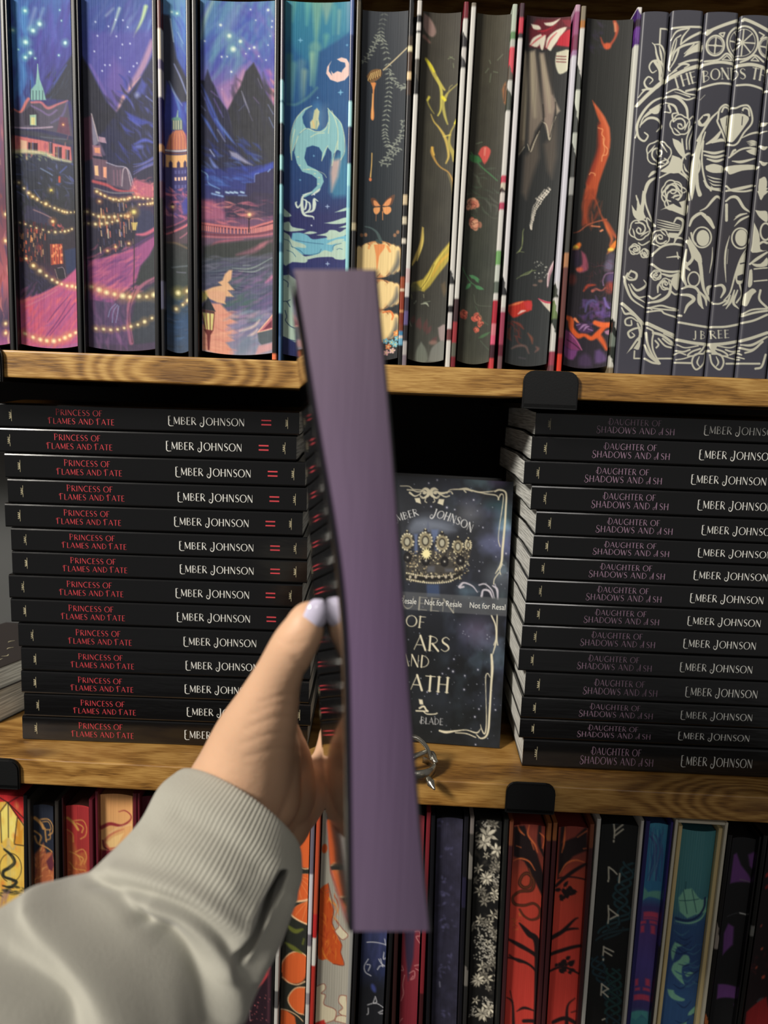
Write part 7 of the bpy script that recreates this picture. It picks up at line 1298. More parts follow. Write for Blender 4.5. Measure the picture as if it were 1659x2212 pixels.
def p_redgold(a):
    a.vgrad([(1745, (176, 52, 54)), (1900, (170, 60, 50)), (2400, (150, 60, 40))])
    for x in np.linspace(165, 192, 9): a.stroke([(x, 1746), (x+3, 2100)], 1.0, (96, 20, 30), 0.3, 0.7)
    a.poly(qK((520, 700), (560, 760), (600, 880), (670, 860), (680, 1300), (520, 1300)), (176, 96, 56), 2, 0.8)
    for p, w_ in ((((525, 600), (570, 650), (600, 700)), 5), (((570, 630), (640, 630), (670, 680), (660, 740), (620, 770)), 2), (((590, 650), (640, 680), (630, 720)), 2.6), (((525, 690), (560, 730), (565, 790)), 2), (((580, 870), (640, 850), (670, 900), (650, 960)), 2), (((540, 860), (600, 900), (620, 940)), 2), (((600, 900), (640, 920), (620, 970)), 2.6), (((540, 940), (580, 1000), (660, 1010)), 2)): a.stroke(qK(*p), w_, (206, 150, 76), 0.5)
    a.daubs(36, (146, 1860, 188, 1900), [(206, 130, 70), (150, 70, 40), (190, 110, 60)], (5, 14), (1, 2.5), 60, 60, (0.5, 0.9), 0.6)
def p_peach(a):
    a.vgrad([(1718, (226, 164, 104)), (1830, (232, 180, 120)), (2400, (200, 130, 90))]); a.poly(qK((790, 840), (900, 860), (1040, 1200), (780, 1300)), (120, 30, 46), 1.5)
    a.stroke(qK((790, 670), (850, 650), (940, 665), (1010, 620), (1020, 580), (970, 550), (920, 560)), (8, 7, 5, 3, 2.5, 2, 1), (150, 50, 56), 0.6)
    a.stroke(qK((900, 830), (850, 840), (820, 810), (810, 780), (860, 730), (960, 690)), (4, 6, 6, 5, 4, 1), (206, 120, 90), 0.8); a.poly(qK((830, 790), (880, 750), (960, 720), (900, 830), (850, 830)), (246, 206, 140), 1)
    a.stroke(qK((850, 720), (920, 680), (1020, 650)), 3, (240, 200, 150), 1, 0.7); a.stroke(qK((800, 770), (810, 820), (840, 845)), 3, (110, 40, 50), 0.6)
def p_maroon(a): a.vgrad([(1717, (80, 20, 34)), (2400, (70, 16, 30))])
def p_swash(a):
    a.vgrad([(1765, (44, 26, 36)), (2205, (40, 24, 34)), (2500, (40, 24, 34))])
    a.poly(qM((360, 1060), (300, 1150), (200, 1230), (130, 1330), (110, 1400), (130, 1490), (200, 1300), (300, 1200), (350, 1120)), (196, 54, 62), 1); a.stroke(qM((350, 1070), (240, 1200), (150, 1320), (120, 1450)), (4, 10, 12, 6), (224, 76, 80), 1.5, 0.8)
    a.dots(24, (535, 2150, 590, 2212), (210, 110, 110), (0.6, 1.6)); a.stroke(qM((195, 1360), (205, 1493)), 1.4, (190, 170, 170), 0.4, 0.7); a.stroke(qM((350, 1050), (345, 1490)), 5, (96, 56, 66), 2, 0.7)
def p_orange(a):
    a.vgrad([(1750, (40, 42, 36)), (2500, (38, 42, 36))]); O1, O2, O3 = (214, 98, 46), (236, 150, 90), (240, 196, 150)
    def slc(cx, cy, r, a0, a1):
        P = [(cx+r*math.cos(math.radians(t)), cy+r*math.sin(math.radians(t))) for t in np.linspace(a0, a1, 16)]
        a.poly(qM(*([(cx, cy)]+P)), O3, 0.6); a.poly(qM(*([(cx, cy)]+[(cx+(x-cx)*0.93, cy+(y-cy)*0.93) for x, y in P])), O1, 0.6)
        for t in np.linspace(a0, a1, 6)[1:-1]: a.stroke(qM((cx, cy), (cx+r*0.85*math.cos(math.radians(t)), cy+r*0.85*math.sin(math.radians(t)))), 1, O2, 0.4, 0.8)
    a.poly(qM((540, 0), (665, 0), (660, 320), (560, 325), (540, 200)), O1, 0.6); a.stroke(qM((560, 318), (610, 330), (655, 318)), 2, O3, 0.5)
    slc(540, 380, 205, -10, 95); slc(640, 560, 180, 40, 150); slc(560, 1080, 130, -190, 20); a.poly(qM((450, 1060), (480, 1000), (560, 980), (625, 990), (620, 1140), (560, 1200), (490, 1190), (450, 1140)), O1, 1, sm=3); a.stroke(qM((450, 1140), (500, 1195), (560, 1208), (620, 1170)), 2.4, O3, 0.5)
    a.poly(qM((620, 1215), (540, 1240), (490, 1310), (510, 1380), (560, 1420), (610, 1420)), O1, 0.8, sm=2); a.stroke(qM((620, 1215), (540, 1240), (490, 1310), (510, 1380), (560, 1425), (610, 1428)), 2.2, O3, 0.5)
    a.poly(qM((440, 1390), (480, 1410), (540, 1460), (560, 1600), (430, 1600)), O1, 0.8); a.stroke(qM((440, 1385), (490, 1410), (560, 1450), (600, 1480)), 2.2, O3, 0.5)
    for P in (((470, 740), (540, 800), (600, 780)), ((470, 880), (530, 930), (590, 960)), ((480, 600), (500, 640)), ((610, 850), (600, 890))): a.stroke(qM(*P), (3, 10, 4), (106, 112, 44), 1.2, 0.9)
def p_flame(a):
    a.vgrad([(1750, (176, 172, 158)), (2500, (168, 164, 152))])
    for x in np.linspace(690, 770, 16): a.stroke([(x, 1780), (x-16, 2300)], 0.8, (130, 126, 116), 0.3, 0.6)
    F1, F2 = (200, 84, 34), (232, 140, 50)
    a.blob(*qM((762, 180))[0], 6, 10, F1, soft=0.8); a.poly(qM((720, 480), (790, 440), (800, 560), (830, 640), (820, 740), (870, 860), (895, 900), (885, 960), (910, 1050), (830, 1050), (780, 1010), (720, 1000), (700, 800)), F1, 0.6, sm=2)
    a.daubs(46, (692, 1915, 730, 2070), [F2, (170, 56, 28), (240, 160, 60), (214, 96, 36)], (10, 28), (1.5, 4), 80, 40, (0.4, 0.8), 0.8)
    a.stroke(qM((790, 440), (830, 640), (820, 740), (890, 890), (885, 960), (910, 1050), (830, 1050)), 1.2, (110, 36, 26), 0.3)
    CLD = (216, 206, 176)
    for P in (((840, 800), (870, 760), (850, 720), (900, 780), (940, 820), (900, 860), (860, 830)), ((700, 1210), (760, 1200), (770, 1240), (740, 1270), (770, 1290), (760, 1360), (840, 1400), (850, 1440), (820, 1493), (690, 1493)), ((930, 1280), (880, 1290), (870, 1340), (900, 1380), (870, 1420), (930, 1440)), ((840, 1493), (860, 1450), (930, 1440), (930, 1493))): a.poly(qM(*P), CLD, 0.5, sm=3); a.stroke(qM(*(P+P[:1])), 1.3, (140, 70, 60), 0.3)
    a.stroke(qM((770, 490), (790, 480), (800, 500), (780, 510)), 1.4, (150, 90, 70), 0.3); a.poly(qM((690, 1493), (760, 1480), (780, 1540), (690, 1560)), (196, 50, 44), 0.8)
LN = (206, 206, 210)
def p_navyline(a):
    a.vgrad([(1755, (50, 56, 84)), (2000, (54, 60, 96)), (2100, (34, 40, 66)), (2140, (24, 26, 32)), (2500, (24, 26, 30))]); a.daubs(20, (795, 2010, 835, 2100), [(64, 70, 116), (40, 50, 90)], (20, 60), (3, 8), 90, 5, (0.3, 0.6), 3); a.blob(*qM((1130, 1235))[0], 5, 10, (60, 70, 130), -0.4, soft=2)
    for p in (((1080, 880), (1150, 885), (1220, 890)), ((1215, 850), (1222, 890)), ((1210, 950), (1205, 1000), (1222, 990)), ((1170, 1010), (1190, 1040), (1215, 1050), (1180, 1060), (1160, 1090)), ((1185, 1005), (1200, 1060)), ((1090, 1010), (1060, 1060), (1070, 1110), (1110, 1140)), ((1080, 1050), (1105, 1060), (1090, 1100)), ((1145, 1300), (1130, 1350), (1155, 1340), (1145, 1300)), ((1085, 1365), (1150, 1350), (1210, 1370)), ((1090, 1390), (1090, 1430), (1080, 1440)), ((1170, 1420), (1210, 1390), (1215, 1410), (1180, 1425))): a.stroke(qM(*p), 1.8, LN, 0.4)
def p_redline(a):
    a.vgrad([(1755, (120, 40, 50)), (2020, (126, 44, 56)), (2205, (120, 34, 46)), (2500, (110, 30, 44))]); a.poly(qM((1360, 790), (1440, 790), (1430, 1000), (1390, 1180), (1370, 1000)), (44, 44, 70), 2, 0.85)
    for p in (((1440, 800), (1470, 790), (1480, 820), (1450, 840), (1480, 880)), ((1400, 1120), (1440, 1100), (1440, 1150), (1410, 1170), (1430, 1140)), ((1440, 1060), (1480, 1040)), ((1360, 1130), (1345, 1200), (1350, 1270), (1330, 1320)), ((1340, 1050), (1350, 1090), (1330, 1080)), ((1450, 1080), (1480, 1085)), ((1320, 1480), (1340, 1465))): a.stroke(qM(*p), 1.6, (206, 150, 146), 0.4, 0.9)
    a.stroke(qM((1318, 800), (1318, 1493)), 1, (170, 120, 120), 0.4, 0.7); a.stroke(qM((1480, 1000), (1478, 1493)), 1, (170, 120, 120), 0.4, 0.6)
def p_violet(a):
    a.vgrad([(1769, (54, 52, 70)), (1900, (46, 44, 62)), (2500, (40, 40, 54))]); a.noise((12, 16), 12, (0.8, 0.8, 1.2))
    for x, y in ((300, 470), (330, 720), (310, 1090), (330, 1130), (320, 1300), (350, 1340), (330, 960), (340, 1650), (310, 1730), (330, 2080)):
        for k in range(6): a.leaf(*qN((x+a.rng.uniform(-50, 50), y+a.rng.uniform(-40, 40)))[0], a.rng.uniform(5, 12), 5, a.rng.uniform(0, 360), (90, 88, 126), 1, a.rng.uniform(0.3, 0.7))
    a.stroke(qN((275, 1830), (278, 1870)), 2.4, (130, 130, 150), 1)
def p_flora(a):
    a.vgrad([(1774, (24, 24, 24)), (2500, (20, 20, 20))])
    def star(x, y, r, n, w_, c=(214, 206, 184), t0=0):
        for k in range(n):
            t = t0+360*k/n+a.rng.uniform(-9, 9); a.leaf(*qN((x, y))[0], r, w_, t, (26, 24, 22), 1.4, 0.8); a.leaf(*qN((x, y))[0], r*0.93, w_*0.8, t, tuple(np.array(c)*a.rng.uniform(0.78, 1.1)), 0.4)
    a.daubs(60, (1025, 1775, 1085, 2212), [(70, 66, 60), (50, 48, 44), (90, 84, 76)], (8, 22), (3, 7), 60, 90, (0.3, 0.7), 2)
    for x, y, r, n, w_ in ((690, 580, 24, 7, 9), (665, 640, 20, 6, 9), (770, 700, 17, 6, 7), (610, 850, 14, 6, 6), (770, 820, 13, 5, 7), (680, 940, 17, 7, 7), (620, 1040, 15, 6, 6), (750, 1060, 15, 6, 7), (680, 750, 9, 5, 5), (740, 1110, 10, 5, 5), (620, 1290, 14, 6, 6), (735, 1250, 15, 5, 6), (700, 1310, 12, 5, 6), (640, 1700, 16, 5, 7), (600, 1810, 18, 7, 7), (680, 1800, 17, 6, 7), (730, 1650, 10, 5, 5), (580, 1990, 12, 5, 5), (690, 2060, 18, 6, 8), (640, 2110, 20, 7, 8), (620, 620, 13, 5, 6), (690, 1480, 8, 5, 4)): star(x, y, r, n, w_, t0=a.rng.uniform(0, 60))
    for _ in range(34): star(a.rng.uniform(560, 800), a.rng.uniform(470, 2170), a.rng.uniform(8, 15), 6, 6.5, (150, 144, 130), a.rng.uniform(0, 60))
    for x, y, r, n, w_ in ((690, 580, 25, 7, 11), (665, 640, 21, 6, 10), (680, 940, 17, 7, 8), (600, 1810, 18, 7, 8), (640, 2110, 20, 7, 9), (690, 2060, 18, 6, 8), (770, 700, 17, 6, 8)): star(x, y, r, n, w_, (226, 218, 196), 20)
    for x0, y0, x1, y1, n in ((640, 460, 720, 520, 16), (720, 900, 790, 990, 22), (600, 1330, 740, 1640, 110), (560, 1420, 740, 1680, 60), (640, 1960, 720, 2030, 24), (520, 2040, 590, 2130, 24)):
        for _ in range(n): a.blob(*qN((a.rng.uniform(x0, x1), a.rng.uniform(y0, y1)))[0], a.rng.uniform(1, 2), a.rng.uniform(1, 2), (206, 200, 184), soft=0.5, a=0.9)
def p_tree(side):
    def f(a):
        BR, OR = (40, 28, 30), (240, 124, 70)
        a.vgrad([(1783, (150, 66, 54)), (1850, (140, 64, 52)), (1900, (200, 80, 58)), (1960, (222, 80, 62)), (2100, (222, 72, 60)), (2500, (200, 60, 54))]); q = qN
        if side == 0:
            a.poly(q((905, 500), (1000, 500), (1040, 600), (1110, 740), (1160, 900), (1160, 1100), (1090, 960), (1000, 800), (905, 740)), BR, 1.2); a.stroke(q((1130, 480), (1125, 640), (1160, 740)), (6, 8, 4), BR, 1)
            for p in (((940, 490), (960, 540), (1000, 580)), ((1040, 500), (1030, 580), (1090, 660), (1110, 720)), ((1130, 560), (1170, 600), (1150, 680)), ((930, 660), (970, 680)), ((905, 780), (960, 770), (1040, 800), (1090, 870)), ((1060, 640), (1080, 700))): a.stroke(q(*p), (1.5, 4, 1.5), OR, 0.7)
            SN = (60, 36, 32)
            for w_, c in ((7, SN), (2, (150, 80, 44))): a.stroke(q((1040, 860), (1060, 930), (1050, 1000), (1000, 1020), (960, 980), (980, 920), (1030, 900), (1080, 960), (1060, 1040), (960, 1050), (900, 1090), (920, 1150), (1000, 1170), (1080, 1150), (1130, 1190), (1120, 1260), (1060, 1290), (1000, 1260), (960, 1200)), (w_*0.6, w_, w_, w_*0.9, w_*0.8, w_*0.7, w_*0.5), c, 0.7)
            for p, w_ in ((((860, 1440), (960, 1510), (1050, 1560), (1110, 1590)), (4, 9, 8, 10)), (((960, 1320), (1040, 1410), (1110, 1480), (1120, 1800), (1115, 2200)), (3, 12, 14, 16, 18)), (((860, 1600), (960, 1640), (1050, 1680), (1110, 1730)), (3, 6, 5, 5)), (((870, 1580), (950, 1650), (1010, 1660)), 3), (((850, 1950), (900, 2010), (910, 2200)), (1.5, 4, 7)), (((880, 1900), (905, 2010)), 1.6), (((940, 2090), (1000, 2060), (1080, 2070)), (1.5, 6, 3)), (((1000, 2177), (1100, 2160)), 8)): a.stroke(q(*p), w_, BR, 0.8)
            a.daubs(14, (1098, 1975, 1125, 2010), [(220, 130, 60), (150, 70, 40)], (5, 10), (1, 2), 40, 60, (0.5, 0.8), 0.5)
        else:
            a.poly(q((1310, 500), (1360, 500), (1320, 640), (1440, 600), (1540, 500), (1540, 700), (1420, 760), (1300, 900), (1280, 940)), BR, 1.4)
            for p in (((1350, 510), (1340, 640), (1320, 720)), ((1300, 900), (1360, 820), (1440, 790), (1520, 800)), ((1460, 600), (1540, 540)), ((1510, 690), (1540, 680))): a.stroke(q(*p), (1.5, 4, 1.5), OR, 0.8)
            for p, w_ in ((((1270, 990), (1400, 900), (1530, 810)), (7, 8, 5)), (((1290, 930), (1400, 930), (1530, 940)), 3), (((1230, 1430), (1330, 1390), (1430, 1290), (1460, 1270)), (10, 9, 4, 2)), (((1330, 1390), (1400, 1370), (1460, 1360)), (5, 5, 3)), (((1230, 1570), (1340, 1550), (1480, 1500)), (8, 8, 6)), (((1200, 1720), (1330, 1700), (1460, 1740)), (5, 5, 4)), (((1430, 1960), (1370, 2040), (1360, 2200)), (1.5, 4, 8)), (((1400, 2090), (1450, 2060)), 2), (((1250, 2180), (1350, 2150), (1440, 2177)), 9)): a.stroke(q(*p), w_, BR, 0.8)
            for cx, cy in ((1370, 1060), (1350, 1680)):
                for _ in range(20): a.leaf(*q((cx+a.rng.uniform(-70, 60), cy+a.rng.uniform(-50, 50)))[0], a.rng.uniform(8, 17), 9, a.rng.uniform(-60, 200), BR, 0.7)
    return f
def p_rune(a):
    a.vgrad([(1785, (28, 30, 30)), (2500, (24, 25, 26))]); KN, W = (46, 70, 78), (206, 200, 180)
    def knot(pts, c):
        P = spline(qO(*pts), 8); t = np.linspace(0, 1, len(P))
        for ph in (0, 2.1, 4.2):
            Q = [(x+15*math.sin(y*0.115+ph), y) for x, y in P]; a.stroke(Q, 6.5, (22, 24, 25), 0.4, sm=0); a.stroke(Q, 4.4, c, 0.5, sm=0); a.stroke(Q, 1.2, tuple(int(v*0.7) for v in c), 0.4, sm=0)
    knot(((450, 220), (440, 300), (380, 330)), KN); knot(((490, 650), (440, 800), (400, 950), (440, 1080), (360, 1150), (260, 1240)), (50, 84, 92)); knot(((430, 1200), (330, 1250), (250, 1300)), KN); knot(((200, 1450), (230, 1600), (300, 1700), (330, 1850), (340, 2030)), (42, 72, 84)); knot(((340, 1560), (350, 1750), (330, 1950)), (44, 84, 84))
    for L in (((345, 335), (352, 400), (348, 450)), ((352, 395), (425, 340)), ((356, 430), (428, 378)), ((300, 690), (303, 790)), ((305, 690), (345, 720), (375, 750)), ((400, 745), (393, 820)), ((300, 1015), (305, 1100), (298, 1165)), ((305, 1040), (385, 1100)), ((385, 1095), (318, 1130)), ((262, 1365), (255, 1440)), ((262, 1370), (345, 1410)), ((265, 1405), (330, 1445)), ((245, 1690), (238, 1790)), ((245, 1692), (300, 1735)), ((300, 1735), (250, 1765)), ((252, 1762), (298, 1805)), ((250, 2010), (270, 2000))): a.stroke(qO(*L), 3.2, W, 0.4, sm=0)
    for d in ((345, 475), (298, 805), (258, 1478)): a.blob(*qO(d)[0], 2, 3, W, soft=0.4)
def p_blue(a):
    a.vgrad([(1781, (72, 150, 180)), (1850, (58, 128, 170)), (1935, (62, 128, 170)), (1960, (76, 70, 130)), (2020, (94, 74, 142)), (2080, (88, 76, 150)), (2180, (76, 70, 130)), (2205, (76, 150, 160)), (2500, (50, 110, 140))])
    for k in range(26): a.stroke(qO((630+a.rng.uniform(0, 150), 400+a.rng.uniform(-50, 50)), (650+a.rng.uniform(0, 110), 560+a.rng.uniform(-60, 60)), (620+a.rng.uniform(0, 130), 800)), (1, 2.6, 1), [(40, 90, 140), (100, 170, 190), (80, 60, 130)][k % 3], 0.7, 0.6)
    a.poly(qO((600, 850), (640, 900), (680, 890), (745, 880), (740, 950), (650, 940), (590, 960)), (110, 176, 160), 1)
    C = (222, 80, 108)
    for x0, y0, x1, y1 in ((600, 1065, 725, 1110), (570, 1140, 625, 1165), (655, 1140, 715, 1165), (575, 1180, 610, 1240), (665, 1180, 700, 1250), (600, 1115, 720, 1130), (530, 1720, 575, 1745), (600, 1720, 655, 1745), (520, 1780, 650, 1830), (530, 1640, 560, 1700), (620, 1640, 655, 1700)): a.poly(qO((x0, y0), (x1, y0), (x1, y1), (x0, y1)), C, 1.2, 0.9)
    a.poly(qO((490, 1930), (640, 1920), (630, 1990), (590, 1960), (540, 2010), (500, 1980)), (90, 170, 170), 1)
def p_teal(a):
    a.vgrad([(1790, (74, 136, 142)), (1880, (70, 130, 136)), (1960, (66, 122, 134)), (1985, (54, 90, 136)), (2050, (50, 78, 128)), (2150, (58, 96, 146)), (2500, (50, 86, 130))])
    for x in np.linspace(1474, 1520, 10): a.stroke([(x, 1790), (x-18, 1990)], 0.9, (110, 160, 160), 0.3, 0.6)
    G = (134, 196, 168); N = (36, 56, 96)
    a.poly(qO((890, 930), (940, 850), (1000, 840), (1060, 920), (1090, 940), (1140, 930), (1130, 1050), (1030, 1060), (960, 1090), (900, 1040)), G, 0.7); a.stroke(qO((870, 1100), (960, 1110), (1050, 1080), (1110, 1010), (1120, 930)), 5, N, 0.7)
    for p in (((930, 860), (960, 1050)), ((1000, 850), (1040, 1040)), ((900, 950), (1060, 930)), ((950, 790), (945, 850))): a.stroke(qO(*p), 1.2, (40, 80, 90), 0.3)
    a.stroke(qO((870, 1125), (980, 1130), (1080, 1100), (1130, 1040)), (2, 4, 4, 3), G, 0.5)
    for P in (((860, 1300), (930, 1320), (880, 1340), (860, 1400), (840, 1460), (830, 1380)), ((850, 1480), (900, 1440), (930, 1400), (975, 1410), (980, 1470), (920, 1500), (920, 1600), (940, 1660), (870, 1600), (830, 1540)), ((935, 1545), (1030, 1555), (960, 1590)), ((800, 1710), (850, 1710), (860, 1740), (940, 1780), (920, 1800), (850, 1790), (810, 1760)), ((980, 1900), (1040, 1860), (1030, 1920), (970, 1930)), ((900, 2000), (960, 1980), (940, 2040))): a.poly(qO(*P), G, 0.6, sm=2)
    for k in range(40):
        x, y = a.rng.uniform(800, 1060), a.rng.uniform(1180, 2350); a.stroke(qO((x, y), (x+60, y+a.rng.uniform(10, 40)), (x+120, y-10)), (1, 2.6, 1), [(60, 104, 150), (30, 44, 90), (80, 140, 160), (24, 40, 80)][k % 4], 0.7, 0.7)
    for k in range(9): a.stroke(qO((870, 1150+k*26), (960, 1140+k*30), (1050, 1200+k*30), (1100, 1290+k*26)), 1, (60, 90, 130), 0.5, 0.5)
    a.stroke(qO((830, 1560), (900, 1640), (980, 1660), (1060, 1600), (1070, 1530), (1000, 1490), (920, 1520)), 1.6, (80, 110, 150), 0.5, 0.7)
def p_purple(a):
    a.vgrad([(1812, (34, 34, 36)), (2500, (22, 22, 24))]); V = (110, 66, 130)
    for P in (((1370, 590), (1400, 580), (1440, 680), (1500, 750), (1530, 810), (1340, 830)), ((1500, 590), (1560, 550), (1550, 720), (1510, 680)), ((1290, 1250), (1330, 1170), (1380, 1200), (1370, 1350), (1280, 1440)), ((1240, 1690), (1390, 1700), (1380, 1800), (1230, 1820)), ((1370, 1850), (1400, 1830), (1380, 1900))): a.poly(qO(*P), V, 1.4)
    a.stroke(qO((1430, 800), (1530, 810)), 1.6, (120, 110, 120), 0.5); a.stroke(qO((1430, 1078), (1495, 1080)), 3, (190, 190, 184), 0.4); a.stroke(qO((1320, 1110), (1410, 1080)), 1.2, (80, 80, 84), 0.4)
def p_ember(a):
    a.vgrad([(1815, (30, 26, 28)), (2500, (40, 22, 24))])
    for x, y, r, c in ((1640, 780, 9, (150, 40, 34)), (1640, 880, 8, (130, 36, 34)), (1600, 1200, 5, (150, 70, 60)), (1610, 1400, 5, (190, 96, 70)), (1560, 1560, 5, (196, 90, 60)), (1620, 1650, 7, (190, 80, 60)), (1580, 1880, 14, (70, 70, 74))): a.leaf(*qO((x, y))[0], r*1.6, r, -60, c, 0.8)
    a.poly(qO((1480, 1930), (1659, 1800), (1700, 2100), (1460, 2100)), (146, 36, 38), 1.2); a.daubs(16, (1618, 2060, 1660, 2110), [(80, 34, 36), (60, 30, 34)], (8, 20), (3, 6), 60, 60, (0.5, 0.8), 1.5)
g = [(0, (52, 48, 44)), (0.9, (40, 36, 34))]; mr = [(0, (96, 30, 42))]; tb = [(0, (120, 66, 44)), (0.08, (66, 34, 38)), (1, (60, 30, 36))]; tr = [(0, (150, 90, 50)), (0.06, (74, 36, 40))]
WG = [(0, (196, 194, 186))]
low('hardcover_book', 'book at the left edge with a yellow and red stained-glass picture and a snake', (-94, 58), (-87, 64.5), (-84, 51), (-77, 57.5), 1713, 1716, p_glass, rec=0.0015, conc=0.0003, rim=(150, 30, 36), seed=51)
low('hardcover_book', 'black-covered book with orange and gold scrolls on its navy page edge', (59.5, 127), (66, 133.5), (73, 115), (79.5, 121.5), 1729, 1741, p_navy, g, g, rim=(30, 24, 22), seed=52)
low('hardcover_book', 'dark maroon-covered book with gold scrolls on its red page edge', (134, 201), (141, 208), (144, 192), (151, 199), 1726, 1742, p_redgold, [(0, (44, 18, 22))], mr, rim=(60, 30, 24), seed=53)
low('hardcover_book', 'maroon book with a peach page edge and a red ribbon swirl', (206, 296), (212.5, 300.5), (218, 287), (224.5, 291), 1712, 1718, p_peach, mr, mr, rim=(120, 76, 44), seed=54)
low('hardcover_book', 'plain maroon book just left of the sleeve, mostly hidden', (297, 372), (301.5, 375), (308, 362), (312, 365), 1716, 1722, p_maroon, mr, mr, seed=55)
low('hardcover_book', 'dark book with a bright red swash low beside the sleeve', (505, 599), (500, 590), (512, 594), (507, 586), 1750, 1760, p_swash, seed=56)
low('hardcover_book', 'book with orange slices and green leaves on its dark page edge', (600, 680.5), (591, 668), (615, 669), (606, 657), 1742, 1750, p_orange, [(0, WHT), (0.5, (180, 178, 172)), (0.62, (90, 90, 90)), (0.68, (206, 204, 198)), (0.78, (120, 120, 118)), (0.8, WHT)], [(0, (110, 106, 120)), (0.22, (206, 204, 210)), (0.42, (120, 114, 124)), (0.46, WHT), (0.62, (150, 146, 150)), (0.66, WHT)], seed=57)
low('hardcover_book', 'book with an orange flame figure and cream clouds on its grey page edge', (681.5, 774), (668.5, 756), (695, 765), (682, 748), 1745, 1752, p_flame, [(0, (190, 80, 50)), (0.35, (186, 44, 44)), (0.43, (216, 214, 206)), (0.53, (176, 50, 42)), (1, (150, 40, 34))], [(0, (150, 150, 146))], rim=(120, 116, 104), seed=58)
low('hardcover_book', 'black book with white line runes on its navy page edge', (775, 861), (757, 841), (792, 845), (773, 828), 1750, 1757, p_navyline, seed=59)
low('hardcover_book', 'dark red book with thin pale line flowers, right of the navy one', (862, 927), (842, 917.5), (879, 911), (860, 905), 1754, 1762, p_redline, [(0, (44, 22, 22))], [(0, (120, 36, 44)), (0.6, (60, 24, 28))], seed=60)
low('hardcover_book', 'black book with faint violet leaves on its dark page edge', (929.5, 1013), (920, 998), (943, 1001), (932, 984), 1763, 1769, p_violet, [(0, (16, 17, 22))], [(0, (24, 24, 30)), (0.2, (36, 34, 56)), (0.3, (20, 20, 26))], rim=(16, 16, 20), seed=61)
low('hardcover_book', 'book covered in black and cream flowers and leaves', (1014.5, 1099), (999, 1080), (1028, 1085), (1010, 1063), 1769, 1774, p_flora, [(0, (120, 112, 108)), (0.05, (60, 58, 56)), (0.12, (120, 116, 110), 0.02), (0.2, (40, 40, 38)), (0.5, (110, 106, 100), 0.02), (0.56, (36, 36, 36))], [(0, (34, 35, 34))], rim=(30, 29, 27), seed=62, step=1.5)
low('hardcover_book', 'red book with dark branches and a coiled snake on its page edge', (1100, 1192), (1080.5, 1170), (1109, 1176), (1091, 1156), 1777, 1784, p_tree(0), tb, tr, rim=(110, 40, 34), seed=63)
low('hardcover_book', 'red book with dark branches and two maple leaves on its page edge', (1192.7, 1285.5), (1170.7, 1255), (1206, 1272), (1182, 1242), 1779, 1788, p_tree(1), tr, tb, rim=(110, 40, 34), seed=64)
low('hardcover_book', 'white-edged book with runes and grey-green knotwork on its black page edge', (1286.5, 1391.5), (1256, 1354), (1297, 1379), (1267, 1342), 1771, 1783, p_rune, WG, WG, seed=65, rim=(24, 26, 26))
low('hardcover_book', 'slim dark blue book with a blue and crimson patterned page edge', (1392.2, 1455), (1354.7, 1410.5), (1397, 1442), (1361, 1401), 1775, 1781, p_blue, [(0, (40, 40, 96))], [(0, (44, 36, 110)), (0.25, (40, 36, 90)), (0.4, (24, 22, 34))], rim=(40, 70, 110), seed=66)
CREAM = [(0, (206, 186, 136)), (1, (200, 180, 130))]
low('hardcover_book', 'cream-covered book inside a slipcase, its teal page edge showing a sailing ship', (1464, 1562), (1419, 1513), (1472, 1546), (1428, 1498), 1787, 1792, p_teal, CREAM, CREAM, Y=0.0225, conc=-0.0022, rec=0.0035, rim=(40, 84, 92), seed=67)
low('hardcover_book', 'black book with torn purple shapes on its page edge, near the right edge', (1573, 1648), (1523, 1592), (1583, 1636), (1533, 1581), 1806, 1812, p_purple, [(0, (20, 20, 20)), (0.32, (150, 140, 130), 0.06), (0.38, (20, 20, 20)), (0.62, (160, 90, 50), 0.03), (0.64, (20, 20, 20))], plain, seed=68)
low('hardcover_book', 'dark book flecked with red embers at the right edge of the photo', (1650, 1742), (1594, 1680), (1662, 1728), (1606, 1668), 1808, 1815, p_ember, [(0, (20, 20, 20)), (0.3, (110, 110, 106)), (0.33, (20, 20, 20))], plain, seed=69)
# slipcase around the teal book
S = Stand((1456.5, 1571.5), (1411.5, 1521.5), 1800, 2205, 0.02, Z3T)
xa, xb = S.xs(1456.5, 1411.5, 1800, 2205), S.xs(1571.5, 1521.5, 1800, 2205); zt = S.loc(1514, 1774).z; tw = 0.0022
sc_ = empty('slipcase', S.o, (0, S.tilt, 0)); tag(sc_, 'pale cream slipcase around the teal-edged book', 'slipcase'); CM = mat('cream_board', (196, 190, 170), 0.6, var=0.06)
for nm, lo_, hi_ in (('side_panel', (xa, 0, 0), (xa+tw, 0.172, zt)), ('side_panel', (xb-tw, 0, 0), (xb, 0.172, zt)), ('top_panel', (xa+tw, 0, zt-tw), (xb-tw, 0.172, zt)), ('back_panel', (xa+tw, 0.1695, 0.0001), (xb-tw, 0.172, zt-tw))):
    link(nm, rbox(nm, lo_, hi_, 0.0005), CM, sc_)

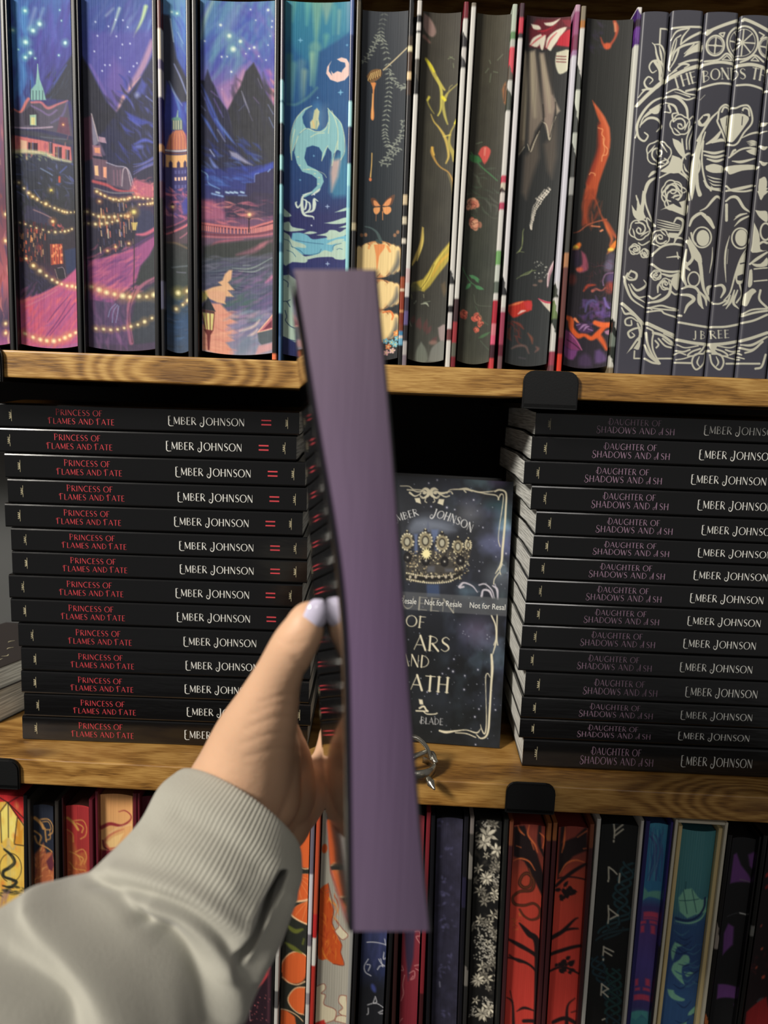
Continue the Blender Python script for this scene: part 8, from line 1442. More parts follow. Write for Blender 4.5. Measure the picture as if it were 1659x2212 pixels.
# ------------------------------------------------------------------ the two cover-out paperbacks between the stacks
def art_queen():
    a = Art(738, 1103, 691, 1079.5, 1021, 1606, 1.5, (30, 34, 40), 70, sl=0.066)
    a.vgrad([(1020, (28, 31, 38)), (1150, (38, 40, 46)), (1300, (34, 37, 46)), (1400, (20, 22, 26)), (1619, (26, 29, 30))]); n1 = a.fbm((70, 70)); n2 = a.fbm((40, 50)); qP, qQ = Z(820, 960, 5.184), Z(820, 1270, 5.144)
    u, v = a.X/a.W, a.Y/a.H
    m = np.clip((u-0.55)*2.2, 0, 1)*np.clip(1.1-abs(v-0.25)*1.3, 0, 1); k = np.clip(n1*3.2+0.25, 0, 1)*m
    a.C[..., :3] += k[..., None]*np.array([52, 54, 84]); k2 = np.clip(n2*4-0.1, 0, 1)*m; a.C[..., :3] += k2[..., None]*np.array([70, 90, 100])
    a.C[..., :3] += (np.clip(n1*2+0.2, 0, 1)*0.5)[..., None]*np.array([30, 34, 40])
    for x, y, rx, ry, c, al in ((1340, 1480, 30, 24, (130, 140, 150), 0.5), (1360, 820, 16, 40, (90, 130, 140), 0.5), (1050, 370, 26, 12, (120, 150, 160), 0.5), (1280, 380, 20, 10, (110, 90, 140), 0.5), (1250, 650, 22, 12, (60, 100, 110), 0.45), (960, 750, 24, 22, (130, 130, 126), 0.4), (960, 1640, 24, 14, (110, 140, 160), 0.45), (560, 870, 50, 18, (150, 160, 180), 0.5)): a.blob(*qP((x, y))[0], rx, ry, c, soft=min(rx, ry)*0.8, a=al)
    for x, y, rx, ry, c, al in ((1060, 480, 32, 26, (130, 116, 150), 0.5), (1180, 620, 30, 14, (110, 110, 140), 0.4), (1290, 760, 20, 26, (110, 130, 150), 0.45), (1340, 130, 12, 20, (130, 160, 160), 0.3)): a.blob(*qQ((x, y))[0], rx, ry, c, soft=min(rx, ry)*0.8, a=al)
    a.dots(150, (860, 1025, 1098, 1600), (210, 216, 230), (0.4, 1.1), (0.3, 0.9), 0.5)
    for x, y, r in ((588, 355, 1.8), (700, 675, 2.4), (517, 663, 1.6), (792, 700, 1.5), (1120, 910, 1.5), (1390, 1210, 1.8), (1080, 1410, 1.6), (1010, 590, 2), (490, 390, 1.8)): a.glow(*qP((x, y))[0], r, (246, 246, 250), (120, 120, 160), 0.5)
    for x, y, r in ((775, 938, 2.4), (908, 1140, 2), (915, 985, 1.8), (1038, 1443, 2), (1085, 1357, 1.7), (785, 800, 1.6), (1280, 1365, 1.7), (1050, 1750, 1.6), (650, 963, 1.5), (592, 1190, 1.5), (470, 1170, 1.5), (722, 905, 1.6), (1068, 918, 1.8)): a.glow(*qQ((x, y))[0], r, (246, 246, 250), (120, 120, 160), 0.5)
    # crescent of light, castle haze, blue blocks
    a.poly(qP((250, 900), (330, 820), (450, 800), (640, 860), (800, 940), (700, 960), (560, 930), (420, 960), (260, 1000)), (120, 128, 144), 6, 0.6); a.poly(qP((460, 960), (480, 830), (500, 960)), (90, 96, 120), 1, 0.8)
    for x0, y0, x1, y1 in ((320, 980, 360, 1200), (520, 930, 600, 1080), (560, 1100, 640, 1200), (470, 1350, 560, 1420), (680, 1380, 780, 1420)): a.poly(qP((x0, y0), (x1, y0), (x1, y1), (x0, y1)), (104, 120, 160), 2, 0.8)
    a.poly(qP((460, 1560), (610, 1560), (620, 1700), (470, 1700)), (62, 80, 116), 2, 0.8); a.poly(qP((350, 1550), (460, 1560), (450, 1700), (340, 1690)), (38, 42, 48), 2, 0.8)
    FR = (222, 214, 186); W = (232, 232, 230)
    for p, w_ in ((((160, 420), (260, 425), (310, 460), (400, 470), (470, 500)), 2), (((240, 465), (300, 470), (360, 490), (440, 480)), 2.6), (((270, 500), (330, 540), (400, 510)), (5, 3, 2)), (((700, 510), (740, 470), (860, 465), (950, 470), (1080, 500), (1240, 490), (1280, 480)), (2, 2, 3, 4, 3, 2, 2)), (((850, 460), (930, 460), (990, 490)), (1.5, 5, 2)), (((900, 480), (920, 500)), 3), (((1020, 490), (1150, 520), (1270, 540), (1300, 590)), (1.5, 2.5, 2.5, 2)), (((560, 480), (640, 510), (740, 490), (765, 515)), (2, 5, 2, 3)), (((600, 510), (680, 550), (730, 540)), 2.6),
                  (((1255, 495), (1300, 475), (1360, 490), (1385, 540), (1380, 700), (1370, 900), (1350, 1150), (1335, 1320), (1270, 1440)), (3, 4, 4, 4, 4, 4.5, 5, 4.5, 1.5)), (((1290, 590), (1320, 530), (1350, 540), (1345, 650), (1310, 900), (1300, 1050), (1320, 1130)), (2, 3, 2, 2, 1.4, 1.6, 2)), (((1350, 1330), (1320, 1400), (1330, 1450)), 2), (((1310, 1430), (1260, 1500), (1250, 1560)), 2)): a.stroke(qP(*p), w_, FR, 0.3)
    for cx, m in ((440, -1), (565, 1)):
        a.stroke(qP((cx+m*40, 540), (cx+m*10, 560), (cx-m*40, 530), (cx-m*45, 480), (cx-m*10, 455), (cx+m*30, 470)), (2, 3, 7, 8, 6, 2), FR, 0.3); a.stroke(qP(*[(cx+m*10+42*math.cos(t), 525+44*math.sin(t)) for t in np.linspace(0, 6.28, 14)]), 1.6, FR, 0.3); a.blob(*qP((cx, 505))[0], 4.5, 3.2, FR, soft=0.4); a.stroke(qP((cx-m*15, 570), (cx-m*5, 600), (cx-m*25, 615)), 2, FR, 0.3)
    a.poly(qP((325, 565), (385, 560), (400, 630), (340, 610)), FR, 0.3); a.poly(qP((610, 575), (670, 580), (655, 650), (590, 625)), FR, 0.3)
    for p, w_ in ((((850, 1590), (900, 1545), (1000, 1580), (1060, 1650)), (6, 4, 3, 2)), (((860, 1600), (900, 1590)), 4), (((1110, 1700), (1130, 1630), (1200, 1640), (1240, 1720)), (5, 4, 5, 3)), (((1080, 1570), (1150, 1560), (1230, 1630), (1260, 1720)), (3, 3, 3, 2)), (((1240, 1580), (1290, 1620), (1300, 1730)), (3, 5, 3)), (((1265, 1560), (1290, 1640)), 2)): a.stroke(qP(*p), w_, (196, 190, 200), 0.5)
    # crown
    CG, CD, CL_ = (150, 140, 112), (34, 30, 26), (226, 216, 180)
    a.poly(qP((210, 1480), (220, 1200), (330, 1230), (460, 1150), (640, 1180), (770, 1150), (930, 1130), (985, 1130), (965, 1260), (910, 1340), (890, 1440), (800, 1510), (640, 1545), (400, 1540), (230, 1520)), (84, 76, 62), 2, 0.6)
    for cx, cy, rx, ry in ((235, 1070, 75, 95), (450, 1060, 78, 100), (645, 1085, 75, 95), (830, 1130, 62, 85), (950, 1110, 34, 60)):
        a.poly(qP(*[(cx+rx*math.cos(t), cy+ry*math.sin(t)) for t in np.linspace(0, 6.28, 16)[:-1]]), CG, 1.2, 0.95)
        for t in np.linspace(0, 6.28, 17)[:-1]: a.blob(*qP((cx+rx*math.cos(t), cy+ry*math.sin(t)))[0], 2, 2, CL_ if a.rng.rand() > 0.35 else CD, soft=0.4); a.blob(*qP((cx+rx*1.15*math.cos(t+0.2), cy+ry*1.15*math.sin(t+0.2)))[0], 1.1, 1.1, CD, soft=0.4)
        a.poly(qP(*[(cx+rx*0.55*math.cos(t), cy+ry*0.6*math.sin(t)) for t in np.linspace(0, 6.28, 14)[:-1]]), CD, 0.6); a.poly(qP(*[(cx+rx*0.4*math.cos(t), cy+ry*0.45*math.sin(t)) for t in np.linspace(0, 6.28, 14)[:-1]]), (176, 172, 150), 0.8)
        a.blob(*qP((cx, cy-ry*1.25))[0], 4, 3, CD, soft=0.4); a.blob(*qP((cx, cy-ry*1.35))[0], 1.6, 1.6, CL_, soft=0.3)
    for _ in range(420):
        x, y = a.rng.uniform(215, 960), a.rng.uniform(1180, 1530)
        if (y > 1440 and x > 870) or (y > 1340 and 470 < x < 800 and y < 1425): continue
        c = [CL_, CG, CD, CD, (200, 180, 140)][a.rng.randint(5)]; a.blob(*qP((x, y))[0], a.rng.uniform(0.8, 2), a.rng.uniform(0.8, 2), c, soft=0.4)
    for cx, cy in ((240, 1250), (455, 1290), (675, 1300), (860, 1290)): a.blob(*qP((cx, cy))[0], 10, 12, (22, 20, 22), soft=0.8); a.glow(*qP((cx, cy))[0], 2.2, (250, 246, 230), (120, 116, 110))
    for k in range(26): t = k/25; a.blob(*qP((230+650*t, 1430+90*math.sin(t*3.14)*0.5-(60 if t > 0.95 else 0)))[0], 1.9, 1.9, CL_, soft=0.4); a.blob(*qP((235+640*t, 1500+46*math.sin(t*3.14)-60*max(0, t-0.8)*4))[0], 1.9, 1.9, CL_, soft=0.4)
    a.stroke(qP((235, 1470), (500, 1500), (760, 1480), (870, 1430)), 8, (30, 28, 26), 1); 
    for x in (270, 335, 460, 530, 610, 690, 760): a.blob(*qP((x, 1475))[0], 3, 4, (190, 180, 160), soft=0.6)
    for t in np.linspace(0, 3.14, 7): d = (38*math.cos(t), 60*math.sin(t)); a.stroke(qP((460-d[0]*1.6, 1210-d[1]*1.2), (460, 1210), (460+d[0]*1.6, 1210+d[1]*1.2)), (0.5, 7, 0.5), (250, 240, 180), 0.5)
    # lettering
    art_text(a, '1MBER', qP((60, 850))[0], qP((372, 760))[0], 15, W, 0.13, serif=False); art_text(a, '2OHNSON', qP((505, 780))[0], qP((985, 965))[0], 17, W, 0.13, sag=6)
    art_text(a, 'QUEEN', qQ((-60, 205))[0], qQ((800, 275))[0], 27, FR, 0.13); art_text(a, 'OF', qQ((210, 425))[0], qQ((440, 450))[0], 24, FR, 0.13, serif=True); art_text(a, 'ARS', qQ((310, 690))[0], qQ((735, 718))[0], 31, FR, 0.14, serif=True); art_text(a, 'AND', qQ((150, 868))[0], qQ((490, 898))[0], 25, FR, 0.13); art_text(a, 'ATH', qQ((270, 1140))[0], qQ((725, 1175))[0], 32, FR, 0.15, serif=True)
    art_text(a, '8LADE', qQ((385, 1520))[0], qQ((660, 1535))[0], 13, (206, 206, 206), 0.12)
    for p, w_ in ((((340, 1380), (480, 1385)), 3), (((380, 1350), (430, 1330), (460, 1370), (475, 1380)), 4), (((430, 1390), (470, 1415), (560, 1415), (590, 1405)), 2.4)): a.stroke(qQ(*p), w_, FR, 0.3)
    a.poly(qQ((370, 1250), (415, 1255), (425, 1310), (380, 1305)), FR, 0.4)
    for p, w_ in ((((1220, 310), (1270, 430), (1275, 600), (1240, 740)), (3, 3, 3.4, 2)), (((1285, 300), (1285, 560), (1295, 640)), 2.4), (((1250, 640), (1275, 580)), 2), (((1225, 750), (1235, 900), (1225, 1100), (1210, 1400), (1200, 1580), (1170, 1660), (1110, 1680), (1060, 1640)), (5, 6, 4.5, 4.5, 4.5, 4, 3, 2)), (((1210, 1000), (1185, 960), (1160, 1000), (1165, 1200), (1175, 1450), (1170, 1590), (1150, 1630), (1120, 1580), (1105, 1530)), (1.4, 2, 2, 1.4, 2, 3, 3, 2, 1)), (((1110, 1575), (1060, 1620), (940, 1590), (820, 1600), (700, 1615), (620, 1600)), (1, 3, 2, 3, 5.5, 4)), (((810, 1620), (940, 1630), (1050, 1670)), 2.2)): a.stroke(qQ(*p), w_, FR, 0.3)
    # grey proof band
    a.poly([(691, 1266), (1095, 1292.5), (1093, 1332), (689, 1305)], (104, 106, 108), 0.4, 0.58)
    a.band = True
    return a
QB = mat('dark_satin_cover', (24, 27, 30), 0.3)
def cover_out(name, label, corner_px, Yb, art, lean=12.0, yaw=-2.4):
    w_, h_, t_ = 0.1275, 0.2035, 0.0165
    p = atz(corner_px[0], corner_px[1], Z2T)
    root = empty(name); tag(root, label, 'book')
    R = Matrix.Rotation(math.radians(yaw), 4, 'Z')@Matrix.Rotation(math.radians(-lean), 4, 'X')@Matrix.Rotation(math.radians(0.55), 4, 'Y')
    root.matrix_world = Matrix.Translation((p.x, p.y+Yb, Z2T+0.0004+0.0006))@R
    if art is not None:
        me = art_mesh('front_cover', art, lambda U, V: (-w_+w_*U, 0*U, h_*(1-V)), back=0.0008, rim=(20, 22, 26)); link('front_cover', me, art_mat('satin_printed_cover', rough=0.42, spec=0.35), root)
    else: link('front_cover', rbox('front_cover', (-w_, 0, 0), (0, 0.0008, h_), 0.0002), QB, root)
    link('page_block', rbox('page_block', (-w_+0.002, 0.0009, 0.0006), (-0.0006, t_-0.0009, h_-0.0006), 0), paper_mat(), root)
    link('back_cover', rbox('back_cover', (-w_, t_-0.0008, 0.0), (0, t_, h_), 0.0002), QB, root)
    return root
queen = cover_out('paperback', 'black starry paperback propped cover-out between the stacks, showing a crown and Not for Resale band', (1079, 1619), 0.0, art_queen())
cover_out('paperback', 'dark starry paperback leaning directly behind the crown-covered one, only its top shows', (1062, 1619), 0.0255, None)
for x_, txt in ((-0.0985, 'Not for Resale'), (-0.0635, 'Not for Resale'), (-0.0288, 'Not for Resal')):
    c = bpy.data.curves.new('band_lettering', 'FONT'); c.body = txt; c.size = 0.0062; c.fill_mode = 'FRONT'
    t = bpy.data.objects.new('band_lettering', c); COL.objects.link(t); dg = bpy.context.evaluated_depsgraph_get()
    me = bpy.data.meshes.new_from_object(t.evaluated_get(dg)); bpy.data.objects.remove(t)
    o = link('band_lettering', me, AUTHOR_W, queen); o.rotation_euler = (math.pi/2, math.radians(0.0), 0)
    zz = 0.2035*(1-(1306-1021)/585.0); o.location = (x_, -0.0001, zz); sx = (0.0285 if txt[-1] == 'e' else 0.0272)/max(1e-6, o.dimensions.x); o.scale = (sx, 1.0, 1.0)

# ------------------------------------------------------------------ left edge of the lower shelf: grey book standing behind, two lying paperbacks
o = empty('hardcover_book', (0, 0, 0)); tag(o, 'plain matte grey book standing behind the left stack at the photo edge', 'book')
pa = at(-40, 1380, 0.150); GC = mat('matte_grey_cloth', (74, 76, 76), 0.7, var=0.05); zt = at(10, 960, 0.150).z; x1_ = at(120, 1380, 0.150).x
link('cover', rbox('cover', (pa.x-0.08, 0.150, Z2T+0.0001), (x1_, 0.153, zt), 0.0006), GC, o); link('page_block', rbox('page_block', (pa.x-0.078, 0.1531, Z2T+0.002), (x1_-0.002, 0.170, zt-0.002), 0), paper_mat(), o)
def lying(label, px, z0, th, ang, w_, l_, cov, group=None):
    p = atz(px[0], px[1], z0); root = empty('paperback', (p.x, p.y, z0), (0, 0, math.radians(ang))); tag(root, label, 'book', group)
    link('cover', rbox('cover', (-w_, 0, th-0.0009), (0.0004, l_, th), 0.0003), cov, root); link('back_cover', rbox('back_cover', (-w_, 0, 0), (0.0004, l_, 0.0009), 0.0003), cov, root)
    link('page_block', rbox('page_block', (-w_+0.001, 0.0006, 0.0010), (-0.0006, l_-0.0006, th-0.0010), 0.0), paper_mat(), root); return root
BRN = mat('dark_brown_cover', (44, 36, 34), 0.35)
lb = lying('thick paperback lying at the left edge, white page edge toward the stack', (-16, 1568), Z2T+0.0002, 0.031, -17, 0.08, 0.105, GLOSS)
lt = lying('dark paperback with gold flecks lying on top of the thick one at the left edge', (-22, 1500), Z2T+0.0314, 0.018, -19, 0.085, 0.10, BRN)
v, f = [], []
rr = random.Random(3)
for k in range(16):
    x, y = rr.uniform(-0.05, -0.004), rr.uniform(0.01, 0.09); ribbon([(x, y), (x+rr.uniform(-.004, .004), y+0.003), (x+rr.uniform(-.005, .005), y+0.006)], [0.3, 1, 0.3], 0.0012, v, f)
o = link('gold_print', mesh('gold_print', [(x, z, 0.0182) for x, y, z in v], f), GOLDP, lt); o['kind'] = 'stuff'

# ------------------------------------------------------------------ small silver trinket in front of the crown book
SILV = mat('worn_silver', (176, 172, 160), 0.26, metal=0.95, bump=(900, 0.35, 0.0004, (1, 1, 1)))
tp = atz(890, 1668, Z2T); tr_ = empty('silver_trinket', (tp.x, tp.y, Z2T)); tag(tr_, 'small silver ring-shaped trinket with a leaf drop in front of the crown book', 'ornament')
def band(name, R, h, z0, t, a0, a1, n, tiltx=0, wave=0.0):
    bm = bmesh.new(); rings = []
    for i in range(n+1):
        an = math.radians(a0+(a1-a0)*i/n); c, s_ = math.cos(an), math.sin(an); hh = h*(1-wave*abs(math.sin(an*2.5)))
        rings.append([bm.verts.new((r*c, r*s_*0.9, z)) for r, z in ((R-t, z0), (R, z0), (R+0.0002, z0+hh*0.5), (R, z0+hh), (R-t, z0+hh))])
    for i in range(n):
        for k in range(5): bm.faces.new((rings[i][k], rings[i+1][k], rings[i+1][(k+1) % 5], rings[i][(k+1) % 5]))
    bm.faces.new(rings[0]); bm.faces.new(list(reversed(rings[-1])))
    bmesh.ops.recalc_face_normals(bm, faces=bm.faces)
    me = bpy.data.meshes.new(name); bm.to_mesh(me); bm.free(); me.polygons.foreach_set('use_smooth', [True]*len(me.polygons)); return me
def tubemesh(name, pts, rad, n=8, smooth=True):
    P = [Vector(p) for p in spline(pts, 6)]; rs = np.interp(np.linspace(0, 1, len(P)), np.linspace(0, 1, len(rad)), rad); v, f = [], []
    up = Vector((0.03, 0.02, 1)).normalized()
    for i, p in enumerate(P):
        d = (P[min(i+1, len(P)-1)]-P[max(0, i-1)]).normalized(); s_ = d.cross(up)
        if s_.length < 1e-3: s_ = d.cross(Vector((1, 0, 0)))
        s_.normalize(); u = s_.cross(d)
        for k in range(n): t = 2*math.pi*k/n; v.append(p+s_*(rs[i]*math.cos(t))+u*(rs[i]*math.sin(t)))
    for i in range(len(P)-1):
        for k in range(n): f.append((i*n+k, i*n+(k+1) % n, (i+1)*n+(k+1) % n, (i+1)*n+k))
    f.append(tuple(reversed(range(n)))); f.append(tuple(range((len(P)-1)*n, len(P)*n)))
    return fix(mesh(name, v, f, smooth))
link('ring_band', band('ring_band', 0.0165, 0.0070, 0.0015, 0.0016, -175, 60, 40), SILV, tr_)
link('hoop', tubemesh('hoop', [(-0.017, 0.004, 0.006), (-0.012, 0.004, 0.020), (0.0, 0.004, 0.0245), (0.009, 0.003, 0.0185), (0.0135, 0.002, 0.008)], [0.0012, 0.0018, 0.0019, 0.0016, 0.0012]), SILV, tr_)
link('cross_bar', tubemesh('cross_bar', [(-0.010, -0.004, 0.007), (0.0, -0.001, 0.0115), (0.010, 0.003, 0.015)], [0.0014, 0.0022, 0.0014]), SILV, tr_)
link('leaf_drop', tubemesh('leaf_drop', [(0.0105, -0.0155, 0.0045), (0.0125, -0.0195, 0.0030), (0.0150, -0.0250, 0.0014)], [0.0018, 0.0030, 0.0006]), SILV, tr_)
link('shoulder', tubemesh('shoulder', [(0.007, 0.010, 0.009), (0.013, 0.006, 0.0105), (0.0165, -0.001, 0.008)], [0.0016, 0.0034, 0.0018]), SILV, tr_)
# ------------------------------------------------------------------ the held paperback (purple sprayed page edge to the camera)
def prof(tab, ys): return np.interp(ys, [t[0] for t in tab], [t[1] for t in tab])
LE = [(580, 634), (650, 648), (677, 652), (780, 662), (849, 670), (918, 681), (986, 694), (1055, 706), (1124, 718), (1193, 729), (1261, 738), (1340, 744), (1440, 750), (1610, 752), (1800, 753), (2012, 755)]
RE_ = [(580, 812), (643, 817), (746, 827), (849, 837), (952, 846), (1021, 851), (1124, 859), (1227, 866), (1340, 873), (1440, 880), (1610, 893), (1800, 907), (2012, 929)]
FE_ = [(580, 623), (650, 636), (720, 649), (780, 658), (849, 668), (918, 679), (986, 692), (1055, 704), (1193, 727), (1261, 736), (1340, 742), (1440, 747), (1610, 749), (1800, 750), (2012, 753)]
BE_ = [(838, 647), (883, 651), (986, 659), (1089, 665), (1193, 671), (1296, 677), (1500, 688), (1700, 700), (1795, 706), (1885, 713)]
DF, DB = 0.228, 0.350
NV = 60
ysf = np.linspace(582, 2012, NV); ysb = np.linspace(838, 1885, NV)
def sm(a, k=5):
    p = np.pad(a, (k, k), mode='reflect', reflect_type='odd'); return np.convolve(p, np.ones(2*k+1)/(2*k+1), 'valid')
fl, fr, ff, fb = sm(prof(LE, ysf)), sm(prof(RE_, ysf)), sm(prof(FE_, ysf)), sm(prof(BE_, ysb))
held = empty('paperback', deep(740, 1300, 0.29)); tag(held, 'paperback held upright in the hand, plain dull purple page edge facing the camera', 'book')
inv = held.matrix_world.inverted(); inv = Matrix.Translation(-held.location)
def cover_side(name, front, back, th, side):
    n = 14; v = []
    for off in (0, 1):
        for i in range(NV):
            A, B = deep(front[i], ysf[i], DF), deep(back[i], ysb[i], DB)
            for k in range(n):
                p = A.lerp(B, k/(n-1)); p = p+cam2world((side*off*th, 0, 0)); v.append(inv@p)
    f = []; m = NV*n
    for i in range(NV-1):
        for k in range(n-1):
            a = i*n+k; f.append((a, a+1, a+n+1, a+n)); f.append((m+a, m+a+n, m+a+n+1, m+a+1))
    ed = [k for k in range(n)]+[i*n+n-1 for i in range(1, NV)]+[(NV-1)*n+k for k in range(n-2, -1, -1)]+[i*n for i in range(NV-2, 0, -1)]
    for a, b in zip(ed, ed[1:]+ed[:1]): f.append((a, b, m+b, m+a))
    me = fix(mesh(name, v, f)); me.polygons.foreach_set('use_smooth', [i < 2*(NV-1)*(n-1) for i in range(len(me.polygons))]); return me
GL2 = mat('mirror_gloss_black_cover', (10, 10, 11), 0.12, coat=1.0, spec=0.8); MAT['mirror_gloss_black_cover'].node_tree.nodes['Principled BSDF'].inputs['Coat Roughness'].default_value = 0.06
link('front_cover', cover_side('front_cover', ff, fb, 0.0006, 1), GL2, held)
link('back_cover', cover_side('back_cover', fr+3, fb+98, 0.0006, -1), GL2, held)
a = Art(634, 812, 755, 929, 582, 2012, 5.0, (114, 98, 122), 80)
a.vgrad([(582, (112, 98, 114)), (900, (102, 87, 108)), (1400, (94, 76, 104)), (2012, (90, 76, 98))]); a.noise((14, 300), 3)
a.nx, a.ny = a.X.shape[1], a.X.shape[0]
v = []; cols = a.grid().reshape(-1, 4)
for j in range(a.ny):
    t = j/(a.ny-1)*(NV-1)
    y0, l, r = np.interp(t, range(NV), ysf), np.interp(t, range(NV), fl), np.interp(t, range(NV), fr)
    for k in range(a.nx):
        u = k/(a.nx-1); v.append(inv@deep(l+(r-l)*u, y0, DF+0.0012-0.0016*4*u*(1-u)))
nf = len(v); f = [(j*a.nx+k, (j+1)*a.nx+k, (j+1)*a.nx+k+1, j*a.nx+k+1) for j in range(a.ny-1) for k in range(a.nx-1)]
ring = [k for k in range(a.nx)]+[j*a.nx+a.nx-1 for j in range(1, a.ny)]+[(a.ny-1)*a.nx+k for k in range(a.nx-2, -1, -1)]+[j*a.nx for j in range(a.ny-2, 0, -1)]
fb2 = fb+98
for q in ring:                                       # the page block runs back to the spine
    j, k = divmod(q, a.nx); t = j/(a.ny-1)*(NV-1); u = k/(a.nx-1)
    bl_, br_ = np.interp(t, range(NV), fb)+5, np.interp(t, range(NV), fb2)-5; yy = np.interp(t, range(NV), ysb)
    v.append(inv@deep(bl_+(br_-bl_)*u, yy+(2 if j == 0 else (-2 if j == a.ny-1 else 0)), DB-0.002))
nr = len(ring)
for i in range(nr): f.append((ring[i], ring[(i+1) % nr], nf+(i+1) % nr, nf+i))
f.append(tuple(nf+i for i in range(nr)))
me = mesh('page_block', v, f); at_ = me.color_attributes.new('print', 'FLOAT_COLOR', 'POINT'); at_.data.foreach_set('color', np.vstack([cols, cols[ring]]).astype(np.float32).reshape(-1))
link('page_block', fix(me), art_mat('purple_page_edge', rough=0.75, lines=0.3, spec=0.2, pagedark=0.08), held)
v = []
for i in range(NV):
    for x_, d_ in ((fb[i], DB), (fb[i]+2, DB+0.0012), (fb[i]+96, DB+0.0012), (fb[i]+98, DB)): v.append(inv@deep(x_, ysb[i], d_+0.0004))
link('spine', fix(mesh('spine', v, [(4*i+k, 4*i+k+1, 4*i+k+5, 4*i+k+4) for i in range(NV-1) for k in range(3)]+[(0, 1, 2, 3), tuple(4*(NV-1)+k for k in (3, 2, 1, 0))]+[(4*i+3, 4*i, 4*i+4, 4*i+7) for i in range(NV-1)])), GL2, held)

# ------------------------------------------------------------------ the person: left hand and sleeve
person = empty('person', deep(520, 1760, 0.335)); tag(person, 'person\'s left hand with pearly nails and ribbed grey sweatshirt sleeve, holding the purple-edged paperback', 'person')
pin = Matrix.Translation(-person.location)
bm = bmesh.new()
def ball(p, r, sc=None):
    m = Matrix.Translation(p)@(sc if sc is not None else Matrix.Identity(4))@Matrix.Diagonal((r, r, r, 1)); bmesh.ops.create_icosphere(bm, subdivisions=3, radius=1, matrix=m)
def limb(*nodes):                                    # tapered limb through (px, py, depth, radius in mm)
    P = spline([(*deep(x, y, d), r*0.001) for x, y, d, r in nodes], 10) if len(nodes) > 2 else np.linspace((*deep(*nodes[0][:3]), nodes[0][3]*0.001), (*deep(*nodes[1][:3]), nodes[1][3]*0.001), 10)
    for q in P: ball(Vector(q[:3]), float(q[3]))
limb((671, 1326, .2885, 5.4), (663, 1340, .2880, 7.1), (655, 1362, .2880, 8.2), (634, 1396, .291, 9.2), (600, 1462, .301, 10.0), (574, 1535, .313, 14.0), (548, 1605, .327, 18.6), (520, 1690, .336, 22.5), (470, 1780, .335, 24.0), (400, 1880, .325, 25.0))
limb((566, 1600, .333, 16), (572, 1650, .342, 17), (556, 1720, .345, 20)); limb((600, 1590, .352, 11), (618, 1650, .366, 13), (608, 1716, .362, 17))
limb((640, 1700, .380, 12.5), (640, 1730, .380, 12.5), (600, 1770, .366, 17)); limb((662, 1725, .382, 11), (640, 1750, .378, 12)); limb((610, 1700, .365, 16), (520, 1790, .35, 22))
for k, (y, s_) in enumerate(((1424, 1.0), (1505, 1.05), (1586, 1.0), (1662, 0.88))):   # four fingers around the spine and along the far cover
    limb((630, 1718-4*k, .383, 11.5), (706, max(1662, y+40), .396, 10.0), (752, y+34, .397, 8.6*s_)); limb((752, y+34, .397, 8.4*s_), (784, y+8, .390, 7.9*s_), (804, y-4, .366, 7.0*s_))
    limb((804, y-4, .366, 7.0*s_), (798, y-12, .341, 6.5*s_), (802, y-18, .322, 5.6*s_))
me = bpy.data.meshes.new('hand'); bm.to_mesh(me); bm.free(); hand = link('hand', me, [])
md = hand.modifiers.new('r', 'REMESH'); md.mode = 'VOXEL'; md.voxel_size = 0.0013
md = hand.modifiers.new('s', 'SMOOTH'); md.iterations = 9; md.factor = 0.6
me2 = bpy.data.meshes.new_from_object(hand.evaluated_get(bpy.context.evaluated_depsgraph_get())); me2.name = 'hand'
bpy.data.objects.remove(hand); me2.transform(pin); me2.polygons.foreach_set('use_smooth', [True]*len(me2.polygons))
co = np.zeros(len(me2.vertices)*3, np.float32); me2.vertices.foreach_get('co', co); co = co.reshape(-1, 3); nn = np.zeros(len(me2.vertices)*3, np.float32); me2.vertices.foreach_get('normal', nn); nn = nn.reshape(-1, 3)
base_ = np.array(person.location)
def topix(C):                                        # where each vertex lies on the photograph, for placing creases and folds
    D = C+base_-np.array(CAM); z = D@np.array([AX[2], AY[2], AZ[2]]); return PW/2+FPX*(D@np.array([AX[0], AY[0], AZ[0]]))/z, PH/2+FPX*(D@np.array([AX[1], AY[1], AZ[1]]))/z
def crease(X, Y, pts, wd, h, sharp=2.0):
    P = spline(pts, 6); D = np.full(X.shape, 1e9)
    for i in range(len(P)-1):
        ax, ay = P[i]; dx, dy = P[i+1]-P[i]; q = dx*dx+dy*dy
        if q < 1e-9: continue
        t = np.clip(((X-ax)*dx+(Y-ay)*dy)/q, 0, 1); np.minimum(D, np.hypot(X-ax-t*dx, Y-ay-t*dy), out=D)
    return h*np.exp(-(D/wd)**sharp)
X, Y = topix(co); disp = np.zeros(len(co))
for pts, wd, h in ((((636, 1425), (652, 1440), (662, 1470)), 7, -0.8), (((560, 1520), (620, 1500), (655, 1508)), 6, -0.45), (((540, 1545), (600, 1522), (655, 1530)), 5, -0.4), (((530, 1575), (600, 1550), (655, 1556)), 6, -0.45), (((520, 1608), (590, 1585), (655, 1590)), 5, -0.4), (((530, 1636), (600, 1618), (655, 1622)), 6, -0.4), (((600, 1380), (630, 1392), (660, 1384)), 5, -0.3)): disp += crease(X, Y, pts, wd, h*0.0006)
co += nn*disp[:, None]; me2.vertices.foreach_set('co', co.reshape(-1)); me2.update()
SKIN = mat('skin', (214, 172, 140), 0.5, sss=0.15, spec=0.4, var=0.05, bump=(420, 0.25, 0.0006, (1, 1, 1)))
link('hand', me2, SKIN, person)
NAIL = mat('pearly_nail_polish', (214, 208, 232), 0.12, coat=1.0, spec=0.8)
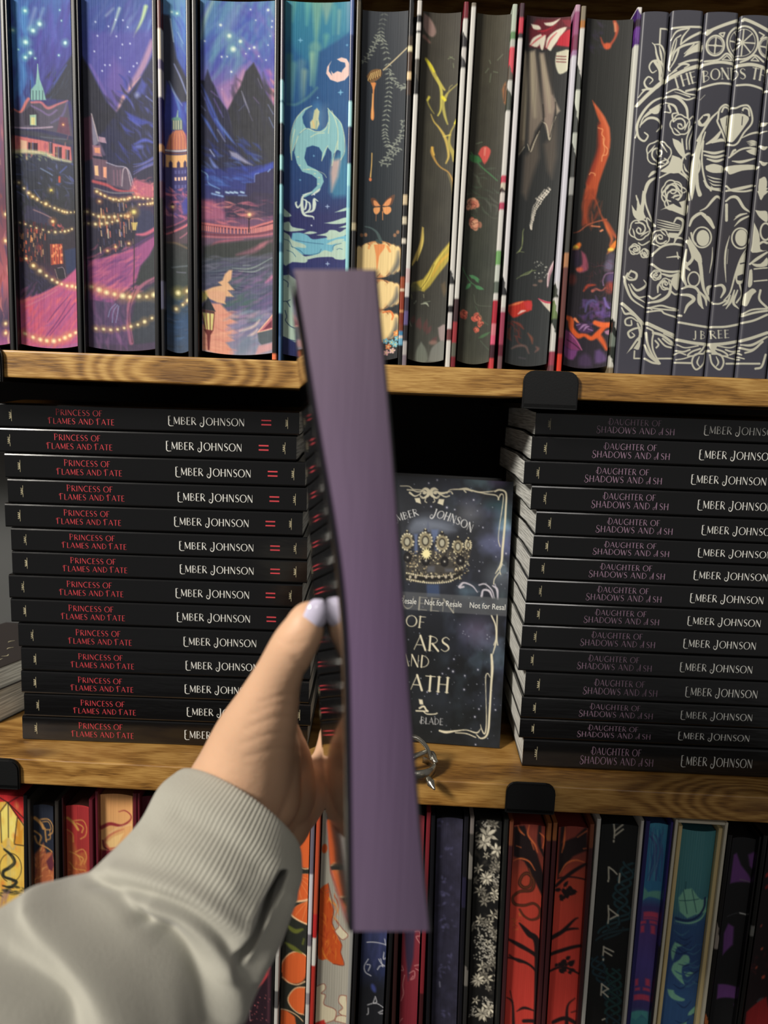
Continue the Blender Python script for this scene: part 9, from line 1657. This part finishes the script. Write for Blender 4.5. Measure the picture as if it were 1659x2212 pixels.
tocam = (CAM-deep(676, 1328, .287)).normalized(); up_ = (deep(690, 1290, .2865)-deep(664, 1362, .2865)).normalized(); sd = up_.cross(tocam).normalized(); tc2 = (tocam*0.9+sd*0.25).normalized(); sd = up_.cross(tc2).normalized(); tc2 = sd.cross(up_).normalized()
c0 = deep(679, 1322, .2870)+tc2*0.0052; v, f = [], []
for j in range(13):
    for i in range(11):
        s_, t = i/10*2-1, j/12*2-1; wdt = 0.0043*math.sqrt(max(0, 1-abs(t)**2.6))*1.1*(1.0 if t < 0 else 0.96)
        v.append(pin@(c0+up_*(t*0.0060)+sd*(s_*wdt)-tc2*(s_*s_*0.0017+max(0, -t)**2*0.0010+max(0, t)**2*0.0014)+tc2*0.0006))
for j in range(12):
    for i in range(10): a0 = j*11+i; f.append((a0, a0+1, a0+12, a0+11))
me = mesh('fingernail', v, f, True); o = link('fingernail', me, NAIL, person); md = o.modifiers.new('t', 'SOLIDIFY'); md.thickness = 0.0005; md.offset = 0; tag(o, 'pale iridescent thumbnail')
# sleeve: rings between the two silhouette lines of the arm, folds pressed in afterwards
RG = [((388, 1664), (642, 1850), .334, 62, -76), ((344, 1702), (647, 1902), .325, 50, -62), ((302, 1776), (624, 1962), .313, 36, -44), ((238, 1842), (603, 2030), .300, 20, -26), ((178, 1894), (572, 2104), .287, 14, -18), ((92, 1922), (538, 2172), .272, 8, -10), ((-10, 1972), (500, 2240), .256, 0, 0), ((-110, 2040), (450, 2335), .240, 0, 0), ((-220, 2140), (380, 2480), .222, 0, 0), ((-340, 2290), (280, 2680), .205, 0, 0)]
tab = spline([(*deep(*l, d), *deep(*r, d), *(deep((l[0]+r[0])/2+ix, (l[1]+r[1])/2+iy, d)-deep((l[0]+r[0])/2, (l[1]+r[1])/2, d))) for l, r, d, ix, iy in RG], 22)
NT = 690; th = np.linspace(0, 2*np.pi, NT, endpoint=False); rows = []
fw = np.array(cam2world((0, 0, 1)))
def ringrow(q, scale=1.0, ribs=0.0):
    Lp, Rp, im = q[:3], q[3:6], q[6:9]; c = (Lp+Rp)/2; A = (Rp-Lp)/2; r = np.linalg.norm(A); B = -fw*r*0.80+im
    k = scale*(1+ribs*np.cos(th*115))
    return c+np.outer(np.cos(th)*k, A)+np.outer(np.sin(th)*k, B)
nrib = 62
for i in (10, 7, 4, 2): rows.append(ringrow(tab[i], 0.955))
rows.append(ringrow(tab[0], 0.965)); 
for i in range(len(tab)):
    rb = 0.0085*float(np.clip((nrib-i)/14.0, 0, 1)); s_ = 1.0-0.012*max(0, 1-i/3)
    rows.append(ringrow(tab[i], s_, rb))
V = np.array(rows); nR = len(rows); C = (V.reshape(-1, 3)-base_)
ctr = np.repeat(V.mean(1), NT, 0)-base_; N = C-ctr; N /= np.linalg.norm(N, axis=1)[:, None]
X, Y = topix(C); front = np.clip(-(N@fw)*1.6+0.35, 0, 1); D = np.zeros(len(C))
for pts, wd, h in ((((90, 1925), (130, 1990), (190, 2050), (245, 2130), (275, 2260)), 58, 9.0), (((-60, 2050), (40, 2120), (105, 2180), (130, 2280)), 50, -8.0), (((360, 2030), (420, 2110), (450, 2240)), 46, -5.0), (((200, 1905), (290, 1925), (400, 1965), (480, 2030), (520, 2110)), 15, -3.2), (((330, 1960), (430, 2010), (500, 2100), (520, 2200)), 24, 2.6),
                   (((300, 1985), (390, 2050), (450, 2130), (480, 2230)), 22, -4.2), (((250, 1880), (330, 1900), (430, 1940), (520, 2010)), 20, 2.4), (((190, 1897), (240, 1930), (300, 1990)), 14, -2.8), (((630, 1940), (600, 2030), (550, 2110)), 14, 2.5), (((390, 1760), (470, 1800), (560, 1870)), 26, -1.6), (((330, 1830), (420, 1850), (500, 1910)), 26, 1.4), (((560, 1985), (520, 2050), (480, 2110)), 20, 1.6)):
    D += crease(X, Y, pts, wd, h*0.001)
C = C+N*(D*front)[:, None]+fw*(crease(X, Y, ((614, 1880), (588, 1935), (556, 1990), (538, 2035), (506, 2090)), 8, 0.055, 2.5)*(N@fw < 0.3)*np.clip((Y-1878)/110, 0, 1)*np.clip((2100-Y)/50, 0, 1))[:, None]
idx = np.arange(nR*NT).reshape(nR, NT); nx_ = np.roll(idx, -1, 1)
q = np.stack([idx[:-1], nx_[:-1], nx_[1:], idx[1:]], -1).reshape(-1, 4)
me = bpy.data.meshes.new('sleeve'); me.vertices.add(len(C)); me.vertices.foreach_set('co', C.astype(np.float32).reshape(-1)); me.loops.add(q.size); me.loops.foreach_set('vertex_index', q.reshape(-1).astype(np.int32))
me.polygons.add(len(q)); me.polygons.foreach_set('loop_start', (np.arange(len(q))*4).astype(np.int32)); me.update(calc_edges=True); me.polygons.foreach_set('use_smooth', [True]*len(q)); me = fix(me)
SW = mat('grey_sweatshirt_knit', (166, 164, 153), 0.95, spec=0.15, var=0.05, bump=(1500, 0.5, 0.0005, (1, 1, 1))); SW.node_tree.nodes['Principled BSDF'].inputs['Sheen Weight'].default_value = 0.25
o = link('sleeve', me, SW, person); tag(o, 'light grey sweatshirt sleeve with a ribbed cuff')
